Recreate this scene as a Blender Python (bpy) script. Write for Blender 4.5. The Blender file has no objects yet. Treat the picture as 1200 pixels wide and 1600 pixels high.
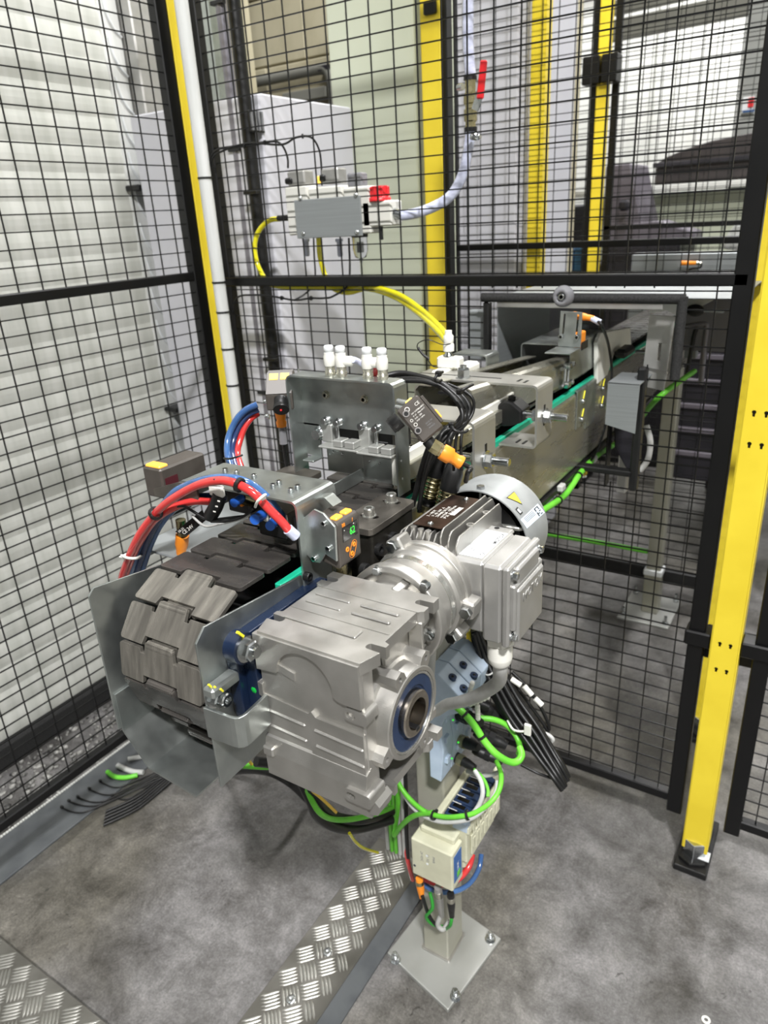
import bpy, math, random
from mathutils import Vector, Matrix, geometry, Quaternion

scene = bpy.context.scene
COL = scene.collection
random.seed(7)
PI = math.pi

# ------------------------------------------------------------------ camera
cam_data = bpy.data.cameras.new('camera')
cam = bpy.data.objects.new('camera', cam_data)
COL.objects.link(cam)
cam_data.sensor_fit = 'VERTICAL'
cam_data.sensor_height = 36.0
cam_data.lens = 25.0722
cam_data.clip_start = 0.05
cam_data.clip_end = 60
cam_data.dof.use_dof = True
cam_data.dof.focus_distance = 0.72
cam_data.dof.aperture_fstop = 9.0
cam.matrix_world = Matrix(((0.846464, -0.160607, 0.507646, 0.000000), (0.529820, 0.348650, -0.773133, 0.000000), (-0.052820, 0.923390, 0.380213, 1.330000), (0.000000, 0.000000, 0.000000, 1.000000)))
scene.camera = cam

# ------------------------------------------------------------------ light
W = bpy.data.worlds.new('hall_air')
scene.world = W
W.use_nodes = True
W.node_tree.nodes['Background'].inputs[0].default_value = (0.95, 0.97, 1.0, 1)
W.node_tree.nodes['Background'].inputs[1].default_value = 0.17


def area(name, loc, sx, sy, power, col=(1, 0.99, 0.985), target=None):
    d = bpy.data.lights.new(name, 'AREA')
    d.shape = 'RECTANGLE'
    d.size, d.size_y, d.energy, d.color = sx, sy, power, col
    o = bpy.data.objects.new(name, d)
    COL.objects.link(o)
    o.location = loc
    if target is not None:
        o.rotation_euler = (Vector(target) - Vector(loc)).to_track_quat('-Z', 'Y').to_euler()
    return o


# two strong ceiling lamps of the hall, a strip over the conveyor and one behind the viewer's right; then weak rows and added fill
area('hall_and_fill_strip', (-0.2, 1.9, 4.6), 0.14, 1.5, 165)
area('hall_lamp', (1.5, -1.75, 4.6), 0.4, 0.3, 470)
for lx, ly, pw in ((-2.2, -0.6, 18), (-2.6, 3.6, 22), (1.9, 3.4, 15), (-0.6, 6.8, 190), (2.2, 7.2, 130), (-2.4, 7.0, 120)):  # first is added fill for front faces; far ones are added to brighten the wall
    area('hall_and_fill_strip', (lx, ly, 4.6), 0.35, 2.4, pw)

vs = scene.view_settings
vs.view_transform = 'Standard'
vs.look = 'None'
vs.gamma = 1.0
vs.use_curve_mapping = False
vs.exposure = 0.17


# ------------------------------------------------------------------ materials
def C(h):
    h = h.lstrip('#')
    out = []
    for i in (0, 2, 4):
        c = int(h[i:i + 2], 16) / 255
        out.append(c / 12.92 if c <= 0.04045 else ((c + 0.055) / 1.055) ** 2.4)
    return tuple(out)


MATS = {}


def mat(name, col, metal=0.0, rough=0.5, col2=None, vscale=12.0, stretch=None, rvar=0.0, bump=0.0, bscale=300.0,
        coat=0.0, trans=0.0, ior=1.45, emit=None, estr=1.0, detail=4.0, alpha=None):
    m = bpy.data.materials.new(name)
    m.use_nodes = True
    nt = m.node_tree
    b = nt.nodes['Principled BSDF']
    if isinstance(col, str):
        col = C(col)
    b.inputs['Base Color'].default_value = (*col, 1)
    b.inputs['Metallic'].default_value = metal
    b.inputs['Roughness'].default_value = rough
    b.inputs['IOR'].default_value = ior
    b.inputs['Coat Weight'].default_value = coat
    b.inputs['Transmission Weight'].default_value = trans
    if alpha is not None:
        b.inputs['Alpha'].default_value = alpha
    if emit:
        b.inputs['Emission Color'].default_value = (*(C(emit) if isinstance(emit, str) else emit), 1)
        b.inputs['Emission Strength'].default_value = estr
    if col2 is not None or rvar or bump:
        tc = nt.nodes.new('ShaderNodeTexCoord')
        mp = nt.nodes.new('ShaderNodeMapping')
        nt.links.new(tc.outputs['Object'], mp.inputs['Vector'])
        if stretch:
            mp.inputs['Scale'].default_value = stretch
        n = nt.nodes.new('ShaderNodeTexNoise')
        n.inputs['Scale'].default_value = vscale
        n.inputs['Detail'].default_value = detail
        nt.links.new(mp.outputs[0], n.inputs['Vector'])
        if col2 is not None:
            if isinstance(col2, str):
                col2 = C(col2)
            r = nt.nodes.new('ShaderNodeValToRGB')
            r.color_ramp.elements[0].position = 0.36
            r.color_ramp.elements[0].color = (*col2, 1)
            r.color_ramp.elements[1].position = 0.64
            r.color_ramp.elements[1].color = (*col, 1)
            nt.links.new(n.outputs[0], r.inputs[0])
            nt.links.new(r.outputs[0], b.inputs['Base Color'])
        if rvar:
            mr = nt.nodes.new('ShaderNodeMapRange')
            mr.inputs['From Min'].default_value = 0.3
            mr.inputs['From Max'].default_value = 0.7
            mr.inputs['To Min'].default_value = max(0.02, rough - rvar)
            mr.inputs['To Max'].default_value = rough + rvar
            nt.links.new(n.outputs[0], mr.inputs[0])
            nt.links.new(mr.outputs[0], b.inputs['Roughness'])
        if bump:
            n2 = nt.nodes.new('ShaderNodeTexNoise')
            n2.inputs['Scale'].default_value = bscale
            n2.inputs['Detail'].default_value = 2
            nt.links.new(mp.outputs[0], n2.inputs['Vector'])
            bp = nt.nodes.new('ShaderNodeBump')
            bp.inputs['Strength'].default_value = bump
            bp.inputs['Distance'].default_value = 0.001
            nt.links.new(n2.outputs[0], bp.inputs['Height'])
            nt.links.new(bp.outputs[0], b.inputs['Normal'])
    MATS[name] = m
    return m


mat('galvanised', '#b2b7b4', 0.92, 0.34, '#a3a8a6', 40, None, 0.06)
mat('stainless', '#b7b5a9', 0.82, 0.28, '#adab9c', 6, (1, 1, 8), 0.03)
mat('zinc_bright', '#c9cccd', 1.0, 0.22, '#b3b6b6', 40, None, 0.06)
mat('cast_alu', '#bbb9b4', 0.88, 0.41, '#adaba6', 30, None, 0.05, 0.2, 1500)
mat('amber_cable', '#d8b544', 0.0, 0.4)
mat('cast_alu_machined', '#d2d2cd', 0.9, 0.26, '#bcbcb6', 50, None, 0.08)
mat('painted_alu', '#b5b4b1', 0.72, 0.43, '#aaa9a6', 30, None, 0.05, 0.18, 1400)
mat('fan_cover_grey', '#9a9d9d', 0.35, 0.45, '#8d9090', 30, None, 0.05, 0.05, 700)
mat('chain_plastic', '#3a3836', 0.35, 0.25, '#54504c', 14, (1.3, 3.5, 3.5), 0.1, 0.03, 300)
mat('chain_scuffed', '#5f5c56', 0.5, 0.31, '#827e76', 22, (6, 0.8, 0.8), 0.1, 0.03, 300)
mat('black_powder', '#0b0b0c', 0.1, 0.38, None, 12, None, 0.05)
mat('black_plastic', '#111112', 0.0, 0.42, '#191919', 60, None, 0.05, 0.04, 500)
mat('dark_block', '#34322f', 0.5, 0.36, '#27251f', 40, None, 0.07, 0.05, 600)
mat('dark_plate', '#77726b', 0.75, 0.36, '#5d5953', 30, None, 0.08, 0.04, 500)
mat('sensor_body', '#4a4540', 0.1, 0.45, '#423d38', 60, None, 0.05, 0.08, 900)
mat('sensor_top', '#7b7876', 0.2, 0.42)
mat('yellow_powder', '#ead23a', 0.0, 0.42, '#e0c733', 10, None, 0.05, 0.03, 300)
mat('white_pipe', '#d3d4d2', 0.0, 0.45, '#c3c5c2', 6, (8, 8, 1), 0.04)
mat('white_plastic', '#d8d7cf', 0.0, 0.42)
mat('cream_plastic', '#c3c2ab', 0.0, 0.45, '#b8b7a0', 30, None, 0.05, 0.03, 400)
mat('terminal_blue_grey', '#adbccd', 0.0, 0.45, '#a2b2c4', 40)
mat('green_rail', '#27b994', 0.0, 0.35, '#1ea884', 40)
mat('green_plug', '#17a43c', 0.0, 0.3)
mat('green_cable', '#6cc63c', 0.0, 0.4, '#5cb431', 30)
mat('green_dark', '#2f8a33', 0.0, 0.4)
mat('grey_cable', '#b2b2af', 0.0, 0.5, '#a3a3a0', 30)
mat('lightgrey_cable', '#b4b5b2', 0.0, 0.42)
mat('black_cable', '#0c0c0c', 0.0, 0.42, '#131313', 30)
mat('red_hose', '#cf3b38', 0.0, 0.16, '#b82f30', 20, None, 0.03, coat=0.6)
mat('blue_hose', '#44699a', 0.0, 0.16, '#30507f', 20, None, 0.03, coat=0.6)
mat('navy_hose', '#25365e', 0.0, 0.2, coat=0.5)
mat('yellow_hose', '#dcd418', 0.0, 0.16, '#cfc50e', 30, None, 0.03, coat=0.6)
mat('blue_paint', '#16243d', 0.1, 0.3, '#111c30', 20, None, 0.05, 0.1, 500, coat=0.3)
mat('seal_blue', '#1f3250', 0.0, 0.4, '#192944', 60)
mat('shaft_steel', '#9f968b', 1.0, 0.24, '#c0b8ac', 20, None, 0.08)
mat('orange_plastic', '#f0902a', 0.0, 0.4, '#e38520', 60)
mat('orange_led', '#ffb040', 0.0, 0.35, emit='#ff9a2a', estr=0.55)
mat('yellow_led', '#ffe070', 0.0, 0.35, emit='#ffc838', estr=0.9)
mat('screen_black', '#050505', 0.0, 0.12)
mat('digit_green', '#30d040', 0.0, 0.4, emit='#48e848', estr=0.7)
mat('print_white', '#d9d7d0', 0.0, 0.5)
mat('print_dark', '#2c2c2c', 0.0, 0.5)
mat('print_grey', '#77787a', 0.0, 0.5)
mat('paint_mark_yellow', '#e6dc28', 0.0, 0.5)
mat('sticker_white', '#d6d9da', 0.0, 0.4)
mat('sticker_blue', '#c3cfdc', 0.0, 0.35)
mat('label_blue', '#2f5f9f', 0.0, 0.35)
mat('nameplate_brown', '#4a372e', 0.45, 0.3, '#33281f', 40)
mat('brass', '#b3aa86', 1.0, 0.26, '#9d9470', 50, None, 0.06)
mat('red_plastic', '#d5262c', 0.0, 0.38)
mat('blue_fitting', '#2257ae', 0.0, 0.32)
mat('door_plate', '#8f9394', 0.4, 0.42, '#888c8d', 8, (1, 1, 40), 0.04)
mat('hose_clear', '#c9cde0', 0.0, 0.2, '#b2b6cc', 60, (1, 1, 3), coat=0.5)
mat('glass_clear', '#e6e8e6', 0.0, 0.06, trans=0.92, ior=1.3)
mat('foam_black', '#1a1a1a', 0.0, 0.8, '#2b2b2b', 300)
mat('window_red', '#4a2026', 0.0, 0.1)
mat('steel_sheet', '#a9a8a2', 0.6, 0.36, '#9c9b95', 12, None, 0.05)
mat('plate_zinc', '#b3b4b0', 0.55, 0.42, '#a5a6a2', 8, None, 0.06)
mat('column_grey', '#a3a297', 0.25, 0.45, '#999889', 12, None, 0.05)
mat('smoke_sleeve', '#9c9ca0', 0.0, 0.15, trans=0.5, ior=1.2)

# setting materials
mat('cabinet_lilac', '#c6c6cc', 0.0, 0.45, '#bebec5', 3)
mat('cabinet_green', '#bcc1ae', 0.0, 0.45, '#b4b9a5', 3)
mat('shutter_paint', '#cbccc6', 0.0, 0.6, '#bbbdb6', 10, (1, 3, 0.3), 0.05)
mat('wall_stained', '#b5ae94', 0.0, 0.8, '#a39b80', 7, (1, 1, 0.6), 0, 0.3, 60)
mat('wall_white', '#cfd0cb', 0.0, 0.7, '#c4c5c0', 3)
mat('wall_grey', '#8f918e', 0.0, 0.7, '#838582', 4)
mat('ceiling_grey', '#8a8c8c', 0.0, 0.8, '#7b7d7d', 2)
mat('strip_grey', '#606365', 0.35, 0.5, '#54575a', 20, None, 0.06, 0.05, 300)
mat('tread_alu', '#807e78', 0.8, 0.42, '#6f6d67', 14, None, 0.08)
mat('tread_bar', '#b4b3ad', 0.85, 0.33, '#a09f99', 30, None, 0.06)
mat('gravel_mix', '#a9a8a3', 0.0, 0.5, '#2b2a29', 60)
mat('tarp_dark', '#3b3533', 0.0, 0.55, '#2a2627', 5, None, 0.08, 0.3, 14)
mat('machine_purple', '#6d6870', 0.2, 0.5, '#5b565e', 6)
mat('machine_dark', '#2d2b31', 0.1, 0.5, '#201f24', 10)
mat('crate_blue', '#3a6f9c', 0.0, 0.5, '#2c5a82', 20)
mat('pipe_grey', '#77757c', 0.3, 0.4)
mat('steel_beam', '#77776f', 0.1, 0.6)


def floor_mat():
    m = bpy.data.materials.new('concrete_floor')
    m.use_nodes = True
    nt = m.node_tree
    b = nt.nodes['Principled BSDF']
    tc = nt.nodes.new('ShaderNodeTexCoord')

    def noise(sc, det, ro=0.6, dist=0.0):
        n = nt.nodes.new('ShaderNodeTexNoise')
        n.inputs['Scale'].default_value = sc
        n.inputs['Detail'].default_value = det
        n.inputs['Roughness'].default_value = ro
        n.inputs['Distortion'].default_value = dist
        nt.links.new(tc.outputs['Object'], n.inputs['Vector'])
        return n

    def ramp(src, stops):
        r = nt.nodes.new('ShaderNodeValToRGB')
        while len(r.color_ramp.elements) < len(stops):
            r.color_ramp.elements.new(0.5)
        for e, (p, c) in zip(r.color_ramp.elements, stops):
            e.position = p
            e.color = (*C(c), 1)
        nt.links.new(src.outputs[0], r.inputs[0])
        return r

    def mix(a, c, kind, fac):
        x = nt.nodes.new('ShaderNodeMix')
        x.data_type = 'RGBA'
        x.blend_type = kind
        x.inputs[0].default_value = fac
        nt.links.new(a.outputs[0] if a.bl_idname != 'ShaderNodeMix' else a.outputs[2], x.inputs[6])
        nt.links.new(c.outputs[0] if c.bl_idname != 'ShaderNodeMix' else c.outputs[2], x.inputs[7])
        return x

    big = ramp(noise(2.2, 5, 0.6, 0.4), [(0.36, '#7a7874'), (0.5, '#929191'), (0.64, '#a5a4a5')])
    mid = ramp(noise(9, 12, 0.8, 0.3), [(0.36, '#5f5d5a'), (0.5, '#8a8988'), (0.64, '#adacab')])
    fine = ramp(noise(210, 4, 0.7), [(0.36, '#5c5a57'), (0.5, '#8b8a88'), (0.66, '#b5b4b2')])
    x = mix(big, mid, 'OVERLAY', 1.0)
    x = mix(x, fine, 'OVERLAY', 0.5)
    # olive stains, dark oil spots and specks
    st = ramp(noise(1.5, 3, 0.5, 0.6), [(0.46, '#ffffff'), (0.62, '#dedac8')])
    x = mix(x, st, 'MULTIPLY', 0.8)
    sp = ramp(noise(46, 4, 0.6, 1.0), [(0.27, '#55534f'), (0.33, '#ffffff')])
    x = mix(x, sp, 'MULTIPLY', 0.7)

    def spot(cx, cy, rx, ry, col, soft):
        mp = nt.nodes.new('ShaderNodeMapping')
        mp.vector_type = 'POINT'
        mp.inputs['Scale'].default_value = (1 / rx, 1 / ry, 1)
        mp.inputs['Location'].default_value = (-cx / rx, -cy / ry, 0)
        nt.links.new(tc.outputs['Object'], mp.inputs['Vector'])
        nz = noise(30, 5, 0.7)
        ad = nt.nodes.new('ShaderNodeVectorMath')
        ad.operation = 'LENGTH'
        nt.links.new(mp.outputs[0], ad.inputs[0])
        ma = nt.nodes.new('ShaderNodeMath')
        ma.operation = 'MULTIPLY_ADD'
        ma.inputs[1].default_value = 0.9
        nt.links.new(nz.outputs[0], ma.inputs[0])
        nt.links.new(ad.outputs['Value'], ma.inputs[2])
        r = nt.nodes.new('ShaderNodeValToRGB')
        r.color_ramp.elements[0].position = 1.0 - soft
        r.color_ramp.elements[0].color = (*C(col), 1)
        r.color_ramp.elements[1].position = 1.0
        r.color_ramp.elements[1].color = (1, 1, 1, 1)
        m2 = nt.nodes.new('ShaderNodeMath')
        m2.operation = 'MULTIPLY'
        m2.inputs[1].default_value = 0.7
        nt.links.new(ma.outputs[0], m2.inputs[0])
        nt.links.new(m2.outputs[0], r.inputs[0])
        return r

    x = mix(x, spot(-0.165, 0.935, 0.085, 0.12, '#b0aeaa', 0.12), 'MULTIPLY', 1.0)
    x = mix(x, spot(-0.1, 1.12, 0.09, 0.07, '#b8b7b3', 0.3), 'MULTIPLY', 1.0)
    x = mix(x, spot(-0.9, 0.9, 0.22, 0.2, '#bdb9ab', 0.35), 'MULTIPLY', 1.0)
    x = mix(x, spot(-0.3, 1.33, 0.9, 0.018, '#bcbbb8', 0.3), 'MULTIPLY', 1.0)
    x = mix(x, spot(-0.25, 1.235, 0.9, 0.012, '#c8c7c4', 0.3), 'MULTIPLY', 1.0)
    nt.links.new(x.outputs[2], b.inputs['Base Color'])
    mr = nt.nodes.new('ShaderNodeMapRange')
    mr.inputs['To Min'].default_value = 0.34
    mr.inputs['To Max'].default_value = 0.62
    nt.links.new(noise(9, 4).outputs[0], mr.inputs[0])
    nt.links.new(mr.outputs[0], b.inputs['Roughness'])
    bp = nt.nodes.new('ShaderNodeBump')
    bp.inputs['Strength'].default_value = 0.17
    bp.inputs['Distance'].default_value = 0.002
    nt.links.new(noise(120, 5, 0.7).outputs[0], bp.inputs['Height'])
    nt.links.new(bp.outputs[0], b.inputs['Normal'])
    MATS['concrete_floor'] = m


floor_mat()


# ------------------------------------------------------------------ geometry helpers
def frame_of(axis):
    z = Vector(axis).normalized()
    t = Vector((0, 0, 1)) if abs(z.z) < 0.9 else Vector((0, 1, 0))
    x = t.cross(z).normalized()
    return x, z.cross(x), z


AX = {'x': (1, 0, 0), 'y': (0, 1, 0), 'z': (0, 0, 1)}


def axv(a):
    return AX[a] if isinstance(a, str) else a


class MB:
    """collects vertices and faces of one mesh, in world coordinates"""

    def __init__(s):
        s.v, s.f, s.s, s.M = [], [], [], None

    def at(s, M):
        s.M = M
        return s

    def add(s, vs, fs, smooth=False):
        o = len(s.v)
        if s.M is not None:
            vs = [s.M @ Vector(p) for p in vs]
        s.v += [tuple(p) for p in vs]
        s.f += [tuple(i + o for i in f) for f in fs]
        s.s += [smooth] * len(fs)
        return s

    def box(s, a, b, c=0.0):
        a, b = Vector(a), Vector(b)
        lo = Vector(map(min, a, b))
        hi = Vector(map(max, a, b))
        m, h = (lo + hi) / 2, (hi - lo) / 2
        c = min(c, min(h) * 0.9)
        if c <= 0:
            vs = [(m.x + i * h.x, m.y + j * h.y, m.z + k * h.z) for i in (-1, 1) for j in (-1, 1) for k in (-1, 1)]
            return s.add(vs, [(0, 1, 3, 2), (4, 6, 7, 5), (0, 4, 5, 1), (2, 3, 7, 6), (0, 2, 6, 4), (1, 5, 7, 3)])
        vs, ix = [], {}
        for i in (-1, 1):
            for j in (-1, 1):
                for k in (-1, 1):
                    for ax in range(3):
                        d = [h.x - c, h.y - c, h.z - c]
                        d[ax] = h[ax]
                        ix[(i, j, k, ax)] = len(vs)
                        vs.append((m.x + i * d[0], m.y + j * d[1], m.z + k * d[2]))
        fs = []
        S = (-1, 1)
        for sg in S:
            for ax in range(3):
                q = []
                for u, w in ((-1, -1), (1, -1), (1, 1), (-1, 1)):
                    t = [u, w]
                    t.insert(ax, sg)
                    q.append(ix[(*t, ax)])
                fs.append(q)
        for ax in range(3):
            p, r = [n for n in range(3) if n != ax]
            for u in S:
                for w in S:
                    def g(e, face):
                        t = [0, 0, 0]
                        t[ax], t[p], t[r] = e, u, w
                        return ix[(*t, face)]
                    fs.append([g(-1, p), g(1, p), g(1, r), g(-1, r)])
        for i in S:
            for j in S:
                for k in S:
                    fs.append([ix[(i, j, k, n)] for n in range(3)])
        out = []
        for q in fs:
            P = [Vector(vs[n]) for n in q]
            nrm = (P[1] - P[0]).cross(P[2] - P[0])
            cen = sum(P, Vector()) / len(P) - m
            out.append(q if nrm.dot(cen) > 0 else q[::-1])
        return s.add(vs, out)

    def prism(s, poly, axis, a, b, holes=()):
        """a flat outline (with holes) given in the two other axes, extruded along axis from a to b"""
        loops = [list(poly)] + [list(h) for h in holes]

        def area2(l):
            return sum(l[i][0] * l[(i + 1) % len(l)][1] - l[(i + 1) % len(l)][0] * l[i][1] for i in range(len(l)))
        loops = [l if (area2(l) > 0) == (n == 0) else l[::-1] for n, l in enumerate(loops)]
        flat = [p for l in loops for p in l]
        if len(loops) == 1 and len(poly) <= 4:
            tri = [tuple(range(len(poly)))]
        else:
            tri = geometry.tessellate_polygon([[Vector((p[0], p[1], 0)) for p in l] for l in loops])
        n = len(flat)
        if a > b:
            a, b = b, a

        def P(p, w):
            return {'x': (w, p[0], p[1]), 'y': (p[0], w, p[1]), 'z': (p[0], p[1], w)}[axis]
        vs = [P(p, a) for p in flat] + [P(p, b) for p in flat]
        flip = axis == 'y'
        fs = []
        for t in tri:
            p0, p1, p2 = (flat[i] for i in t[:3])
            ccw = (p1[0] - p0[0]) * (p2[1] - p0[1]) - (p2[0] - p0[0]) * (p1[1] - p0[1]) > 0
            t = tuple(t) if ccw else tuple(t)[::-1]
            top = tuple(i + n for i in t)
            fs.append(t[::-1] if not flip else t)
            fs.append(top if not flip else top[::-1])
        o = 0
        for l in loops:
            for i in range(len(l)):
                p, q = o + i, o + (i + 1) % len(l)
                f = (p, q, q + n, p + n)
                fs.append(f if not flip else f[::-1])
            o += len(l)
        return s.add(vs, fs)

    def sheet(s, path, t, axis, a, b, r=0.0, closed=False):
        """bent sheet metal: a 2-D centre line of thickness t with rounded bends, extruded along axis"""
        pts = [Vector(p) for p in path]
        out = [pts[0]]
        for i in range(1, len(pts) - 1):
            p, q, w = pts[i - 1], pts[i], pts[i + 1]
            d0, d1 = (p - q).normalized(), (w - q).normalized()
            ang = math.acos(max(-1, min(1, d0.dot(d1))))
            rr = min(r / max(math.tan(ang / 2), 0.05), (p - q).length * 0.45, (w - q).length * 0.45) if r else 0
            if rr < 1e-5:
                out.append(q)
                continue
            A, B = q + d0 * rr, q + d1 * rr
            for k in range(5):
                u = k / 4
                out.append((A * (1 - u) + q * u) * (1 - u) + (q * (1 - u) + B * u) * u)
        out.append(pts[-1])
        L, R = [], []
        for i, p in enumerate(out):
            d = (out[min(i + 1, len(out) - 1)] - out[max(i - 1, 0)]).normalized()
            nn = Vector((-d.y, d.x))
            if 0 < i < len(out) - 1:
                e = (out[i] - out[i - 1]).normalized()
                k = 1 / max(0.5, Vector((-e.y, e.x)).dot(nn))
            else:
                k = 1
            L.append(p + nn * t / 2 * k)
            R.append(p - nn * t / 2 * k)
        return s.prism([tuple(p) for p in L] + [tuple(p) for p in R[::-1]], axis, a, b)

    def lathe(s, prof, c, axis, n=24, smooth=True, phase=0.0):
        """profile of (radius, height along axis); consecutive equal points give a sharp edge"""
        x, y, z = frame_of(axv(axis))
        c = Vector(c)
        vs, fs = [], []
        for r, h in prof:
            for i in range(n):
                a = 2 * PI * i / n + phase
                vs.append(c + z * h + (x * math.cos(a) + y * math.sin(a)) * r)
        for k in range(len(prof) - 1):
            if (Vector(prof[k]) - Vector(prof[k + 1])).length < 1e-9:
                continue
            for i in range(n):
                j = (i + 1) % n
                fs.append((k * n + i, k * n + j, (k + 1) * n + j, (k + 1) * n + i))
        s.add(vs, fs, smooth)
        if prof[0][0] > 1e-7:
            s.add([vs[i] for i in range(n)], [tuple(range(n))[::-1]])
        if prof[-1][0] > 1e-7:
            m = (len(prof) - 1) * n
            s.add([vs[m + i] for i in range(n)], [tuple(range(n))])
        return s

    def cyl(s, p, q, r, r2=None, n=16, smooth=True, c=0.0):
        p, q = Vector(p), Vector(q)
        d = q - p
        r2 = r if r2 is None else r2
        L = d.length
        if c:
            pr = [(r - c, 0), (r, c), (r, c), (r2, L - c), (r2, L - c), (r2 - c, L)]
        else:
            pr = [(r, 0), (r2, L)]
        return s.lathe(pr, p, d, n, smooth)

    def ring(s, c, axis, ro, ri, h, n=28, ch=0.0):
        """a tube with a real bore"""
        return s.loft([(ri, 0), (ri, 0), (ro - ch, 0), (ro - ch, 0), (ro, ch), (ro, ch), (ro, h - ch), (ro, h - ch),
                       (ro - ch, h), (ro - ch, h), (ri, h), (ri, h), (ri, 0)], c, axis, n)

    def loft(s, prof, c, axis, n=28):
        x, y, z = frame_of(axv(axis))
        c = Vector(c)
        for k in range(len(prof) - 1):
            if (Vector(prof[k]) - Vector(prof[k + 1])).length < 1e-9:
                continue
            vs = []
            for r, h in (prof[k], prof[k + 1]):
                for i in range(n):
                    a = 2 * PI * i / n
                    vs.append(c + z * h + (x * math.cos(a) + y * math.sin(a)) * r)
            s.add(vs, [(i, (i + 1) % n, n + (i + 1) % n, n + i) for i in range(n)], True)
        return s

    def hexa(s, c, axis, af, h, ch=True):
        R = af / 2 / math.cos(PI / 6)
        e = h * 0.16
        if ch:
            return s.lathe([(R, 0), (R, 0), (R, h - e), (R, h - e), (R * 0.88, h)], c, axis, 6, False)
        return s.lathe([(R, 0), (R, h)], c, axis, 6, False)

    def washer(s, c, axis, r, h):
        return s.cyl(c, Vector(c) + Vector(axv(axis)).normalized() * h, r, None, 18)

    def socket(s, c, axis, r, h, n=18):
        """socket head cap screw with a hexagonal recess"""
        a = Vector(axv(axis)).normalized()
        c = Vector(c)
        s.loft([(r, 0), (r, h * 0.9), (r, h * 0.9), (r * 0.9, h), (r * 0.9, h), (r * 0.55, h), (r * 0.55, h), (r * 0.5, h * 0.45)], c, a, n)
        s.lathe([(r * 0.5, h * 0.45), (0, h * 0.45)], c, a, 6, False)
        return s

    def ball(s, c, r, n=12, m=8, sc=(1, 1, 1)):
        c = Vector(c)
        vs, fs = [], []
        for i in range(m + 1):
            t = PI * i / m
            for j in range(n):
                p = 2 * PI * j / n
                vs.append(c + Vector((sc[0] * r * math.sin(t) * math.cos(p), sc[1] * r * math.sin(t) * math.sin(p), sc[2] * r * math.cos(t))))
        for i in range(m):
            for j in range(n):
                k = (j + 1) % n
                fs.append((i * n + j, (i + 1) * n + j, (i + 1) * n + k, i * n + k))
        return s.add(vs, fs, True)

    def tube(s, pts, r, n=8, sub=6, taper=None):
        """a round cable through the given points"""
        P = smooth(pts, sub)
        T = []
        for i in range(len(P)):
            T.append((P[min(i + 1, len(P) - 1)] - P[max(i - 1, 0)]).normalized())
        x, y, z = frame_of(T[0])
        vs, fs = [], []
        for i, p in enumerate(P):
            if i:
                q = T[i - 1].rotation_difference(T[i])
                x = q @ x
                x = (x - T[i] * x.dot(T[i])).normalized()
            y = T[i].cross(x)
            rr = r if taper is None else r * (1 + (taper - 1) * i / (len(P) - 1))
            for k in range(n):
                a = 2 * PI * k / n
                vs.append(p + (x * math.cos(a) + y * math.sin(a)) * rr)
        for i in range(len(P) - 1):
            for k in range(n):
                j = (k + 1) % n
                fs.append((i * n + k, i * n + j, (i + 1) * n + j, (i + 1) * n + k))
        s.add(vs, fs, True)
        m = (len(P) - 1) * n
        s.add(vs[:n], [tuple(range(n))[::-1]])
        s.add(vs[m:], [tuple(range(n))])
        return s

    def bar(s, p, q, w, n=4):
        return s.lathe([(w, 0), (w, (Vector(q) - Vector(p)).length)], p, Vector(q) - Vector(p), n, n > 4, PI / 4)

    def beam(s, p, q, w, h, up=(0, 0, 1), c=0.0):
        """a rectangular bar from p to q"""
        p, q = Vector(p), Vector(q)
        d = (q - p)
        z = d.normalized()
        x = Vector(up).cross(z).normalized()
        y = z.cross(x)
        M = Matrix(((x.x, y.x, z.x, p.x), (x.y, y.y, z.y, p.y), (x.z, y.z, z.z, p.z), (0, 0, 0, 1)))
        old = s.M
        s.M = M if old is None else old @ M
        s.box((-w / 2, -h / 2, 0), (w / 2, h / 2, d.length), c)
        s.M = old
        return s


def smooth(pts, sub):
    P = [Vector(p) for p in pts]
    if len(P) < 3 or sub < 2:
        return P
    out = []
    for i in range(len(P) - 1):
        p0, p1, p2, p3 = P[max(i - 1, 0)], P[i], P[i + 1], P[min(i + 2, len(P) - 1)]
        for k in range(sub):
            t = k / sub
            out.append(0.5 * ((2 * p1) + (p2 - p0) * t + (2 * p0 - 5 * p1 + 4 * p2 - p3) * t * t + (3 * p1 - p0 - 3 * p2 + p3) * t ** 3))
    out.append(P[-1])
    return out


def rrect(x0, y0, x1, y1, r, k=4):
    out = []
    for cx, cy, a in ((x1 - r, y0 + r, -90), (x1 - r, y1 - r, 0), (x0 + r, y1 - r, 90), (x0 + r, y0 + r, 180)):
        for i in range(k + 1):
            t = math.radians(a + 90 * i / k)
            out.append((cx + r * math.cos(t), cy + r * math.sin(t)))
    return out


def circ(cx, cy, r, n=14):
    return [(cx + r * math.cos(2 * PI * i / n), cy + r * math.sin(2 * PI * i / n)) for i in range(n)]


def slot(cx, cy, L, w, horizontal=True, k=5):
    h = (L - w) / 2
    out = []
    for sg, a in ((1, -90), (-1, 90)):
        for i in range(k + 1):
            t = math.radians(a + 180 * i / k)
            out.append((sg * h + w / 2 * math.cos(t), w / 2 * math.sin(t)))
    return [(cx + x, cy + y) if horizontal else (cx - y, cy + x) for x, y in out]


ROOT = {}


def tag(o, label=None, cat=None, group=None, kind=None):
    for k, v in (('label', label), ('category', cat), ('group', group), ('kind', kind)):
        if v:
            o[k] = v
    return o


def thing(name, label, cat, loc, group=None):
    o = bpy.data.objects.new(name, None)
    o.empty_display_size = 0.02
    COL.objects.link(o)
    o.location = loc
    ROOT[o.name] = Vector(loc)
    return tag(o, label, cat, group)


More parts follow.
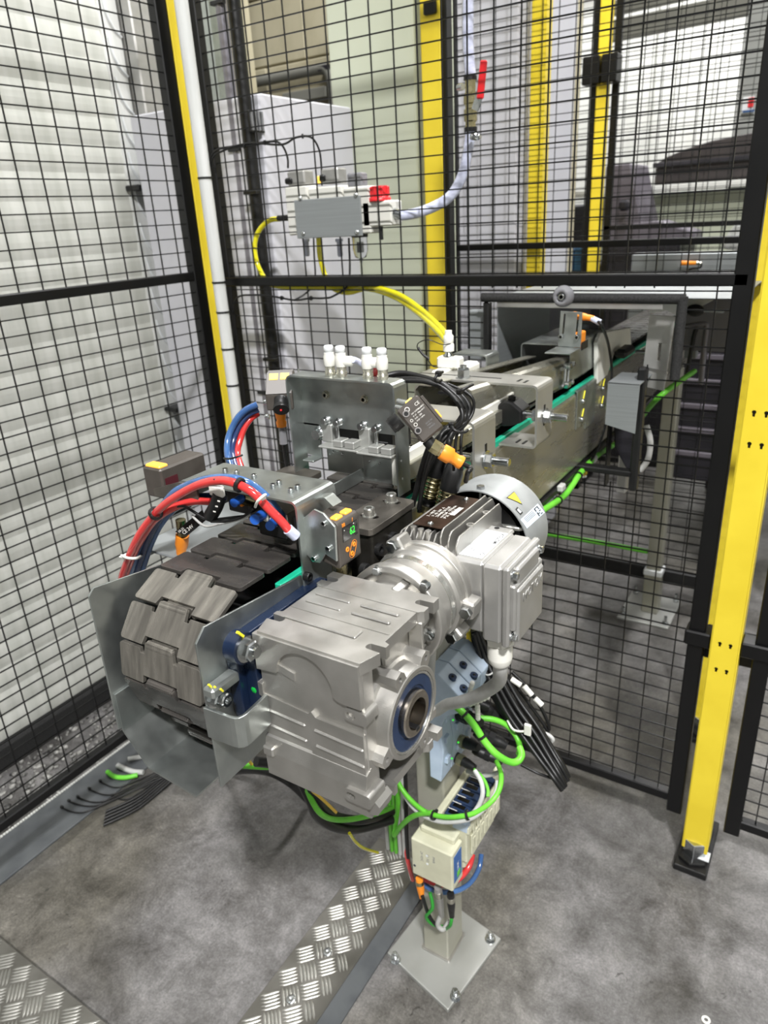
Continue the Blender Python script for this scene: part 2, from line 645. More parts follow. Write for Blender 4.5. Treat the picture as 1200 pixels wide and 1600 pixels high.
def obj(name, mb, material, parent=None, label=None, cat=None, group=None, kind=None, bevel=0.0):
    if parent is None:
        xs, ys, zs = zip(*mb.v)
        loc = Vector(((min(xs) + max(xs)) / 2, (min(ys) + max(ys)) / 2, min(zs)))
    else:
        loc = ROOT[parent.name]
    me = bpy.data.meshes.new(name)
    me.from_pydata([(p[0] - loc.x, p[1] - loc.y, p[2] - loc.z) for p in mb.v], [], mb.f)
    me.polygons.foreach_set('use_smooth', mb.s)
    me.materials.append(MATS[material])
    me.update()
    o = bpy.data.objects.new(name, me)
    COL.objects.link(o)
    if parent is not None:
        o.parent = parent
    else:
        o.location = loc
    ROOT[o.name] = loc
    if bevel:
        b = o.modifiers.new('edge', 'BEVEL')
        b.width = bevel
        b.segments = 2
        b.limit_method = 'ANGLE'
        b.angle_limit = math.radians(35)
    return tag(o, label, cat, group, kind)


def text(name, body, size, origin, xdir, ydir, material, parent, depth=0.0003, align='LEFT', bold=False, sx=1.0):
    """flat lettering whose baseline runs along xdir"""
    cu = bpy.data.curves.new(name, 'FONT')
    cu.body = body
    cu.size = size
    cu.align_x = align
    cu.extrude = depth
    if bold:
        cu.offset = size * 0.012
    cu.resolution_u = 2
    cu.materials.append(MATS[material])
    tmp = bpy.data.objects.new(name, cu)
    COL.objects.link(tmp)
    me = bpy.data.meshes.new_from_object(tmp.evaluated_get(bpy.context.evaluated_depsgraph_get()))
    bpy.data.objects.remove(tmp)
    o = bpy.data.objects.new(name, me)
    COL.objects.link(o)
    x = Vector(xdir).normalized()
    z = x.cross(Vector(ydir)).normalized()
    y = z.cross(x)
    p = Vector(origin) - (ROOT[parent.name] if parent else Vector())
    o.matrix_local = Matrix(((x.x * sx, y.x, z.x, p.x), (x.y * sx, y.y, z.y, p.y), (x.z * sx, y.z, z.z, p.z), (0, 0, 0, 1)))
    if parent:
        o.parent = parent
        ROOT[o.name] = ROOT[parent.name]
    return o


def dup(root, delta, label=None, group=None):
    """a copy of a thing with copies of its parts and sub-parts, moved by delta"""
    r = root.copy()
    COL.objects.link(r)
    r.location = root.location + Vector(delta)
    ROOT[r.name] = ROOT[root.name] + Vector(delta)
    for ch in list(root.children):
        c = ch.copy()
        COL.objects.link(c)
        c.parent = r
        ROOT[c.name] = ROOT[r.name]
        for g in list(ch.children):
            d = g.copy()
            COL.objects.link(d)
            d.parent = c
    if label:
        r['label'] = label
    if group:
        r['group'] = group
    return r


def inst(src, name, parent, delta):
    """one more piece sharing the mesh of src"""
    o = src.copy()
    COL.objects.link(o)
    o.name = name
    o.parent = parent
    o.location = src.location + Vector(delta)
    return o


def V(*a):
    return Vector(a[0] if len(a) == 1 else a)


def lerp(p, q, t):
    return Vector(p) * (1 - t) + Vector(q) * t


def basis(o, x, y):
    """matrix whose local x and y run along the given directions from o"""
    x = Vector(x).normalized()
    z = x.cross(Vector(y)).normalized()
    y = z.cross(x)
    return Matrix(((x.x, y.x, z.x, o[0]), (x.y, y.y, z.y, o[1]), (x.z, y.z, z.z, o[2]), (0, 0, 0, 1)))


# ------------------------------------------------------------------ the setting
mb = MB().box((-6, -4.5, -0.1), (5, 9, 0))
obj('floor', mb, 'concrete_floor', kind='structure')
mb = MB().box((-6.1, -4.5, 0), (-6, 9, 5.6))
obj('wall_left', mb, 'wall_grey', kind='structure')
mb = MB().box((5, -4.5, 0), (5.1, 9, 5.6))
obj('wall_right', mb, 'wall_white', kind='structure')
mb = MB().box((-6, -4.6, 0), (5, -4.5, 5.6))
obj('wall_front', mb, 'wall_grey', kind='structure')

# stained block wall behind the cabinets, its blocks with recessed joints
wb = MB().box((-6, 2.96, 0), (-1.02, 3.1, 4.2))
wall_back = obj('wall_back', wb, 'wall_stained', kind='structure')
for j in range(9):
    z0 = 1.22 + j * 0.26
    for i in range(-2, 7):
        x0 = -3.35 + i * 0.46 + (0.23 if j % 2 else 0)
        x1 = min(x0 + 0.452, -1.03)
        if x1 - x0 < 0.05:
            continue
        d = random.uniform(0, 0.006)
        obj('block', MB().box((x0, 2.945 - d, z0), (x1, 2.965, z0 + 0.252), 0.004), 'wall_stained', wall_back)

# far hall wall: white panels between grey posts
wall_far = obj('wall_far', MB().box((-6, 8.4, 0), (5, 8.5, 5.6)), 'wall_white', kind='structure')
for i in range(11):
    x0 = -5.2 + i * 0.8
    obj('panel', MB().box((x0, 8.36, 0.2), (x0 + 0.78, 8.4, 3.3), 0.006), 'wall_white', wall_far)
for i, zz in enumerate((3.36, 3.8)):
    obj('rail', MB().box((-6, 8.2, zz), (5, 8.36, zz + (0.14 if i else 0.2))), 'steel_beam', wall_far)

# ------------------------------------------------------------------ roller shutter to the left
SX = -1.76
sh = thing('roller_shutter', 'light grey corrugated roller shutter standing behind the left mesh fence', 'shutter', (SX, 0.6, 0.05))
SY1 = (1.4842, 1.1227)[0]
prof = []
for k in range(6):
    a = k / 5
    prof.append((SX + 0.0035 * math.sin(PI * a), a * 0.067))
poly = prof + [(SX - 0.012, 0.067), (SX - 0.012, 0)]
z0 = 0.075
first = None
for k in range(40):
    if first is None:
        first = obj('slat', MB().prism([(x, z + z0) for x, z in poly], 'y', -0.6, SY1), 'shutter_paint', sh)
    else:
        inst(first, 'slat', sh, (0, 0, 0.067 * k))
obj('backing', MB().box((SX - 0.02, -0.6, z0), (SX - 0.012, SY1, 2.75)), 'shutter_paint', sh)
obj('bottom_seal', MB().box((SX - 0.02, -0.6, 0.002), (SX + 0.02, SY1 + 0.06, 0.072), 0.008), 'foam_black', sh)
gr = MB().box((SX - 0.03, SY1 + 0.055, 0), (SX + 0.05, SY1 + 0.135, 2.8), 0.004)
obj('guide_rail', gr, 'painted_alu', sh)
obj('edge_strip', MB().box((SX - 0.012, SY1 - 0.012, 0.07), (SX + 0.006, SY1 + 0.052, 2.78), 0.003), 'white_pipe', sh)
cl = MB()
for k in range(30):
    z = 0.1 + 0.09 * k
    cl.tube([(SX + 0.006, SY1 + 0.05, z), (SX + 0.008, SY1 + 0.03, z + 0.015), (SX + 0.008, SY1 + 0.012, z + 0.045), (SX + 0.006, SY1 + 0.006, z + 0.085)], 0.004, 5, 3)
obj('end_lip', cl, 'sticker_white', sh, kind='stuff')
for k, q in enumerate(((-1.7, 1.5046, 1.4434), (-1.7, 1.5058, 0.8178))):
    obj('latch', MB().box((SX + 0.006, q[1] - 0.045, q[2] - 0.006), (SX + 0.06, q[1] + 0.04, q[2] + 0.008), 0.003), 'black_plastic', sh)
# wall next to the shutter
ws = obj('wall_side', MB().box((SX - 0.16, SY1 + 0.14, 0), (SX - 0.03, SY1 + 0.62, 4.2)), 'wall_stained', kind='structure')
wd = MB().box((SX - 0.03, SY1 + 0.26, 1.62), (SX + 0.02, SY1 + 0.36, 3.0), 0.005)
tag(obj('cable_riser', wd, 'machine_purple'), 'dark brown riser channel high on the wall beside the shutter', 'channel')

# strip of rubble at the foot of the shutter
g = MB()
for k in range(1500):
    x = random.uniform(SX + 0.025, -1.535)
    y = random.uniform(-0.5, SY1 + 0.1)
    r = random.uniform(0.003, 0.010)
    g.ball((x, y, r * 0.4), r, 5, 3, (1, random.uniform(.5, 1.6), random.uniform(.4, .8)))
tag(obj('gravel', g, 'gravel_mix'), 'strip of pale and dark rubble along the foot of the shutter', 'gravel', kind='stuff')

# ------------------------------------------------------------------ mesh fences
WR = 0.0014


def mesh_part(parent, axis, plane, us, zs, u0, u1, z0, z1, cut=None, off=0.0026):
    """a welded wire mesh in a vertical plane; cut(u, z) tells where the wires were cut away"""
    mb = MB()

    def P(u, z, d):
        return (u, plane + d, z) if axis == 'y' else (plane + d, u, z)

    def runs(a, b, test):
        if cut is None:
            return [(a, b)]
        n, out, st = 120, [], None
        for i in range(n + 1):
            t = a + (b - a) * i / n
            k = not test(t)
            if k and st is None:
                st = t
            if not k and st is not None:
                out.append((st, t))
                st = None
        if st is not None:
            out.append((st, b))
        return [r for r in out if r[1] - r[0] > 0.004]
    for u in us:
        for a, b in runs(z0, z1, lambda t: cut(u, t)):
            mb.bar(P(u, a, off), P(u, b, off), WR * 1.15)
    for z in zs:
        for a, b in runs(u0, u1, lambda t: cut(t, z)):
            mb.bar(P(a, z, 0), P(b, z, 0), WR * 1.15)
    return obj('wire_mesh', mb, 'black_powder', parent, kind='stuff')


def rng(start, step, lo, hi):
    k = math.ceil((lo - start) / step)
    out = []
    while start + k * step < hi:
        out.append(start + k * step)
        k += 1
    return out


# back panel, pierced by the conveyor
FY = 1.314
bp = thing('mesh_fence', 'black wire mesh fence panel with a cut-out through which the conveyor passes', 'fence', (-0.71, FY, 0.11))
FX0, FX1 = -1.285, -0.143
obj('stile', MB().box((FX0, FY - 0.01, 0.112), (FX0 + 0.03, FY + 0.012, 2.1), 0.002), 'black_powder', bp)
obj('stile', MB().box((FX1 - 0.022, FY - 0.012, 0.105), (FX1 + 0.008, FY + 0.012, 2.1), 0.002), 'black_powder', bp)
obj('bottom_rail', MB().box((FX0, FY - 0.008, 0.128), (FX1, FY + 0.012, 0.15), 0.002), 'black_powder', bp)
obj('middle_rail', MB().box((FX0, FY - 0.012, 1.2), (FX1, FY + 0.008, 1.22), 0.002), 'black_powder', bp)
obj('top_rail', MB().box((FX0, FY - 0.008, 2.08), (FX1, FY + 0.012, 2.1), 0.002), 'black_powder', bp)
OX0, OX1, OXS, OZ0, OZS, OZ1 = -0.592, -0.24, -0.295, 0.83, 1.05, 1.184


def back_cut(u, z):
    return OX0 < u < (OX1 if z > OZS else OXS) and OZ0 < z < OZ1


mesh_part(bp, 'y', FY - 0.002, rng(-0.586, 0.0497, FX0 + 0.03, FX1 - 0.02), rng(1.675, 0.0302, 0.16, 2.08), FX0 + 0.02, FX1 - 0.01, 0.14, 2.09, back_cut)
ed = MB()
ed.tube([(OX0 - 0.01, FY - 0.012, OZ1 - 0.004), (OX1 + 0.006, FY - 0.012, OZ1 - 0.004)], 0.0085, 8)
obj('edge_sleeve', ed, 'foam_black', bp)
obj('edge_sleeve', MB().tube([(OX1 + 0.002, FY - 0.012, OZ1), (OX1 + 0.002, FY - 0.012, OZS - 0.004)], 0.0085, 8), 'foam_black', bp)
obj('edge_strip', MB().box((OX0 - 0.008, FY - 0.014, 1.062), (OX0 + 0.004, FY + 0.006, OZ1 - 0.012), 0.003), 'black_plastic', bp)
obj('edge_strip', MB().box((OXS - 0.006, FY - 0.014, OZ0), (OXS + 0.009, FY + 0.008, OZS + 0.012), 0.003), 'black_plastic', bp)
obj('edge_strip', MB().box((OXS - 0.105, FY - 0.014, 0.857), (OXS, FY + 0.008, 0.868), 0.002), 'black_plastic', bp)
obj('edge_strip', MB().box((OXS - 0.115, FY - 0.014, OZ0 - 0.012), (OXS - 0.1, FY + 0.008, 0.868), 0.002), 'black_plastic', bp)
obj('edge_strip', MB().box((OX0 + 0.05, FY - 0.014, OZ0 - 0.012), (OXS - 0.1, FY + 0.008, OZ0 + 0.002), 0.002), 'black_plastic', bp)
kx, kz = (-0.438, 1.1844)
kb = thing('rubber_stop', 'round translucent rubber stop screwed to the top edge of the fence cut-out', 'knob', (kx, FY - 0.02, kz - 0.02))
obj('disc', MB().lathe([(0.019, 0), (0.019, 0.006), (0.015, 0.016), (0.009, 0.018), (0.009, 0.011), (0, 0.011)], (kx, FY - 0.02, kz), (0, -1, 0), 24), 'smoke_sleeve', kb)
obj('screw', MB().socket((kx, FY - 0.031, kz), (0, -1, 0), 0.006, 0.005), 'zinc_bright', kb)

# left panel
LX = -1.33
lp = thing('mesh_fence', 'black wire mesh fence panel in front of the roller shutter', 'fence', (LX, 0.5, 0.17))
LY1 = (1.2972, 1.2162)[0]
obj('stile', MB().box((LX - 0.012, LY1 - 0.042, 0.17), (LX + 0.012, LY1, 2.1), 0.002), 'black_powder', lp)
lz0 = (0.4984, 0.2011)[1]
obj('bottom_rail', MB().box((LX - 0.01, -0.4, lz0 - 0.01), (LX + 0.01, LY1 - 0.01, lz0 + 0.012), 0.002), 'black_powder', lp)
lzm = (0.7776, 1.227)[1]
obj('middle_rail', MB().box((LX - 0.01, -0.4, lzm - 0.01), (LX + 0.01, LY1 - 0.01, lzm + 0.01), 0.002), 'black_powder', lp)
obj('top_rail', MB().box((LX - 0.01, -0.4, 2.08), (LX + 0.01, LY1, 2.1), 0.002), 'black_powder', lp)
ys = (0.8176, 1.2259)[0]
zs0 = (0.7597, 1.1612)[1]
mesh_part(lp, 'x', LX + 0.004, rng(ys, 0.0507, -0.35, LY1 - 0.04), rng(zs0, 0.0301, lz0 + 0.01, 2.08), -0.4, LY1 - 0.03, lz0, 2.09, None, -0.0026)

# narrow panel at the right edge
rp = thing('mesh_fence', 'black wire mesh fence panel cut off by the right picture edge', 'fence', (0.35, FY, 0.1))
RX0 = -0.05
obj('stile', MB().box((RX0, FY - 0.012, 0.1), (RX0 + 0.03, FY + 0.012, 2.1), 0.002), 'black_powder', rp)
obj('bottom_rail', MB().box((RX0, FY - 0.008, 0.118), (0.8, FY + 0.012, 0.14), 0.002), 'black_powder', rp)
obj('middle_rail', MB().box((RX0, FY - 0.012, 1.2), (0.8, FY + 0.008, 1.22), 0.002), 'black_powder', rp)
obj('top_rail', MB().box((RX0, FY - 0.008, 2.08), (0.8, FY + 0.012, 2.1), 0.002), 'black_powder', rp)
mesh_part(rp, 'y', FY - 0.002, rng(RX0 + 0.055, 0.0497, RX0 + 0.03, 0.8), rng(1.675, 0.0302, 0.15, 2.08), RX0 + 0.02, 0.8, 0.13, 2.09)


# ------------------------------------------------------------------ yellow posts
def keyholes(cx, z, face):
    return [circ(cx, z, 0.0038, 10), ]


def post(label, x0, y0, w, z0, z1, holes_z, base=True):
    p = thing('fence_post', label, 'post', (x0 + w / 2, y0 + w / 2, 0))
    t = 0.0022
    hs = []
    for z in holes_z:
        for cx in (x0 + w * 0.32, x0 + w * 0.68):
            h = [(cx + 0.0035 * math.cos(a), z + 0.004 + 0.0035 * math.sin(a)) for a in [math.radians(-50 + 280 * i / 9) for i in range(10)]]
            h += [(cx - 0.0018, z - 0.004), (cx + 0.0018, z - 0.004)]
            hs.append(h)
    mb = MB().prism([(x0 + 0.002, z0), (x0 + w - 0.002, z0), (x0 + w - 0.002, z1), (x0 + 0.002, z1)], 'y', y0, y0 + t, hs)
    mb.prism([(x0, y0 + 0.001), (x0 + 0.0015, y0), (x0 + 0.0024, y0), (x0 + 0.0024, y0 + w), (x0, y0 + w)], 'z', z0, z1)
    mb.prism([(x0 + w, y0 + 0.001), (x0 + w - 0.0015, y0), (x0 + w - 0.0024, y0), (x0 + w - 0.0024, y0 + w), (x0 + w, y0 + w)], 'z', z0, z1)
    mb.box((x0 + 0.002, y0 + w - t, z0), (x0 + w - 0.002, y0 + w, z1))
    obj('tube', mb, 'yellow_powder', p)
    if holes_z:
        obj('keyhole_shade', MB().box((x0 + 0.003, y0 + 0.006, z0 + 0.01), (x0 + w - 0.003, y0 + 0.008, z1)), 'black_plastic', p)  # black sheet behind the keyholes stands for the dark inside
    if base:
        fb = MB().prism([(x0 - 0.008, y0 - 0.035), (x0 + w + 0.008, y0 - 0.035), (x0 + w + 0.008, y0 + w + 0.08), (x0 - 0.008, y0 + w + 0.08)], 'z', 0, 0.016)
        obj('foot_plate', fb, 'black_plastic', p, bevel=0.003)
        fi = MB().prism([(x0 - 0.002, y0 - 0.014), (x0 + w * 0.45, y0 - 0.028), (x0 + w + 0.001, y0 - 0.014), (x0 + w + 0.001, y0 + w + 0.05), (x0 - 0.002, y0 + w + 0.05)], 'z', 0.016, 0.024)
        obj('foot_insert', fi, 'black_plastic', p, bevel=0.002)
        ft = MB().prism([(x0 + 0.003, y0 + 0.002), (x0 + w * 0.5, y0 - 0.012), (x0 + w - 0.003, y0 + 0.002), (x0 + w - 0.003, y0 + w - 0.004), (x0 + 0.003, y0 + w - 0.004)], 'z', 0.02, 0.06)
        obj('spigot', ft, 'zinc_bright', p, bevel=0.002)
        obj('clip', MB().box((x0 + w * 0.5, y0 - 0.006, 0.024), (x0 + w + 0.006, y0 + 0.02, 0.028), 0.001), 'sticker_white', p)
    return p


PX0 = -0.123
p1 = post('yellow steel fence post with keyholes standing on a black foot at the right', PX0, 1.287, 0.051, 0.038, 2.2,
          [(-0.1044, 0.9993)[1], (-0.1061, 0.9452)[1], (-0.0982, 0.5535)[1], (-0.097, 0.4965)[1], 1.5, 1.55])
zb = (-0.1368, 0.5431)[1]
for n, (xa, xb) in enumerate(((FX1 - 0.028, PX0), (PX0 + 0.051, RX0 + 0.036))):
    obj('bracket', MB().box((xa, FY - 0.02, zb - 0.01), (xb, FY + 0.02, zb + 0.022), 0.003), 'black_powder', p1)
obj('bracket_plate', MB().box((PX0 - 0.014, FY + 0.022, zb - 0.055), (PX0 + 0.075, FY + 0.028, zb + 0.02), 0.002), 'black_powder', p1)
zb = (-0.1339, 1.2728)[1]
obj('bracket', MB().box((PX0 + 0.051, FY - 0.02, zb - 0.016), (RX0 + 0.036, FY + 0.02, zb + 0.016), 0.003), 'black_powder', p1)

cx = (-1.3112, 1.2172)[0]
p2 = post('slim yellow fence post in the corner behind the white conduit', -1.365, 1.287, 0.05, 0.038, 2.2, [(-1.3094, 1.0189)[1], (-1.3092, 0.9626)[1]])

wx = (-1.2556, 1.2185)[0]
wc = thing('white_conduit', 'white plastic conduit tied upright to the corner fence post', 'conduit', (wx, 1.268, 0))
obj('pipe', MB().cyl((wx, 1.268, 0), (wx, 1.268, 2.2), 0.0145, None, 20), 'white_pipe', wc)
for py in (274, 442, 489, 547, 604):
    z = 0
    q = V((-1.2004, 1.253, 1.4333)) if py == 274 else V((-1.235, 1.253, 1.2128)) if py == 442 else V((-1.2377, 1.253, 1.1455)) if py == 489 else V((-1.2393, 1.253, 1.0595)) if py == 547 else V((-1.2407, 1.253, 0.9716))
    obj('cable_tie', MB().ring((wx, 1.268, q.z - 0.002), 'z', 0.0162, 0.0146, 0.004, 18), 'black_plastic', wc)

# ------------------------------------------------------------------ the second fence line beyond the back panel
S = 1.72
mx0 = (-0.9521, 1.6625)[0]
mx1 = (-0.9011, 1.6555)[0]
p3 = post('yellow fence post behind the mesh between the green and lilac cabinets', mx0, 1.72, mx1 - mx0, 0.03, 2.3, [])

px_ = (-0.1863, 0.8807)[0]
post('yellow fence post half hidden behind the nearest yellow post', px_, 1.72, 0.05, 0.03, 2.3, [])
bx0 = (-0.9187, 1.1743)[0]
bx1 = (-0.8888, 1.1741)[0]
fs = thing('fence_stile', 'black upright fence frame tube beside the middle yellow post', 'frame', (bx0, 1.73, 0.1))
obj('tube', MB().box((bx0, 1.73, 0.11), (bx1, 1.76, 2.3), 0.002), 'black_powder', fs)
obj('clamp', MB().box((bx0 - 0.02, 1.71, (-0.9117, 1.7552)[1]), (bx0 + 0.012, 1.765, (-0.9109, 1.782)[1]), 0.003), 'black_powder', fs)

def far_panel(label, y, x0, x1, zr, zlo=0.11, us=None, st=0.05, hz=0.0302, rails=True):
    f = thing('mesh_fence', label, 'fence', ((x0 + x1) / 2, y, zlo))
    obj('stile', MB().box((x0, y - 0.01, zlo), (x0 + 0.03, y + 0.01, 2.3), 0.002), 'black_powder', f)
    obj('stile', MB().box((x1 - 0.03, y - 0.01, zlo), (x1, y + 0.01, 2.3), 0.002), 'black_powder', f)
    if rails:
        obj('middle_rail', MB().box((x0, y - 0.01, zr - 0.01), (x1, y + 0.01, zr + 0.01), 0.002), 'black_powder', f)
    obj('bottom_rail', MB().box((x0, y - 0.012, zlo), (x1, y + 0.012, zlo + 0.03), 0.002), 'black_powder', f)
    mesh_part(f, 'y', y, rng(x0 + 0.01, st, x0 + 0.03, x1 - 0.03), rng(1.2, hz, zlo + 0.03, 2.3), x0, x1, zlo, 2.3)
    return f



Y2 = 2.36
far_panel('second black wire mesh fence panel seen beyond the tunnel hood', Y2, (-1.2074, 1.1174)[0], (-0.1462, 1.1125)[0], (-0.7667, 1.2216)[1])
Y3 = 3.0
yx = (-0.939, 1.1286)[0]
yx2 = (-0.8918, 1.1283)[0]
p4 = post('yellow fence post beyond the lilac cabinet, left of the distant pair', yx, 2.38, yx2 - yx, 0.03, 2.6, [])
yx = (-1.0795, 1.0603)[0]
yx2 = (-1.0342, 1.0598)[0]
p5 = post('thin distant yellow fence post flanked by black frame tubes', yx, 3.5, yx2 - yx, 0.03, 2.8, [])
zc = (-1.0659, 1.8621)[1]
obj('bracket', MB().box((yx - 0.054, 3.46, zc - 0.05), (yx + 0.018, 3.54, zc + 0.055), 0.004), 'black_powder', p5)
obj('bracket', MB().box((yx2 - 0.018, 3.46, zc - 0.05), (yx2 + 0.048, 3.54, zc + 0.055), 0.004), 'black_powder', p5)
far_panel('distant black wire mesh fence panel between the two far yellow posts', 3.54, (-1.3265, 1.03)[0], yx - 0.004, (-1.2122, 1.1634)[1], 0.11, None, 0.05, 0.0302, False)
far_panel('distant black wire mesh fence panel right of the thin yellow post', 3.56, yx2 + 0.006, 1.2, (-0.7276, 1.2343)[1], 0.11, None, 0.05, 0.0302, True)

# ------------------------------------------------------------------ cabinets behind the back fence
CBX = -1.24
cb = thing('electrical_cabinet', 'pale lilac cabinet side with a small vent behind the valve unit', 'cabinet', (CBX - 0.2, 1.8, 0))
zt = (1.5688, 1.6142)[1]
obj('body', MB().box((CBX - 0.45, 1.46, 0.06), (CBX, 1.84, zt), 0.004), 'cabinet_lilac', cb)
vz = (1.4414, 1.5535)[1]
vy = (1.4369, 1.5532)[0]
vent = obj('vent', MB().box((CBX - 0.002, vy - 0.02, vz - 0.022), (CBX + 0.003, vy + 0.03, vz + 0.022), 0.001), 'black_plastic', cb)
for k in range(4):
    obj('louver', MB().box((CBX + 0.002, vy - 0.017 + k * 0.012, vz - 0.02), (CBX + 0.008, vy - 0.012 + k * 0.012, vz + 0.02), 0.001), 'print_grey', vent)

GY = 1.86
gx0 = (-1.3111, 1.4075)[0]
gx1 = (-1.0354, 1.8273)[0] + 0.03
g = thing('electrical_cabinet', 'tall pale green cabinet door behind the fence left of the yellow post', 'cabinet', ((gx0 + gx1) / 2, GY + 0.2, 0))
obj('body', MB().box((gx0, GY, 0.05), (gx1 + 0.02, GY + 0.1, 2.6), 0.005), 'cabinet_green', g)
obj('door', MB().box((gx0 + 0.004, GY - 0.014, 0.1), (gx1 - 0.035, GY, 2.58), 0.004), 'cabinet_green', g)

l2x0 = (-1.2631, 1.4037)[0]
l2x1 = (-0.973, 1.3858)[0]
l2 = thing('electrical_cabinet', 'pale lilac cabinet behind the ball valve and second mesh fence', 'cabinet', ((l2x0 + l2x1) / 2, 2.7, 0))
obj('body', MB().box((l2x0 - 0.1, 2.45, 0.05), (l2x1, 2.9, 2.05), 0.005), 'cabinet_lilac', l2)
obj('door', MB().box((l2x0 - 0.06, 2.436, 0.1), (l2x1 - 0.03, 2.45, 2.0), 0.004), 'cabinet_lilac', l2)

# uprights behind the corner: cable tray, grey pipe, black pipe
UY = 1.5
def upright(name, label, cat, x, y, r, m, square=False, ties=()):
    t = thing(name, label, cat, (x, y, 0))
    if square:
        obj('tray', MB().sheet([(x - r, y + r), (x - r, y - r), (x + r, y - r), (x + r, y + r)], 0.002, 'z', 0, 2.6), m, t)
    else:
        obj('pipe', MB().cyl((x, y, 0), (x, y, 2.6), r, None, 16), m, t)
    for z in ties:
        obj('clip', MB().box((x - r - 0.006, y - r - 0.004, z), (x + r + 0.006, y - r * 0.2, z + 0.008), 0.001), 'black_plastic', t)
    return t
tz = [0.9 + 0.1 * k for k in range(13)]
upright('cable_tray', 'galvanised upright cable tray behind the corner posts', 'tray', (-1.3983, 1.6973)[0], 1.5, 0.013, 'galvanised', True)
upright('grey_pipe', 'grey upright pipe behind the fence beside the black pipe', 'pipe', (-1.332, 1.6847)[0], 1.47, 0.013, 'pipe_grey', ties=tz[::3])
upright('black_pipe', 'black upright pipe left of the lilac cabinet', 'pipe', (-1.2661, 1.6722)[0], 1.44, 0.0155, 'black_cable', ties=tz[1::4])

# pipe and conduit on the stained wall
wp = thing('wall_pipe', 'brownish pipe running along the stained wall above the cabinet', 'pipe', (-2.3537, 2.9, 1.948))
obj('pipe', MB().tube([(-2.8792, 2.9, 1.9516), (-2.4695, 2.9, 1.9376), (-2.1451, 2.9, 1.9401), (-2.0639, 2.9, 1.9246), (-2.046, 2.9, 1.8312), (-2.0556, 2.9, 1.7342)], 0.022, 10, 6), 'steel_beam', wp)
obj('pipe_clamp', MB().box((-2.1046, 2.88, 1.9491), (-2.045, 2.94, 1.9265), 0.003), 'machine_dark', wp)
wl = MB().box((-2.3107, 2.88, 1.8708), (-2.0685, 2.95, 1.8285), 0.003)
tag(obj('wall_ledge', wl, 'steel_beam'), 'grimy ledge on the stained wall under the brown pipe', 'ledge')

# ------------------------------------------------------------------ valve unit on the fence
UYF = FY + 0.03
vu = thing('air_service_unit', 'compressed air service unit with grey front plate and red knob on the mesh', 'valve unit', (-0.95, UYF, 1.3))
xa, za = (-1.0363, 1.2991)
xb, zb_ = (-0.8667, 1.3753)
pl = obj('mounting_plate', MB().box((xa, 1.298, za), (xb, 1.302, zb_), 0.0012), 'door_plate', vu)
for q in ((-1.0182, 1.296, 1.3781), (-0.8765, 1.296, 1.3759), (-1.0181, 1.296, 1.309), (-0.8791, 1.296, 1.3066)):
    obj('screw', MB().ball((q[0], 1.298, q[2]), 0.0055, 12, 6, (1, 0.7, 1)), 'zinc_bright', vu)
# bodies behind the plate
def vb(name, m, x0, y0, x1, y1, d0=1.33, d1=1.375, c=0.003):
    return obj(name, MB().box((x0, d0, y0), (x1, d1, y1), c), m, vu)
a = (-1.0845, 1.3557); b = (-1.0512, 1.3924)
vb('valve_body', 'white_plastic', (-1.0845, 1.3557)[0], (-1.0912, 1.3057)[1], (-1.0243, 1.3527)[0], (-1.0781, 1.4043)[1])
vb('valve_body', 'white_plastic', (-1.0209, 1.3525)[0], (-1.0265, 1.3035)[1], (-0.9332, 1.3482)[0], (-0.9866, 1.3984)[1])
vb('regulator_body', 'white_plastic', (-0.9299, 1.348)[0], (-0.9174, 1.3023)[1], (-0.8659, 1.3449)[0], (-0.9098, 1.3934)[1])
vb('shutoff_body', 'white_plastic', (-0.8848, 1.3458)[0], (-0.8553, 1.315)[1], (-0.815, 1.3423)[0], (-0.8521, 1.3635)[1])
for (x, y0, y1) in ((466, 268, 290), (519, 263, 287)):
    pass
cb1 = vb('solenoid', 'painted_alu', (-1.0783, 1.4196)[0], (-1.059, 1.4043)[1], (-1.0312, 1.4163)[0], (-1.0552, 1.4342)[1], 1.335, 1.37)
vb('solenoid_plug', 'black_plastic', (-1.0832, 1.4198)[0], (-1.0544, 1.409)[1], (-1.0638, 1.4185)[0], (-1.0528, 1.4215)[1], 1.33, 1.36)
vb('solenoid', 'painted_alu', (-0.9864, 1.4193)[0], (-0.9647, 1.4031)[1], (-0.9436, 1.4163)[0], (-0.9618, 1.4321)[1], 1.335, 1.37)
vb('solenoid_plug', 'black_plastic', (-0.9901, 1.4134)[0], (-0.9856, 1.4082)[1], (-0.9751, 1.4123)[0], (-0.9842, 1.4215)[1], 1.33, 1.36)
obj('indicator', MB().box((-0.9959, 1.333, 1.4051), (-0.9889, 1.337, 1.4194), 0.001), 'yellow_led', vu)
vb('sight_glass', 'smoke_sleeve', (-0.9216, 1.4087)[0], (-0.9085, 1.3921)[1], (-0.8851, 1.4062)[0], (-0.9062, 1.4196)[1], 1.335, 1.36)
kx, kz = (-0.8491, 1.3632)
kn = MB().lathe([(0.0225, 0), (0.0225, 0.006), (0.019, 0.008), (0.019, 0.008), (0.017, 0.028), (0.017, 0.028), (0.0, 0.028)], (kx, 1.345, kz), 'z', 20)
for k in range(8):
    a = k * PI / 4
    kn.box((kx + 0.017 * math.cos(a) - 0.003, 1.345 + 0.017 * math.sin(a) - 0.003, kz + 0.008), (kx + 0.017 * math.cos(a) + 0.003, 1.345 + 0.017 * math.sin(a) + 0.003, kz + 0.027), 0.001)
obj('knob', kn, 'red_plastic', vu)
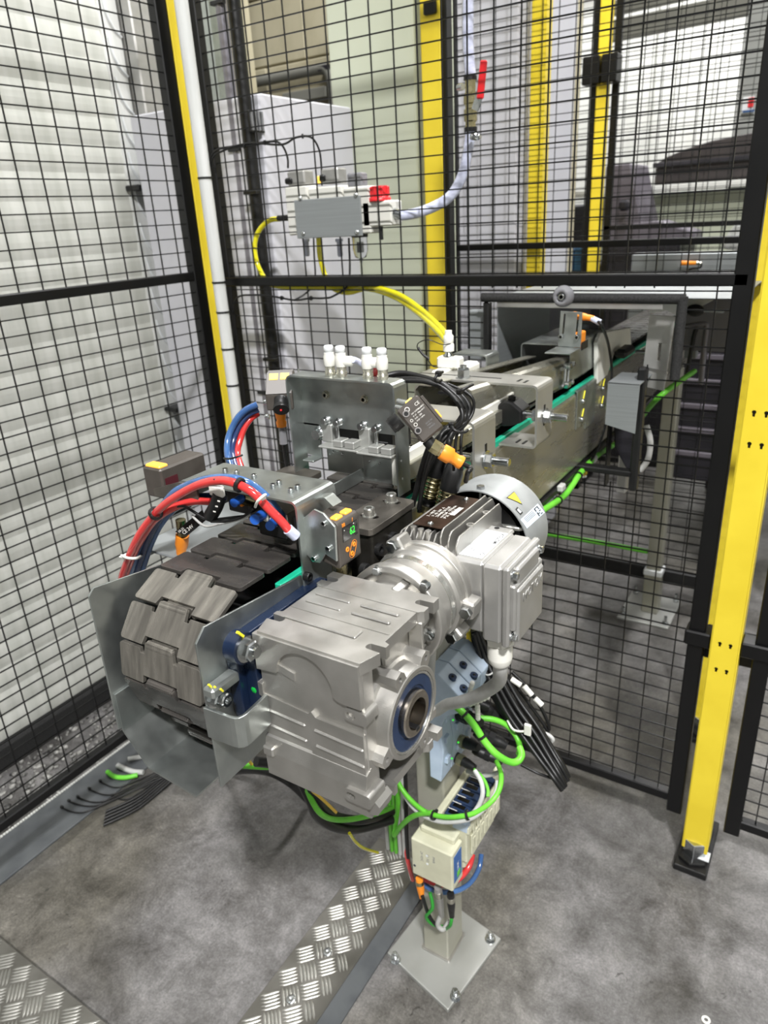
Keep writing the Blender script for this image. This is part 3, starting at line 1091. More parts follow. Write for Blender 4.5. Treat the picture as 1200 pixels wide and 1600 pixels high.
for (px, py) in ((476, 373), (530, 373)):
    q = V((-1.0493, 1.345, 1.2934)) if px == 476 else V((-0.9587, 1.345, 1.2906))
    obj('silencer', MB().lathe([(0.0085, 0), (0.0085, 0.006), (0.0085, 0.006), (0.006, 0.007), (0.006, 0.034), (0.004, 0.037)], (q.x, 1.345, q.z + 0.004), (0, 0, -1), 14), 'hose_clear', vu)
q = V((-0.9049, 1.345, 1.2966))
obj('filter_bowl', MB().lathe([(0.0165, 0), (0.0165, 0.004), (0.0165, 0.03), (0.012, 0.045), (0.004, 0.048), (0.003, 0.056)], (q.x, 1.345, q.z + 0.004), (0, 0, -1), 18), 'glass_clear', vu)
obj('bowl_guard', MB().lathe([(0.018, 0), (0.018, 0.006), (0.018, 0.006), (0.0165, 0.007)], (q.x, 1.345, q.z + 0.006), (0, 0, -1), 18), 'black_plastic', vu)
obj('bowl_float', MB().cyl((q.x, 1.345, q.z - 0.03), (q.x, 1.345, q.z - 0.01), 0.006, None, 10), 'print_grey', vu)
q = V((-1.1162, 1.345, 1.3425))
obj('push_fitting', MB().cyl((q.x - 0.006, 1.345, q.z), (q.x + 0.03, 1.345, q.z), 0.0065, None, 14), 'black_plastic', vu)
obj('hose_tail', MB().cyl((-0.8227, 1.345, 1.3402), (-0.7988, 1.345, 1.3331), 0.011, 0.009, 14), 'zinc_bright', vu)
q = V((-0.8509, 1.345, 1.3109))
obj('silencer', MB().cyl((q.x, 1.345, q.z - 0.022), (q.x, 1.345, q.z + 0.004), 0.0045, None, 10), 'black_plastic', vu)

# hoses of the unit
def cable(name, label, cat, pts, r, m, n=8, sub=6, group=None, ties=(), tm='black_plastic'):
    if not ties:
        return tag(obj(name, MB().tube(pts, r, n, sub), m), label, cat, group)
    t = thing(name, label, cat, pts[0], group)
    obj('sheath', MB().tube(pts, r, n, sub), m, t)
    P = smooth(pts, sub)
    for u, rr in ties:
        i = min(len(P) - 2, int(u * (len(P) - 1)))
        d = (P[i + 1] - P[i]).normalized()
        mb = MB().ring(P[i], d, rr + 0.0015, rr - 0.0005, 0.0035, 12)
        x, y, z = frame_of(d)
        mb.box(P[i] + x * rr - Vector((.002, .002, .002)), P[i] + x * (rr + 0.004) + Vector((.002, .002, .002)), 0.0006)
        obj('cable_tie', mb, tm, t)
    return t


yh = 0.0058
cable('yellow_hose', 'yellow air hose looping from the left side of the service unit', 'hose',
      [(-1.1182, 1.345, 1.3413), (-1.1549, 1.35, 1.3387), (-1.1892, 1.35, 1.3168), (-1.2016, 1.345, 1.2854), (-1.1953, 1.34, 1.2474), (-1.1723, 1.335, 1.2148), (-1.1473, 1.335, 1.199), (-1.0681, 1.335, 1.1947), (-0.9606, 1.335, 1.1948), (-0.8702, 1.325, 1.192),
       (-0.78, 1.28, 1.1794), (-0.6836, 1.2, 1.1614), (-0.5937, 1.1, 1.1495), (-0.5431, 1.04, 1.1416)], yh, 'yellow_hose')
cable('yellow_hose', 'yellow air hose dropping from the bottom of the service unit', 'hose',
      [(-1.013, 1.345, 1.3002), (-1.0138, 1.345, 1.2604), (-1.004, 1.345, 1.2198), (-0.9782, 1.335, 1.1934), (-0.9288, 1.325, 1.1852), (-0.8666, 1.32, 1.1964), (-0.7705, 1.27, 1.188), (-0.6792, 1.2, 1.1685), (-0.5862, 1.1, 1.1529), (-0.5395, 1.04, 1.1448)], yh, 'yellow_hose')
cable('black_signal_cable', 'black cable arching over the mesh to the left solenoid', 'cable',
      [(-1.2598, 1.29, 1.4445), (-1.2399, 1.28, 1.4747), (-1.2084, 1.28, 1.4882), (-1.139, 1.295, 1.4876), (-1.0805, 1.3, 1.491), (-1.0598, 1.305, 1.4834), (-1.0676, 1.33, 1.462), (-1.0847, 1.35, 1.4428)], 0.0022, 'black_cable', 6, 5, None, ((0.4, 0.0035), (0.52, 0.0035)))
cable('black_signal_cable', 'black cable arching over the mesh to the right solenoid', 'cable',
      [(-1.2636, 1.29, 1.3655), (-1.2423, 1.28, 1.4622), (-1.1998, 1.28, 1.4838), (-1.1382, 1.295, 1.4924), (-1.0557, 1.3, 1.4828), (-1.0211, 1.305, 1.4928), (-0.9946, 1.32, 1.4922), (-0.9905, 1.34, 1.4715), (-0.9946, 1.35, 1.4408), (-0.9971, 1.35, 1.4016)], 0.0022, 'black_cable', 6, 5, None, ((0.62, 0.003),))
cable('black_signal_cable', 'thin black cable tied below the middle rail of the fence', 'cable',
      [(-1.2787, 1.3, 1.0293), (-1.2563, 1.29, 1.124), (-1.2266, 1.29, 1.1746), (-1.1753, 1.29, 1.1822), (-1.1264, 1.3, 1.1786), (-1.0618, 1.3, 1.1707), (-1.0199, 1.305, 1.1746), (-0.9844, 1.305, 1.1749), (-0.958, 1.31, 1.1799), (-0.9303, 1.33, 1.2073), (-0.9366, 1.35, 1.2948)], 0.0022, 'black_cable', 6, 5, None, ((0.45, 0.0035), (0.6, 0.0035)))
cable('black_signal_cable', 'thin black cable hanging straight down from under the service unit', 'cable',
      [(-1.0312, 1.35, 1.2979), (-1.0336, 1.35, 1.2605), (-1.038, 1.35, 1.2058), (-1.043, 1.32, 1.1838), (-1.0618, 1.3, 1.1707)], 0.002, 'black_cable', 6, 5)

# ball valve behind the fence, its braided hoses
by = 1.4
bvx, bvz = (-0.671, 1.5345)
bv = thing('ball_valve', 'brass ball valve with red lever on the clear hose', 'valve', (bvx, 1.4, bvz - 0.06))
z1_ = (-0.6747, 1.5643)[1]
z2_ = (-0.6755, 1.4771)[1]
L_ = z1_ - z2_
obj('body', MB().lathe([(0.0105, 0), (0.0105, 0.014), (0.013, 0.016), (0.013, 0.016), (0.013, L_ * 0.4), (0.0105, L_ * 0.42), (0.0105, L_ * 0.5), (0.0135, L_ * 0.52), (0.0135, L_ * 0.68), (0.0105, L_ * 0.7), (0.0105, L_)], (bvx, 1.4, z2_), 'z', 8, False), 'brass', bv)
obj('collar', MB().cyl((bvx, 1.4, z1_ - 0.004), (bvx, 1.4, z1_ + 0.003), 0.0125, None, 16), 'black_plastic', bv)
obj('collar', MB().cyl((bvx, 1.4, z2_ - 0.003), (bvx, 1.4, z2_ + 0.005), 0.0125, None, 16), 'black_plastic', bv)
hp = [(-0.6547, 1.385, 1.5082), (-0.6419, 1.38, 1.5272), (-0.6393, 1.38, 1.5392), (-0.6355, 1.38, 1.5812)]
obj('handle_plate', MB().beam(hp[0], hp[2], 0.014, 0.003, (0, 1, 0)), 'zinc_bright', bv)
obj('handle', MB().beam((-0.6419, 1.38, 1.5241), (-0.6342, 1.38, 1.5851), 0.0145, 0.006, (0, 1, 0), 0.0025), 'red_plastic', bv)
obj('clamp_screw', MB().lathe([(0.006, 0), (0.006, 0.012)], (-0.6863, 1.38, 1.5481), (1, -0.3, 0), 10), 'zinc_bright', bv)
obj('clamp_screw', MB().lathe([(0.006, 0), (0.006, 0.016), (0.0035, 0.016), (0.0035, 0.022)], (-0.6592, 1.38, 1.4636), (1, -0.3, -0.1), 10), 'zinc_bright', bv)
cable('clear_hose', 'clear braided hose coming down from above into the ball valve', 'hose',
      [(bvx + 0.001, 1.4, z1_), (-0.6755, 1.4, 1.6276), (-0.6734, 1.4, 1.7245)], 0.0105, 'hose_clear', 14, 4)
cable('clear_hose', 'clear braided hose curving from the ball valve to the service unit', 'hose',
      [(bvx, 1.4, z2_), (-0.6771, 1.4, 1.4431), (-0.6901, 1.4, 1.399), (-0.7121, 1.395, 1.3657), (-0.7409, 1.38, 1.3474), (-0.7744, 1.36, 1.3363), (-0.8033, 1.345, 1.3333)], 0.0102, 'hose_clear', 14, 6)

# ------------------------------------------------------------------ hall beyond
tb = thing('covered_crate', 'bulky object under a dark tarpaulin in the hall beyond the fence', 'crate', (-0.7562, 4.4, 1.3941))
c0, c1 = (-1.0111, 4.4, 1.4106), (-0.5299, 4.4, 1.6326)
x0, z0, x1, z1 = c0[0], c0[2], c1[0], c1[2]
dx_, h_ = x1 - x0, z1 - z0
obj('cover', MB().prism([(x0, z0), (x1 + 0.4, z0), (x1 + 0.4, z1 + 0.02), (x1, z1), (x0 + .55 * dx_, z1 - .1 * h_), (x0 + dx_ * .3, z1 - .22 * h_), (x0 + .1 * dx_, z1 - .36 * h_), (x0 + .06 * dx_, z1 - .42 * h_), (x0, z1 - .48 * h_)], 'y', 4.4, 4.9), 'tarp_dark', tb, bevel=0.012)
obj('strap', MB().box((x0 - 0.01, 4.37, (z0 + z1) / 2 - 0.015), (x1, 4.4, (z0 + z1) / 2 + 0.005), 0.003), 'machine_dark', tb)
mc = thing('machine_body', 'pale green machine carrying the tarpaulin covered crate', 'machine', (-0.8164, 4.4, 0.7082))
obj('body', MB().box((x0 - 0.3, 4.42, z0 - 0.55), (x1 + 0.8, 4.95, z0 - 0.035), 0.01), 'cabinet_green', mc)
for lx_ in (x0 - 0.2, x1 + 0.6):
    obj('leg', MB().box((lx_, 4.6, 0), (lx_ + 0.12, 4.9, z0 - 0.55), 0.01), 'machine_dark', mc)
obj('ledge', MB().box((x0 - 0.42, 4.3, z0 - 0.03), (x1 + 0.8, 4.395, z0 + 0.005), 0.005), 'wall_white', mc)
pm = thing('shrouded_machine', 'purple grey tapering machine part beside the tarpaulin', 'machine', (-1.0642, 3.9, 1.09))
a0 = (-1.1227, 3.9, 1.085); 
obj('hood', MB().prism([(-1.1336, 1.1534), (-0.9107, 1.1469), (-0.9452, 1.2664), (-0.996, 1.442), (-1.0137, 1.5138), (-1.1373, 1.5121)], 'y', 3.9, 4.25), 'machine_purple', pm, bevel=0.01)
obj('arm', MB().prism([(-0.9829, 1.2403), (-0.8477, 1.249), (-0.6829, 1.1942), (-0.6781, 1.1486), (-0.9765, 1.1575)], 'y', 3.86, 4.05), 'machine_purple', pm, bevel=0.01)
obj('base', MB().box((-1.082, 3.8, 1.0054), (-0.7324, 4.2, 1.1505), 0.01), 'machine_dark', pm)
obj('pedestal', MB().box((-1.2, 3.86, 0), (-0.75, 4.2, 1.06), 0.01), 'machine_dark', pm)
obj('clamp_head', MB().box((-1.0327, 3.8, 1.3019), (-0.9909, 3.86, 1.3504), 0.01), 'machine_dark', pm)
cr = thing('parts_rack', 'dark rack with blue crates low beyond the far yellow posts', 'rack', (-1.329, 3.9, 0.9985))
obj('frame', MB().box((-1.4767, 3.9, 0.8988), (-1.2915, 4.3, 1.3438), 0.01), 'machine_dark', cr)
for k in range(4):
    q0, q1 = V((-1.4327, 3.86, 1.0224)), V((-1.3802, 3.86, 1.1373))
    w = q1.x - q0.x
    obj('crate', MB().box((q0.x + k * w * 1.18, 3.82, q0.z), (q0.x + k * w * 1.18 + w, 3.9, q1.z), 0.004), 'crate_blue', cr)
wt = thing('white_tank', 'white rounded tank partly hidden behind the right fence frame', 'tank', (-0.4738, 3.6, 1.1243))
obj('body', MB().prism([(-0.5175, 1.1254), (-0.4226, 1.1179), (-0.4189, 1.2255), (-0.4789, 1.228), (-0.5043, 1.1878)], 'y', 3.6, 3.9), 'white_pipe', wt, bevel=0.015)
obj('stand', MB().box((-0.47, 3.62, 0), (-0.36, 3.88, (-0.4744, 1.1296)[1]), 0.01), 'machine_dark', wt)
sg = thing('hall_sign', 'small red and white notice with blue foot on the far post', 'sign', (-0.6731, 5, 1.7933))
obj('board', MB().box((-0.7032, 5, 1.771), (-0.6444, 5.02, 1.8548), 0.002), 'sticker_white', sg)
obj('red_field', MB().box((-0.6726, 4.99, 1.7988), (-0.6443, 5, 1.8468), 0.001), 'red_plastic', sg)
obj('blue_field', MB().box((-0.696, 4.99, 1.7759), (-0.6364, 5, 1.786), 0.001), 'label_blue', sg)
hp_ = MB().box((-0.5821, 5.02, 0.8947), (-0.7341, 5.2, 2.5294), 0.01)
tag(obj('hall_column', hp_, 'wall_grey'), 'grey steel column in the hall carrying the red and white notice', 'column')
hb = MB().beam((-1.8795, 6, 2.4726), (-0.6222, 6, 2.4982), 0.1, 0.12)
tag(obj('hall_girder', hb, 'steel_beam'), 'grey girder crossing the hall wall high above the tarpaulin, upper of two', 'girder')
hb = MB().beam((-1.8877, 6, 2.6101), (-0.7854, 6, 2.6352), 0.08, 0.08)
tag(obj('hall_girder', hb, 'steel_beam'), 'thin grey girder topmost on the far hall wall', 'girder')

# far conveyor column behind the fence
fc = thing('conveyor_stand', 'grey square conveyor column on a pale base plate beyond the fence', 'stand', (-0.425, 2.32, 0))
obj('base_plate', MB().box((-0.515, 2.22, 0), (-0.345, 2.43, 0.01), 0.002), 'plate_zinc', fc)
obj('lower_tube', MB().box((-0.452, 2.29, 0.01), (-0.398, 2.344, 0.17), 0.003), 'column_grey', fc)
obj('tube', MB().box((-0.448, 2.294, 0.16), (-0.402, 2.34, 0.86), 0.003), 'column_grey', fc)
obj('collar', MB().box((-0.455, 2.287, 0.155), (-0.395, 2.347, 0.175), 0.002), 'sticker_white', fc)
for x, y in ((-0.5, 2.24), (-0.36, 2.24), (-0.5, 2.41), (-0.36, 2.41)):
    b = MB().hexa((x, y, 0.01), 'z', 0.017, 0.009)
    b.cyl((x, y, 0.01), (x, y, 0.04), 0.005, None, 10)
    obj('anchor_bolt', b, 'zinc_bright', fc)

# ------------------------------------------------------------------ conveyor
CX, XN, XF = -0.4645, -0.40, -0.529
ZT, ZB, ZC = 1.014, 0.866, 1.0375
cv = thing('conveyor', 'narrow stainless chain conveyor running from the drum through the fence', 'conveyor', (CX, 1.3, 0.86))
YE = 2.5
np_ = MB().sheet([(XN - 0.014, ZT - 0.001), (XN - 0.001, ZT - 0.001), (XN - 0.001, ZB), (XN - 0.02, ZB)], 0.002, 'y', 0.60, YE, 0.006)
obj('side_plate', np_, 'stainless', cv)
fp = MB().sheet([(XF + 0.014, ZT - 0.001), (XF + 0.001, ZT - 0.001), (XF + 0.001, ZB), (XF + 0.02, ZB)], 0.002, 'y', 0.60, YE, 0.006)
obj('side_plate', fp, 'stainless', cv)
obj('side_plate', MB().box((XN - 0.002, 0.45, 0.90), (XN, 0.625, ZT + 0.004), 0.0008), 'galvanised', cv)
obj('side_plate', MB().box((XF, 0.45, 0.90), (XF + 0.002, 0.625, ZT + 0.004), 0.0008), 'galvanised', cv)
obj('bottom_plate', MB().box((XF + 0.004, 0.62, ZB), (XN - 0.004, YE, ZB + 0.003)), 'stainless', cv)
obj('drum_core', MB().cyl((XF + 0.03, 0.413, 0.955), (XN - 0.03, 0.413, 0.955), 0.055, None, 20), 'black_plastic', cv)
obj('frame_core', MB().box((XF + 0.012, 0.5, 0.9), (XN - 0.012, YE - .02, ZC - 0.022)), 'black_plastic', cv)
for x in (XN - 0.012, XF + 0.004):
    obj('slide_rail', MB().box((x, 0.435, ZT - 0.004), (x + 0.008, YE, ZT + 0.0085), 0.001), 'green_rail', cv)

# chain links: local u across, v along the run (front edge at v = 0), w outward
PL, HW, TH = 0.038, 0.0515, 0.0042


def link_outline():
    r = 0.0035
    e0, e1 = 0.0016, PL - 0.0022
    o = []

    def corner(cx, cy, a0, a1, rad=r, k=3):
        for i in range(k + 1):
            t = math.radians(a0 + (a1 - a0) * i / k)
            o.append((cx + rad * math.cos(t), cy + rad * math.sin(t)))
    corner(HW - r, e0 + r, -90, 0)
    corner(HW - r, e1 - r, 0, 90)
    o.append((0.0245, e1))
    o.append((0.0235, e1 - 0.004))
    o.append((0.0185, e1 - 0.004))
    o.append((0.0175, e1 + 0.0035))
    corner(0.0145, e1 + 0.0045, 0, 90, 0.003)
    corner(-0.0145, e1 + 0.0045, 90, 180, 0.003)
    o.append((-0.0175, e1 + 0.0035))
    o.append((-0.0185, e1 - 0.004))
    o.append((-0.0235, e1 - 0.004))
    o.append((-0.0245, e1))
    corner(-HW + r, e1 - r, 90, 180)
    corner(-HW + r, e0 + r, 180, 270)
    o.append((-0.0225, e0))
    o.append((-0.0215, 0.0096))
    o.append((0.0215, 0.0096))
    o.append((0.0225, e0))
    return o


LINK = link_outline()


def link_mesh(M):
    mb = MB().at(M)
    mb.prism(LINK, 'z', -TH, 0)
    mb.cyl((-0.0162, PL + 0.0012, -0.0042), (0.0162, PL + 0.0012, -0.0042), 0.0046, None, 14)
    mb.box((-0.016, 0.004, -0.016), (0.016, PL - 0.004, -TH))
    return mb


def place(y, z, ang):
    """frame of a link whose front edge lies at (y, z); ang tilts the run downward towards the front"""
    a = math.radians(ang)
    vdir = Vector((0, math.cos(a), math.sin(a)))
    w = Vector((0, -math.sin(a), math.cos(a)))
    x = vdir.cross(w)
    return Matrix(((1, 0, 0, CX), (0, vdir.y, w.y, y), (0, vdir.z, w.z, z), (0, 0, 0, 1)))


YS = 0.391
first = obj('chain_link', link_mesh(place(YS, ZC, 0)), 'chain_plastic', cv, bevel=0.0011)
for k in range(1, 55):
    inst(first, 'chain_link', cv, (0, PL * k, 0))
y, z = YS, ZC
for ang in (27, 54, 81, 108, 135, 162):
    a = math.radians(ang)
    y, z = y - PL * math.cos(a), z - PL * math.sin(a)
    obj('chain_link', link_mesh(place(y, z, ang)), 'chain_scuffed' if ang < 100 else 'chain_plastic', cv, bevel=0.0011)
for k in range(5):
    y += PL
    obj('chain_link', link_mesh(place(y - PL + 0.002, z - 0.003, 180)), 'chain_plastic', cv)

# drum guard: two cheeks and a folded trough
dg = thing('drum_guard', 'galvanised sheet guard with an open trough round the conveyor drum', 'guard', (CX, 0.38, 0.75))
gn = [(0.335, 1.034), (0.46, 1.022), (0.46, 0.885), (0.3835, 0.8774), (0.3237, 0.8768), (0.3238, 1.0235)]
obj('cheek', MB().prism(gn, 'x', XN - 0.001, XN + 0.001), 'galvanised', dg, bevel=0.0004)
gf = [(0.329, 1.041), (0.46, 1.022), (0.46, 0.885), (0.3209, 0.891), (0.3227, 1.0353)]
obj('cheek', MB().prism(gf, 'x', XF - 0.001, XF + 0.001), 'galvanised', dg, bevel=0.0004)
tr = MB()
tr.sheet([(XF + 0.0022, 0.93), (XF + 0.0022, 0.888), (-0.4997, 0.8545), (-0.4363, 0.8485)], 0.002, 'y', 0.324, 0.47, 0.003)
obj('trough', tr, 'galvanised', dg)
obj('rear_sheet', MB().box((XF, 0.462, 0.85), (XN, 0.464, 0.97)), 'galvanised', dg)

# column stand
cs = thing('conveyor_stand', 'grey square conveyor column bolted to the floor by a square base plate', 'stand', (-0.478, 0.85, 0))
obj('base_plate', MB().prism([(-0.562, 0.778), (-0.4097, 0.74), (-0.3825, 0.9145), (-.545, .945)], 'z', 0, 0.01), 'plate_zinc', cs, bevel=0.002)
obj('column', MB().prism(rrect(-0.505, 0.822, -0.451, 0.884, 0.004), 'z', 0.0102, 0.862), 'column_grey', cs)
obj('weld_bead', MB().prism(rrect(-0.509, 0.818, -0.447, 0.888, 0.004), 'z', 0.01, 0.014), 'cast_alu', cs, bevel=0.002)
for q in ((-0.5399, 0.7728, 0.01), (-0.3999, 0.9015, 0.01), (-0.408, 0.7673, 0.01), (-0.535, 0.925, 0.01)):
    b = MB().washer(q, 'z', 0.0105, 0.002)
    b.hexa((q[0], q[1], 0.012), 'z', 0.015, 0.009)
    b.cyl((q[0], q[1], 0.012), (q[0], q[1], 0.031), 0.0045, None, 10, True, 0.001)
    obj('anchor_bolt', b, 'zinc_bright', cs)
for q in ((-0.4505, 0.9525, 0.6545), (-0.4505, 0.9653, 0.6237)):
    obj('hole_shade_disc', MB().cyl((-0.4512, q[1], q[2]), (-0.4503, q[1], q[2]), 0.002, None, 8), 'black_plastic', cs)  # black disc laid on for the shade of an open hole

# ------------------------------------------------------------------ hold-down channel over the chain
hd = thing('hold_down_channel', 'long stainless channel lying over the chain between bracket and hood', 'channel', (-0.44, 1.1, 1.04))
XC = -0.412
p0, p1_, p2_, p3_ = V((-0.412, 0.8602, 1.113)), V((-0.412, 1.2623, 1.078)), V((-0.412, 0.8598, 1.0841)), V((-0.412, 1.2515, 1.0292))
hm = MB()
w = 0.075
sec = []
for (yy, zt_, zb2) in ((p0.y, 1.113, 1.052), (1.265, 1.081, 1.036)):
    sec.append([(XC, yy, zb2), (XC, yy, zt_ - 0.008), (XC - 0.002, yy, zt_ - 0.003), (XC - 0.008, yy, zt_), (XC - 0.026, yy, zt_), (XC - 0.026, yy, zt_ - 0.002), (XC - 0.008, yy, zt_ - 0.002), (XC - 0.002, yy, zt_ - 0.008), (XC - 0.002, yy, zb2)])
n = len(sec[0])
hm.add(sec[0] + sec[1], [tuple(range(n)), tuple(range(n, 2 * n))[::-1]] + [(i, i + n, (i + 1) % n + n, (i + 1) % n) for i in range(n)])
obj('near_wall', hm, 'stainless', hd)
hm2 = MB()
vs2 = [[(2 * (XC - 0.045) - q[0], q[1], q[2]) for q in s_] for s_ in sec]
hm2.add(vs2[0] + vs2[1], [tuple(range(n))[::-1], tuple(range(n, 2 * n))] + [(i, (i + 1) % n, (i + 1) % n + n, i + n) for i in range(n)])
obj('far_wall', hm2, 'stainless', hd)
obj('core_strip', MB().beam((XC - 0.045, p0.y + .02, 1.098), (XC - 0.045, 1.26, 1.066), 0.036, 0.004), 'black_plastic', hd)
for (yy, zz) in ((0.96, 1.11), (1.03, 1.103)):
    obj('white_pad', MB().box((XC - 0.12, yy, zz - 0.03), (XC - 0.095, yy + 0.06, zz), 0.004), 'white_plastic', hd)

# end cover with the sensor plate
ec = thing('end_cover', 'dark galvanised cover at the end of the hold-down channel', 'cover', (-0.44, 1.3, 1.03))
m = MB().sheet([(XC - 0.088, 1.045), (XC - 0.088, 1.105), (XC + 0.004, 1.105), (XC + 0.004, 1.04)], 0.002, 'y', (1.2521, 1.0652)[0], (1.435, 0.9977)[0], 0.006)
obj('hood', m, 'galvanised', ec)
spy = (1.3403, 1.0837)[0]
sp_ = thing('sensor_plate', 'slotted upright galvanised plate carrying the orange-backed sensor', 'bracket', (-0.45, spy, 1.106))
yq = 1.215
e = [(-0.418, 1.1095), (-0.3786, 1.109), (-0.3784, 1.1673), (-0.416, 1.1687)]
s1 = [(-0.4121, 1.1304), (-0.4087, 1.1305), (-0.4068, 1.1636), (-0.4102, 1.1646)]
s2 = [(-0.3886, 1.1301), (-0.3853, 1.1302), (-0.3837, 1.163), (-0.387, 1.164)]
obj('upright', MB().prism(e, 'y', yq, yq + 0.002, [s1, s2]), 'galvanised', sp_, bevel=0.0004)
zf = e[0][1]
obj('foot', MB().box((e[0][0] - 0.004, yq - 0.055, 1.106), (e[1][0], yq + 0.002, 1.1085), 0.0006), 'galvanised', sp_)
for q in ((-0.4123, 1.213, 1.1264), (-0.3844, 1.213, 1.1263)):
    obj('screw', MB().socket(q, (0, -1, 0), 0.004, 0.005), 'zinc_bright', sp_)
for q in ((-0.4146, 1.2219, 1.1085), (-0.3959, 1.2201, 1.1085)):
    obj('screw', MB().socket(q, 'z', 0.004, 0.0025), 'zinc_bright', sp_)
os_ = thing('orange_sensor', 'orange and black sensor behind the slotted plate with an orange plug', 'sensor', (-0.43, yq + 0.02, 1.12))
obj('body', MB().box((-0.392, 1.219, 1.1045), (-0.3795, 1.245, 1.1334), 0.002), 'orange_plastic', os_)
obj('window', MB().box((-0.3765, 1.216, 1.1035), (-0.3779, 1.25, 1.1174), 0.002), 'black_plastic', os_)
pa, pb = V((-0.3984, 1.23, 1.1607)), V((-0.3673, 1.23, 1.1561))
obj('plug', MB().lathe([(0.0062, 0), (0.0062, 0.02), (0.0052, 0.024), (0.0052, 0.03), (0.0045, 0.036)], pa, pb - pa, 12), 'orange_plastic', os_)
obj('plug_sleeve', MB().cyl(pb, (-0.3518, 1.23, 1.1491), 0.005, 0.0055, 12), 'hose_clear', os_)
cable('sensor_cable', 'black cable hanging from the orange plug down past the side plate', 'cable',
      [(-0.3562, 1.23, 1.1511), (-0.3469, 1.23, 1.1408), (-0.385, 1.418, 1.0721), (-0.38, 1.4305, 1.0198), (-0.38, 1.4247, 0.9497), (-0.385, 1.3975, 0.8897), (-0.39, 1.3517, 0.8596), (-0.395, 1.281, 0.851), (-0.395, 1.2068, 0.8567)], 0.0028, 'black_cable', 8, 6)

# chrome cross clamp on the channel
cc = thing('cross_clamp', 'chrome cross clamp screwed to the side of the hold-down channel', 'clamp', (-0.405, 1.24, 1.04))
q1, q2 = V((-0.404, 1.2254, 1.074)), V((-0.404, 1.2227, 1.0429))
for q in (q1, q2):
    obj('clamp_block', MB().box((q.x - 0.006, q.y - 0.008, q.z - 0.006), (q.x + 0.008, q.y + 0.008, q.z + 0.006), 0.002), 'zinc_bright', cc)
    for dy in (-0.012, 0.012):
        obj('screw', MB().socket((q.x + 0.004, q.y + dy, q.z + 0.002), (1, 0, 0), 0.0045, 0.006), 'zinc_bright', cc)
    obj('cross_screw', MB().cyl((q.x, q.y - 0.028, q.z), (q.x, q.y + 0.028, q.z), 0.0035, None, 10), 'zinc_bright', cc)
for dy in (-0.009, 0.009):
    obj('link_rod', MB().cyl(q1 + V(0, dy, 0), q2 + V(0, dy, 0), 0.003, None, 10), 'zinc_bright', cc)

# splice plates
def splice(label, y0, y1, z0, z1, scr, x=XN):
    t = thing('splice_plate', label, 'plate', (x, (y0 + y1) / 2, z0))
    obj('plate', MB().sheet([(x - 0.012, z1), (x + 0.0015, z1), (x + 0.0015, z0)], 0.002, 'y', y0, y1, 0.004), 'galvanised', t)
    for q in scr:
        obj('screw', MB().ball((x + 0.0035, q[0], q[1]), 0.0055, 12, 6, (0.7, 1, 1)), 'zinc_bright', t)
        obj('paint_mark', MB().beam((x + 0.003, q[0] + 0.002, q[1] + 0.004), (x + 0.003, q[0] + 0.01, q[1] + 0.018), 0.002, 0.001), 'paint_mark_yellow', t)
    return t
a0, a1 = (1.2744, 1.0241), (1.4062, 0.9328)
splice('front galvanised splice plate on the side plate below the cross clamp', a0[0], a0[0] + 0.055, (1.2943, 0.9464)[1], 1.018, [(1.3057, 0.993), (1.3037, 0.9589)])
splice('rear galvanised splice plate on the side plate next to the grey cover', a0[0] + 0.058, a0[0] + 0.115, (1.4062, 0.9328)[1], 1.018, [(1.4335, 0.9896), (1.4323, 0.9543)])
gb = thing('side_cover', 'flat grey galvanised cover beside the conveyor in front of the fence cut-out', 'cover', (-0.345, 1.29, 0.9))
y_ = 1.27
c_ = [(-0.3432, 1.0406), (-0.2879, 1.0399), (-0.2895, 0.951), (-0.3438, 0.9632)]
obj('plate', MB().prism(c_, 'y', y_, y_ + 0.002), 'door_plate', gb, bevel=0.0004)
obj('top_flange', MB().prism([(c_[0][0], y_), (c_[1][0], y_), (c_[1][0], y_ + 0.09), (c_[0][0], y_ + 0.09)], 'z', c_[0][1] - 0.002, c_[0][1]), 'door_plate', gb)

# bent bracket frames
def c_bracket(label, y0, y1, xo, z1, z0, xi_top, xi_bot, slots=True, foot=True):
    t = thing('bent_bracket', label, 'bracket', (xo, (y0 + y1) / 2, z0))
    path = [(xi_top, z1), (xo, z1), (xo, z0)] + ([(xi_bot, z0)] if foot else [])
    obj('bent_plate', MB().sheet(path, 0.003, 'y', y0, y1, 0.007), 'steel_sheet', t)
    return t
b1 = c_bracket('bent stainless bracket bridging the conveyor beside the black rail clamp', 0.925, 0.985, -0.3455, 1.106, 1.018, (-0.5443, 1.1116)[0], -0.401)
for (xa_, xb_) in (((-0.5446, 1.1076)[0], (-0.4759, 1.1052)[0]), ((-0.458, 1.1063)[0], (-0.4102, 1.1039)[0])):
    obj('slot', MB().box((xa_, 0.951, 1.1068), (xb_, 0.955, 1.1078)), 'black_plastic', b1)
for q in ((-0.3808, 0.9497, 1.1078), (-0.3693, 0.9447, 1.1078)):
    obj('slot', MB().box((q[0] - 0.002, q[1] - 0.008, 1.1068), (q[0] + 0.002, q[1] + 0.008, 1.1078)), 'black_plastic', b1)
for q in ((-0.3785, 0.9436, 1.021), (-0.3677, 0.9411, 1.021)):
    obj('slot', MB().box((q[0] - 0.0015, q[1] - 0.008, 1.0192), (q[0] + 0.0015, q[1] + 0.008, 1.0205)), 'black_plastic', b1)
obj('leg_slot', MB().box((-0.3442, 0.950, 1.045), (-0.3432, 0.955, 1.075)), 'black_plastic', b1)
q = (-0.4649, 0.9407, 1.1078)
nb = MB().washer(q, 'z', 0.011, 0.002)
nb.hexa((q[0], q[1], 1.1098), 'z', 0.017, 0.012)
nb.cyl((q[0], q[1], 1.12), (q[0], q[1], 1.126), 0.005, None, 10)
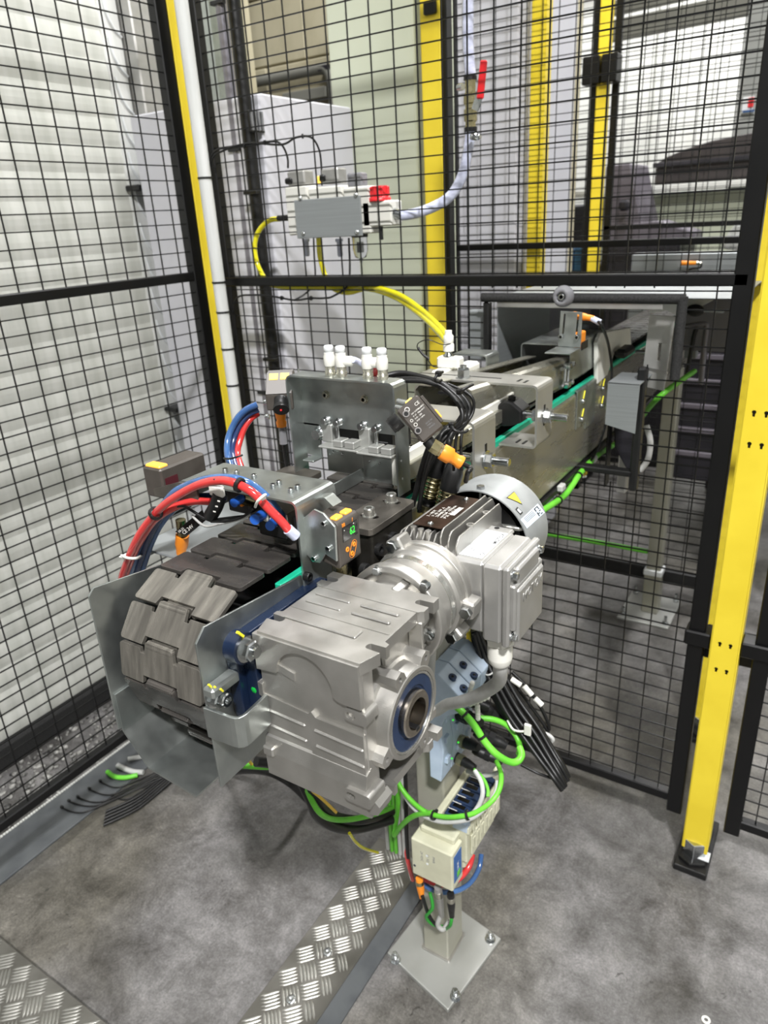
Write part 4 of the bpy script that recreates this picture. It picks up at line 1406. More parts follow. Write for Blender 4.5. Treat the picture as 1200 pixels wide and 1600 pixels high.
obj('nut', nb, 'zinc_bright', b1)
b2 = c_bracket('bent stainless bracket nearest the motor with a threaded rod end', 0.735, 0.795, -0.351, 1.103, 0.99, (-0.4569, 1.0969)[0], -0.401, True, False)
obj('leg_slot', MB().box((-0.3497, 0.764, 1.04), (-0.3487, 0.769, 1.07)), 'black_plastic', b2)

def rod_end(label, y, z, x0, x1, xn):
    t = thing('threaded_rod', label, 'rod', (x1, y, z))
    obj('rod', MB().cyl((x0, y, z), (x1, y, z), 0.0055, None, 12, True, 0.001), 'zinc_bright', t)
    nb = MB()
    nb.washer((xn, y, z), 'x', 0.0115, 0.002)
    nb.hexa((xn + 0.002, y, z), 'x', 0.0165, 0.009)
    obj('nut', nb, 'zinc_bright', t)
    nb = MB()
    nb.hexa((xn - 0.017, y, z), 'x', 0.0165, 0.009)
    nb.washer((xn - 0.006, y, z), 'x', 0.0115, 0.002)
    obj('nut', nb, 'zinc_bright', t)
    return t
q = (0.914, 1.0586)
ry, rz = 0.955, 1.058
rod_end('threaded rod with nuts through the leg of the far bent bracket', ry, rz, -0.395, -0.31, -0.344)
rod_end('threaded rod with nuts through the leg of the bracket nearest the motor', 0.766, 1.05, -0.39, -0.318, -0.3495)
rc = thing('rail_clamp', 'black plastic guide rail clamp on the threaded rod', 'clamp', (-0.39, ry, rz))
cl_ = MB().prism([(-0.41, rz - 0.011), (-0.404, rz - 0.017), (-0.388, rz - 0.015), (-0.372, rz - 0.009), (-0.372, rz + 0.009), (-0.386, rz + 0.019), (-0.402, rz + 0.021), (-0.41, rz + 0.013)], 'y', ry - 0.017, ry + 0.017)
obj('body', cl_, 'black_plastic', rc, bevel=0.003)
obj('cap_screw', MB().socket((-0.394, ry, rz + 0.019), 'z', 0.0055, 0.006), 'black_plastic', rc)

# guide rails
gr_ = thing('guide_rail', 'white plastic guide rail on an aluminium profile along the near chain edge', 'rail', (-0.412, 0.9, 1.045))
obj('profile', MB().box((-0.409, 0.655, 1.046), (-0.402, 0.985, 1.066), 0.001), 'stainless', gr_)
obj('white_strip', MB().box((-0.417, 0.655, 1.043), (-0.409, 1.0, 1.078), 0.0015), 'white_plastic', gr_)
obj('yellow_print', MB().box((-0.4022, 0.70, 1.05), (-0.4017, 0.732, 1.06)), 'paint_mark_yellow', gr_)
gr2 = thing('guide_rail', 'white plastic guide rail inside the hood near the black clamp', 'rail', (-0.4, 1.5, 1.045))
obj('white_strip', MB().prism([(1.3946, 1.007), (1.3774, 1.0905), (1.3992, 1.1051), (1.6161, 1.0832), (1.6395, 1.0409), (1.5011, 1.0483), (1.4635, 1.0122)], 'x', -0.405, -0.3965), 'white_plastic', gr2, bevel=0.002)
rc2 = thing('rail_clamp', 'black plastic guide rail clamp inside the hood', 'clamp', (-0.39, 1.5507, 1.0453))
obj('body', MB().box((-0.392, 1.477, 1.0424), (-0.365, 1.546, 1.0604), 0.006), 'black_plastic', rc2)
obj('rod', MB().cyl((-0.372, 1.5754, 1.0391), (-0.345, (-0.372, 1.5754, 1.0391)[1], (-0.372, 1.5754, 1.0391)[2]), 0.005, None, 10), 'zinc_bright', rc2)

# lane divider
dv = MB().box((-0.4665, 0.50, 1.0385), (-0.4645, (0.6687, 1.0525)[0], 1.0545), 0.0006)
tag(obj('lane_divider', dv, 'galvanised'), 'narrow galvanised strip on edge dividing the chain lengthwise', 'divider')

# manifold with white push-in fitting
mf = thing('air_manifold', 'small white air manifold with an upright fitting on the bent bracket', 'manifold', (-0.515, 1.0, 1.108))
MY = 0.985
obj('block', MB().box(((-0.5336, 1.0993)[0], MY, 1.108), ((-0.4944, 1.1018)[0], MY + 0.02, 1.127), 0.003), 'white_plastic', mf)
for px_ in ((-0.5266, 1.1068), (-0.5031, 1.1082)):
    obj('port', MB().loft([(0.004, 0), (0.004, 0.002), (0.0025, 0.002), (0.0025, -0.004)], (px_[0], MY, px_[1]), (0, -1, 0), 12), 'stainless', mf)
fx = (-0.5164, 1.1243)[0]
fz = 1.127
obj('nipple', MB().lathe([(0.009, 0), (0.009, 0.002), (0.006, 0.004), (0.006, 0.01)], (fx, MY + 0.01, fz), 'z', 14), 'zinc_bright', mf)
obj('fitting', MB().lathe([(0.0085, 0.008), (0.0085, 0.018), (0.0072, 0.02), (0.0072, 0.02), (0.0078, 0.022), (0.0078, 0.031), (0.0055, 0.033), (0.0055, 0.039)], (fx, MY + 0.01, fz), 'z', 16), 'white_plastic', mf)
cable('fitting_lead', 'thin black leads looping left of the white manifold fitting', 'cable',
      [(fx + 0.006, MY + 0.005, fz + 0.02), (-0.5207, 0.98, 1.1473), (-0.5372, 0.97, 1.1551), (-0.5542, 0.97, 1.1505), (-0.558, 0.97, 1.1426), (-0.5515, 0.97, 1.134), (-0.5433, 0.975, 1.1237), (-0.5373, 0.98, 1.1131), (-0.531, 0.985, 1.1105)], 0.0008, 'black_cable', 6, 5)
cable('fitting_lead', 'thin grey leads beside the black leads of the manifold fitting', 'cable',
      [(-0.5568, 0.97, 1.1426), (-0.5525, 0.97, 1.1369), (-0.5459, 0.97, 1.1304), (-0.5382, 0.97, 1.1258)], 0.002, 'black_cable', 6, 4)

# ------------------------------------------------------------------ tunnel hood behind the fence
hd_ = thing('tunnel_hood', 'grey sheet tunnel hood over the conveyor behind the fence cut-out', 'hood', (-0.42, 1.8, 0.86))
HX0, HX1, HZ = -0.585, -0.245, 1.178
obj('top_sheet', MB().box((HX0, 1.335, HZ - 0.002), (HX1 + 0.09, 1.63, HZ), 0.0005), 'door_plate', hd_)
obj('left_wall', MB().box((HX0, 1.335, 0.87), (HX0 + 0.002, 1.63, HZ), 0.0005), 'door_plate', hd_)
obj('light_block_sheet', MB().prism([(1.63, HZ - 0.002), (1.63, HZ), (1.95, 1.122), (1.95, 1.12)], 'x', HX0, HX1 + 0.09), 'pipe_grey', hd_)  # unseen sheet added to keep light out of the hood
obj('left_inner_wall', MB().box((HX0, 1.63, 0.9), (HX0 + 0.002, 1.95, 1.12), 0.0005), 'pipe_grey', hd_)
rwp = MB().prism([(HX0, 0.9), (-0.56, 0.9), (-0.56, 1.085), (-0.37, 1.085), (-0.37, 0.98), (HX1 + 0.09, 0.98), (HX1 + 0.09, 1.125), (HX0, 1.125)], 'y', 1.948, 1.95)
obj('rear_wall', rwp, 'pipe_grey', hd_)
obj('front_flange', MB().box((HX0, 1.333, HZ - 0.02), (HX1 - 0.03, 1.335, HZ), 0.0005), 'painted_alu', hd_)
fl = [(-0.3011, 1.1622), (-0.2579, 1.1617), (-0.2588, 0.9763), (-0.3062, 1.0504)]
fl = [(-0.3019, 1.1456), (-0.2582, 1.1432), (-0.263, 1.0448), (-0.3054, 1.054)]
sl = [(-0.2821, 1.0967), (-0.2766, 1.0969), (-0.277, 1.0649), (-0.2816, 1.0658)]
sp2 = thing('side_flap', 'pale slotted flap hanging at the right of the tunnel hood', 'flap', (-0.25, 1.36, 1.05))
obj('flap', MB().prism(fl, 'y', 1.36, 1.363, [sl]), 'painted_alu', sp2, bevel=0.0005)
obj('lower_flap', MB().prism([fl[3], fl[2], (-0.2664, 1.0093), (-0.301, 1.0151)], 'y', 1.366, 1.369), 'painted_alu', sp2)
obj('top_angle', MB().prism([(-0.3015, 1.1689), (-0.2535, 1.1694), (-0.2555, 1.1467), (-0.2712, 1.1551), (-0.2998, 1.1491)], 'y', 1.35, 1.352), 'wall_white', sp2)
# second machine: pale box beyond the hood with sensor
mb_ = thing('pale_machine_box', 'pale grey machine housing behind the hood at the right', 'machine', (0.0, 2.9, 0.9))
b0, b1_ = V((-0.6519, 2.6, 0.734)), V((-0.2961, 2.6, 1.1766))
obj('housing', MB().box((b0.x, 2.6, 0.95), (0.15, 2.64, b1_.z), 0.006), 'door_plate', mb_)
obj('step', MB().box((b0.x - 0.5, 2.58, 1.0), (b0.x, 2.7, (-0.7414, 1.078)[1]), 0.004), 'door_plate', mb_)
s3 = thing('orange_sensor', 'small orange tipped proximity sensor on the pale machine housing', 'sensor', (-0.4651, 2.57, 1.1437))
pa, pb = V((-0.4867, 2.57, 1.146)), V((-0.4402, 2.57, 1.1453))
obj('body', MB().cyl(pa, pb, 0.0075, 0.006, 12), 'orange_plastic', s3)
obj('tail', MB().cyl(pb, (-0.4247, 2.57, 1.1431), 0.006, 0.005, 12), 'stainless', s3)
obj('lead', MB().tube([(-0.4247, 2.57, 1.1431), (-0.4273, 2.57, 1.1315), (-0.4538, 2.57, 1.1279), (-0.4642, 2.57, 1.1163), (-0.4566, 2.57, 1.0807), (-0.4318, 2.57, 1.0668), (-0.4109, 2.57, 1.0688)], 0.003, 6, 5), 'black_cable', s3)
w2 = thing('guide_rail', 'pale guide rail with a black clamp right of the hood edge', 'rail', (-0.3126, 1.9, 1.1))
obj('white_strip', MB().prism([(-0.3482, 1.107), (-0.2874, 1.1296), (-0.2768, 1.1224), (-0.2807, 1.1077), (-0.3184, 1.0864), (-0.3376, 1.0891)], 'y', 1.9, 1.92), 'white_pipe', w2, bevel=0.002)
obj('clamp_head', MB().ball((-0.3135, 1.88, 1.0875), 0.018, 14, 8, (1.2, .8, .8)), 'black_plastic', w2)
obj('rod', MB().cyl((-0.3006, 1.88, 1.0878), (-0.2486, 1.88, 1.0857), 0.004, None, 10), 'zinc_bright', w2)
lt = thing('support_arm', 'grey bent support arm right of the hood under the pale rail', 'bracket', (-0.2986, 1.95, 1.0249))
obj('arm', MB().tube([(-0.3421, 1.95, 1.0392), (-0.301, 1.95, 1.0466), (-0.294, 1.95, 1.0375), (-0.2943, 1.95, 0.9856), (-0.2921, 1.95, 0.8968)], 0.007, 8, 4), 'pipe_grey', lt)
obj('plate', MB().box((-0.3418, 1.96, 0.9575), (-0.3116, 1.98, 1.0421), 0.003), 'door_plate', lt)
obj('rod', MB().tube([(-0.3161, 1.94, 1.0383), (-0.3206, 1.94, 1.01), (-0.3273, 1.94, 0.913)], 0.005, 8, 3), 'black_cable', lt)
dk = thing('dark_machine', 'dark machine body low beyond the fence right of the hood', 'machine', (-0.3322, 2.75, 0.488))
obj('body', MB().box((b0.x + 0.12, 2.75, 0.35), (0.2, 3.2, 0.95), 0.01), 'machine_dark', dk)
for k in range(5):
    obj('rib', MB().box((b0.x + 0.15, 2.73, 0.45 + k * 0.09), (0.2, 2.75, 0.47 + k * 0.09), 0.003), 'machine_purple', dk)
fg = thing('far_guard_box', 'small grey switch box behind the mesh left of the hood', 'box', (-0.6268, 1.34, 1.113))
obj('body', MB().box((-0.6438, 1.345, 1.0535), (-0.6019, 1.328, 1.1524), 0.003), 'door_plate', fg)
uc = thing('under_bracket', 'black bracket and grey trunking under the conveyor at the fence cut-out', 'bracket', (-0.33, 1.5, 0.7))
obj('plate', MB().prism([(-0.379, 0.9437), (-0.3423, 0.9337), (-0.3153, 0.8348), (-0.3324, 0.8043), (-0.3695, 0.8627)], 'y', 1.45, 1.47), 'machine_dark', uc, bevel=0.003)
obj('trunking', MB().box((-0.3724, 1.5, 0.7447), (-0.3513, 1.54, 0.8386), 0.003), 'painted_alu', uc)
obj('hanger', MB().box((-0.3756, 1.42, 0.7838), (-0.379, 1.45, 0.9437), 0.002), 'black_powder', uc)
obj('conduit', MB().tube([(-0.3031, 1.42, 0.9255), (-0.2931, 1.42, 0.8939), (-0.2948, 1.42, 0.8563), (-0.3077, 1.42, 0.8315)], 0.006, 8, 5), 'grey_cable', uc)
# sensor tripod plate far left of the hood
bw = thing('flat_bracket', 'flat galvanised bent bracket behind the manifold', 'bracket', (-0.55, 1.12, 1.1))
obj('bent_plate', MB().sheet([((-0.573, 1.0979)[0], 1.105), ((-0.5098, 1.1011)[0], 1.105), ((-0.5098, 1.1011)[0], 1.06)], 0.0025, 'y', 1.12, 1.17, 0.006), 'galvanised', bw)
# inner frame in the hood
fr = thing('hood_frame', 'thin rounded wire frame inside the tunnel hood', 'frame', (-0.6897, 1.75, 1.0103))
obj('frame', MB().tube([(-0.6927, 1.75, 0.9907), (-0.6942, 1.75, 1.0551), (-0.6842, 1.75, 1.0664), (-0.6078, 1.75, 1.0715), (-0.5204, 1.75, 1.0706)], 0.003, 6, 4), 'steel_beam', fr)
obj('shelf', MB().box((-0.6915, 1.78, 1.0249), (-0.624, 1.8, 1.037), 0.001), 'machine_dark', fr)


# ------------------------------------------------------------------ gear motor
gm = thing('gear_motor', 'cast aluminium right-angle gear motor with hollow shaft beside the conveyor drum', 'motor', (-0.315, 0.5, 0.87))
GX0, GX1, GY0, GY1 = -0.372, -0.267, 0.3625, 0.472
hx, hy, hz = -0.256, 0.418, 0.945
mx, mz = -0.315, 0.987
h = MB()
# core, web and thin walls
h.box((GX0, GY0 + 0.004, 0.915), (-0.292, GY1 - 0.004, 1.012), 0.002)
h.box((-0.292, GY0 + 0.045, 0.905), (-0.276, GY1 - 0.01, 1.012), 0.002)
# front wall, full width
h.box((GX0, GY0, 0.8745), (GX1, GY0 + 0.0163, 1.02), 0.0015)
h.box((GX0, GY0 + 0.01, 0.905), (-0.284, GY0 + 0.05, 1.012), 0.001)
# raised upper relief with the arch
arch = [(-0.322 + 0.0285 * math.cos(math.radians(a)), 0.9885 + 0.0285 * math.sin(math.radians(a))) for a in range(176, -5, -9)]
up = [(GX0 + 0.0003, 1.0225), (GX0 + 0.0003, 0.988), (-0.3505, 0.9905)] + arch + [(-0.290, 0.9842), (-0.284, 0.983), (GX1 - 0.0003, 0.983), (GX1 - 0.0003, 1.0225)]
h.prism(up, 'y', GY0 - 0.0035, GY0 + 0.003)
h.prism([(-0.3505, 0.9905), (-0.3505, 0.998), (-0.333, 0.994), (-0.333, 0.9865)], 'y', GY0 - 0.0012, GY0 + 0.001)
# two lower panels with ribs
h.prism([(GX0 + 0.0005, 0.962), (-0.3225, 0.958), (-0.3225, 0.917), (GX0 + 0.0005, 0.917)], 'y', GY0 - 0.0012, GY0 + 0.001)
h.prism([(-0.3215, 0.960), (-0.318, 0.963), (-0.314, 0.9585), (GX1 - 0.0006, 0.9575), (GX1 - 0.0006, 0.914), (-0.3215, 0.916)], 'y', GY0 - 0.0028, GY0 + 0.001)
for z in (0.9465, 0.9305):
    h.beam((GX0 + 0.001, GY0 - 0.0012, z), (-0.327, GY0 - 0.0012, z - 0.002), 0.0032, 0.003, (0, 1, 0), 0.0012)
    h.beam((-0.317, GY0 - 0.0028, z - 0.001), (GX1 - 0.001, GY0 - 0.0028, z - 0.003), 0.0032, 0.003, (0, 1, 0), 0.0012)
# lower lip and foot bar
h.prism([(GY0 - 0.0035, 0.919), (GY0 + 0.004, 0.922), (GY0 + 0.012, 0.905), (GY0 + 0.012, 0.873), (GY0 - 0.001, 0.873), (GY0 - 0.006, 0.879), (GY0 - 0.0065, 0.905)], 'x', GX0 - 0.0004, GX1 + 0.0004)
h.box((GX0 - 0.0008, GY0 - 0.0095, 0.902), (GX0 + 0.011, GY0, 0.912), 0.0015)
h.prism(rrect(GX1 - 0.018, 0.893, GX1 + 0.007, 0.906, 0.003), 'y', GY0 - 0.0105, GY0 + 0.012, [slot(GX1 - 0.012, 0.8995, 0.009, 0.006)])
h.prism([(GX1 - 0.004, 0.878), (GX1 + 0.009, 0.883), (GX1 + 0.011, 0.892), (GX1 + 0.006, 0.897), (GX1 - 0.004, 0.895)], 'y', GY0 - 0.004, GY0 + 0.016)
# ear at mid height on the right and its slot
h.prism(rrect(GX1 - 0.017, 0.968, GX1 + 0.004, 0.98, 0.003), 'y', GY0 - 0.003, GY0 + 0.014, [slot(GX1 - 0.0115, 0.974, 0.009, 0.006)])
h.prism([(GX0 - 0.008, 0.962), (GX0 + 0.002, 0.958), (GX0 + 0.002, 0.972), (GX0 - 0.008, 0.974)], 'y', GY0 - 0.002, GY0 + 0.012)


def footed(z0, z1, back):
    o = []
    L, Rr = GX0 - 0.002, GX1 + 0.006

    def u(x, y, sg):
        return [(x, y - sg * 0.0042)] + [(x + (0.011 + 0.0042 * math.cos(t)) * (1 if x < -0.3 else -1), y - sg * 0.0042 * math.cos(t2)) for t, t2 in [(math.radians(-60 + 30 * k), math.radians(30 * k + 30)) for k in range(5)]] + [(x, y + sg * 0.0042)]
    o += [(L + 0.006, GY0 - 0.001)]
    o += u(L, 0.385, 1)
    o += [(L, 0.394), (L + 0.005, 0.396), (L + 0.005, 0.447), (L, 0.45)]
    o += u(L, 0.462, 1)
    o += [(L, back), (Rr, back)]
    o += u(Rr, 0.462, -1)
    o += [(Rr, 0.45), (Rr - 0.005, 0.447), (Rr - 0.005, 0.396), (Rr, 0.394)]
    o += u(Rr, 0.385, -1)
    o += [(Rr - 0.006, GY0 - 0.001)]
    return h.prism(o, 'z', z0, z1)


footed(1.0135, 1.0245, 0.476)
footed(0.8765, 0.886, 0.476)
# cast pads on the top face
h.box((-0.362, 0.388, 1.0243), (-0.289, 0.4, 1.0262), 0.0008)
for y in (0.418, 0.432):
    h.box((-0.314, y, 1.0243), (-0.276, y + 0.004, 1.0265), 0.0012)
    h.box((-0.362, y, 1.0243), (-0.325, y + 0.003, 1.0258), 0.0008)
h.box((-0.368, 0.405, 1.0243), (-0.268, 0.4065, 1.0252))
h.box((-0.37, 0.4455, 1.0243), (-0.264, 0.447, 1.0252))
# web between top plate and hub
h.box((-0.276, 0.447, 0.96), (-0.262, 0.4505, 1.014), 0.0008)
# hub drum and ears
h.loft([(0.045, -0.04), (0.045, -0.018), (0.045, -0.018), (0.042, -0.0165), (0.0405, -0.001), (0.0405, -0.001), (0.0395, 0), (0.0395, 0), (0.0362, 0), (0.0362, 0), (0.0362, -0.005), (0.0362, -0.005), (0.0195, -0.005), (0.0195, -0.005), (0.0195, -0.04)], (hx, hy, hz), 'x', 40)
for a in (112, 58, 202, 292):
    t = math.radians(a)
    M = Matrix.Translation((hx, hy, hz)) @ Matrix.Rotation(t, 4, 'X')
    h.at(M)
    h.prism([(0.0385, -0.008), (0.047, -0.0075), (0.0525, -0.004), (0.0525, 0.004), (0.047, 0.0075), (0.0385, 0.008)], 'x', -0.026, -0.0007, [circ(0.0465, 0, 0.0026, 10)])
    h.at(None)
h.box((-0.29, 0.458, 0.905), (-0.262, 0.468, 0.915), 0.001)
housing = obj('housing', h, 'cast_alu', gm, bevel=0.0009)

obj('shaft_seal', MB().loft([(0.0345, -0.004), (0.0335, -0.0015), (0.0335, -0.0015), (0.024, -0.0015), (0.023, -0.003), (0.021, -0.003)], (hx, hy, hz), 'x', 40), 'seal_blue', gm)
obj('seal_ring', MB().ring((hx - 0.004, hy, hz), 'x', 0.0362, 0.0335, 0.0035, 40, 0.0006), 'cast_alu_machined', gm)
sh_ = MB().ring((hx - 0.01, hy, hz), 'x', 0.0208, 0.0142, 0.0135, 40, 0.0012)
sh_.loft([(0.0142, -0.05), (0.0142, -0.008)], (hx, hy, hz), 'x', 40)
ring_ = obj('hollow_shaft', sh_, 'shaft_steel', gm)
obj('keyway', MB().box((hx - 0.04, hy - 0.003, hz - 0.0172), (hx + 0.0036, hy + 0.003, hz - 0.0135), 0.0004), 'black_plastic', gm)
obj('bore_end', MB().cyl((hx - 0.052, hy, hz), (hx - 0.05, hy, hz), 0.0145, None, 24), 'dark_block', gm)

# bell between gearbox and motor
b = MB()
b.lathe([(0.036, -0.01), (0.036, 0.0135), (0.036, 0.0135), (0.0445, 0.0135), (0.0445, 0.0135), (0.0445, 0.0105), (0.0445, 0.0105), (0.049, 0.0108), (0.0505, 0.012), (0.0505, 0.021), (0.0505, 0.021), (0.0462, 0.0225), (0.0462, 0.05), (0.049, 0.0525), (0.049, 0.0525), (0.0496, 0.0565), (0.0496, 0.0565), (0.048, 0.058), (0.048, 0.0655), (0.048, 0.0655), (0.0505, 0.066), (0.0505, 0.074), (0.049, 0.0745)], (mx, 0.475, mz), 'y', 48)
for a in (20, 75, 130, 200, 255, 310):
    t = math.radians(a)
    b.at(Matrix.Translation((mx, 0, mz)) @ Matrix.Rotation(t, 4, 'Y'))
    b.box((-0.0045, 0.470, 0.03), (0.0045, 0.489, 0.041), 0.0012)
    b.at(None)
b.box((mx - 0.012, 0.468, mz + 0.02), (mx + 0.003, 0.492, mz + 0.034), 0.0015)
b.box((mx + 0.018, 0.466, mz - 0.02), (mx + 0.034, 0.492, mz - 0.006), 0.0015)
EARS = []
for q in ((-0.3401, 1.0335), (-0.2678, 0.9818), (mx - 0.036, mz - 0.036), (mx + 0.038, mz - 0.038)):
    d = V(q[0] - mx, q[1] - mz).normalized()
    ang = math.atan2(d.x, d.y)
    b.at(Matrix.Translation((mx, 0, mz)) @ Matrix.Rotation(ang, 4, 'Y'))
    b.box((-0.009, 0.532, 0.04), (0.009, 0.5525, 0.06), 0.002)
    b.at(None)
    EARS.append((mx + d.x * 0.0535, mz + d.y * 0.0535))
obj('bell', b, 'cast_alu', gm, bevel=0.0006)
obj('machined_band', MB().loft([(0.0462, 0.039), (0.0468, 0.0392), (0.0468, 0.0392), (0.0468, 0.0455), (0.0468, 0.0455), (0.0462, 0.0457)], (mx, 0.475, mz), 'y', 48), 'cast_alu_machined', gm)
for (x, z) in EARS:
    obj('flange_bolt', MB().hexa((x, 0.532, z), (0, -1, 0), 0.011, 0.006), 'zinc_bright', gm)
for q in ((-0.3305, 1.0304), (-0.28, 1.0272), (-0.2778, 0.9754)):
    m_ = MB().washer((q[0], 0.488, q[1]), (0, -1, 0), 0.005, 0.0012)
    m_.hexa((q[0], 0.4868, q[1]), (0, -1, 0), 0.0072, 0.0045)
    obj('bell_bolt', m_, 'zinc_bright', gm)

# motor body with cooling fins
mb = MB()
mb.lathe([(0.047, 0.0), (0.047, 0.008), (0.047, 0.008), (0.0425, 0.0085), (0.0425, 0.115), (0.03, 0.118)], (mx, 0.549, mz), 'y', 40)
for dx, y0, y1, r in ((-0.0345, 0.556, 0.668, 0.0605), (-0.028, 0.556, 0.668, 0.0615), (0.0125, 0.558, 0.668, 0.0615), (0.0205, 0.559, 0.668, 0.0612), (0.0285, 0.56, 0.668, 0.0605)):
    zt_ = mz + math.sqrt(r * r - dx * dx)
    obj('cooling_fin', MB().prism([(y0, mz + 0.02), (y0, zt_ - 0.008), (y0 + 0.003, zt_ - 0.003), (y0 + 0.008, zt_), (y1 - 0.006, zt_), (y1, zt_ - 0.008), (y1, mz + 0.02)], 'x', mx + dx - 0.0009, mx + dx + 0.0009), 'cast_alu', gm, bevel=0.0004)
for dx in (-0.021, -0.014, -0.007, 0.0, 0.006):
    zt_ = mz + 0.0535
    obj('cooling_fin', MB().prism([(0.557, mz + 0.03), (0.557, zt_ - 0.006), (0.562, zt_), (0.664, zt_), (0.668, zt_ - 0.008), (0.668, mz + 0.03)], 'x', mx + dx - 0.0008, mx + dx + 0.0008), 'cast_alu', gm)
for k in range(13):
    a = math.radians(120 + k * 13)
    mb.at(Matrix.Translation((mx, 0, mz)) @ Matrix.Rotation(a, 4, 'Y'))
    mb.box((-0.0009, 0.556, 0.035), (0.0009, 0.668, 0.058))
    mb.at(None)
for k in range(5):
    mb.box((mx - 0.059, 0.556, mz - 0.03 + k * 0.012), (mx - 0.03, 0.668, mz - 0.0282 + k * 0.012))
for q in ((-0.288, 0.595, 1.042), (-0.2896, 0.637, 1.0391)):
    mb.cyl((q[0], q[1], q[2] - 0.028), (q[0], q[1], q[2] - 0.003), 0.0026, None, 14)
    mb.ring((q[0], q[1], q[2] - 0.003), 'z', 0.0042, 0.0024, 0.003, 14)
for (dx, yy) in ((-0.0215, 0.565), (-0.012, 0.563), (-0.003, 0.562)):
    mb.cyl((mx + dx, yy, mz + 0.03), (mx + dx, yy, mz + 0.0555), 0.0032, None, 12)
obj('motor_body', mb, 'cast_alu', gm, bevel=0.0004)
# nameplate with its lettering
nx0, nx1, ny0, ny1, nz = mx - 0.0235, mx + 0.0085, 0.568, 0.655, mz + 0.0565
npl = obj('nameplate', MB().box((nx0, ny0, nz), (nx1, ny1, nz + 0.001)), 'nameplate_brown', gm)
obj('print', MB().box((nx1 - 0.009, ny0 + 0.035, nz + 0.001), (nx1 - 0.0035, ny0 + 0.057, nz + 0.0012)), 'print_white', npl)
for k, s_ in enumerate(('3 ~ MOT', 'V  Hz  kW  A', '230/400 50 0,18', 'cos 0,68  1370/min', 'IP 55  Th.Cl. F')):
    text('print', s_, 0.0046, (nx0 + 0.006 + k * 0.0045, ny0 + 0.024 - (k == 0) * 0.002, nz + 0.001), (0, 1, 0), (-1, 0, 0), 'print_white', npl, 0.0001)
for q in ((nx0 + 0.0165, ny0 + 0.006), (nx1 - 0.012, ny1 - 0.007)):
    obj('rivet', MB().ball((q[0], q[1], nz + 0.001), 0.0033, 12, 6, (1, 1, 0.8)), 'zinc_bright', gm)

# fan cover
fcv = MB().loft([(0.0598, 0.0), (0.0612, 0.0), (0.0612, 0.0), (0.0612, 0.058), (0.0585, 0.064), (0.054, 0.066), (0.054, 0.066), (0.0, 0.066)], (mx, 0.668, mz), 'y', 64)
fcv.loft([(0.0598, 0.064), (0.0598, 0.0)], (mx, 0.668, mz), 'y', 64)
fc_ = obj('fan_cover', fcv, 'fan_cover_grey', gm)
obj('fan_hub', MB().cyl((mx, 0.676, mz), (mx, 0.715, mz), 0.05, None, 32), 'black_plastic', gm)
for k in range(7):
    a = math.radians(62 + k * 51)
    m_ = MB().at(Matrix.Translation((mx, 0.672, mz)) @ Matrix.Rotation(a, 4, 'Y'))
    m_.tube([(-0.006, 0.004, 0.03), (-0.001, 0.002, 0.044), (0.004, 0.004, 0.053), (0.005, 0.008, 0.0575)], 0.004, 8, 4, 0.5)
    m_.at(None)
    obj('fan_blade', m_, 'cast_alu_machined', gm)


def on_cover(poly, r, m, name, parent):
    """a thin sticker that follows the cylinder; poly in (angle, y)"""
    pts = []
    for i in range(len(poly)):
        p, q = Vector(poly[i]), Vector(poly[(i + 1) % len(poly)])
        n_ = max(1, int(abs(p.x - q.x) / 0.05))
        pts += [p + (q - p) * k / n_ for k in range(n_)]
    c = sum(pts, Vector((0, 0))) / len(pts)
    rings = [[c + (p - c) * f for p in pts] for f in (1, 0.66, 0.33, 0.02)]
    vs, fs = [], []
    n_ = len(pts)
    for rg in rings:
        for p in rg:
            vs.append((mx + r * math.sin(p.x), p.y, mz + r * math.cos(p.x)))
    area = sum(pts[i].x * pts[(i + 1) % n_].y - pts[(i + 1) % n_].x * pts[i].y for i in range(n_))
    for k in range(3):
        for i in range(n_):
            f = (k * n_ + i, k * n_ + (i + 1) % n_, (k + 1) * n_ + (i + 1) % n_, (k + 1) * n_ + i)
            fs.append(f if area > 0 else f[::-1])
    last = tuple(range(3 * n_, 4 * n_))
    fs.append(last if area > 0 else last[::-1])
    return obj(name, MB().add(vs, fs), m, parent)


tri = [(0.5066, 0.6792), (0.5072, 0.7007), (0.7906, 0.6915)]
cen = sum((V(p) for p in tri), V(0, 0)) / 3
on_cover(tri, 0.0615, 'print_dark', 'warning_sticker', fc_)
on_cover([tuple(cen + (V(p) - cen) * 0.84) for p in tri], 0.0618, 'yellow_powder', 'warning_field', fc_)
sq = [(0.7666, 0.6739), (0.7554, 0.6805), (0.9, 0.6825), (0.9027, 0.675)]
cen = sum((V(p) for p in sq), V(0, 0)) / 4
on_cover(sq, 0.0615, 'print_dark', 'earth_sticker', fc_)
on_cover([tuple(cen + (V(p) - cen) * 0.6) for p in sq], 0.0618, 'sticker_white', 'earth_field', fc_)
st = [(0.9615, 0.6698), (0.9635, 0.7209), (1.1884, 0.7268), (1.1657, 0.6735)]
on_cover(st, 0.0615, 'sticker_blue', 'rating_sticker', fc_)
for k in range(4):
    f0, f1 = 0.12 + k * 0.13, 0.12 + k * 0.13 + 0.05
    A, B, Cc, D = (V(p) for p in st)
    def bil(u, v):
        return tuple((A * (1 - u) + B * u) * (1 - v) + (D * (1 - u) + Cc * u) * v)
    on_cover([bil(0.12, f0), bil(0.62, f0), bil(0.62, f1), bil(0.12, f1)], 0.0618, 'print_grey', 'print_line', fc_)
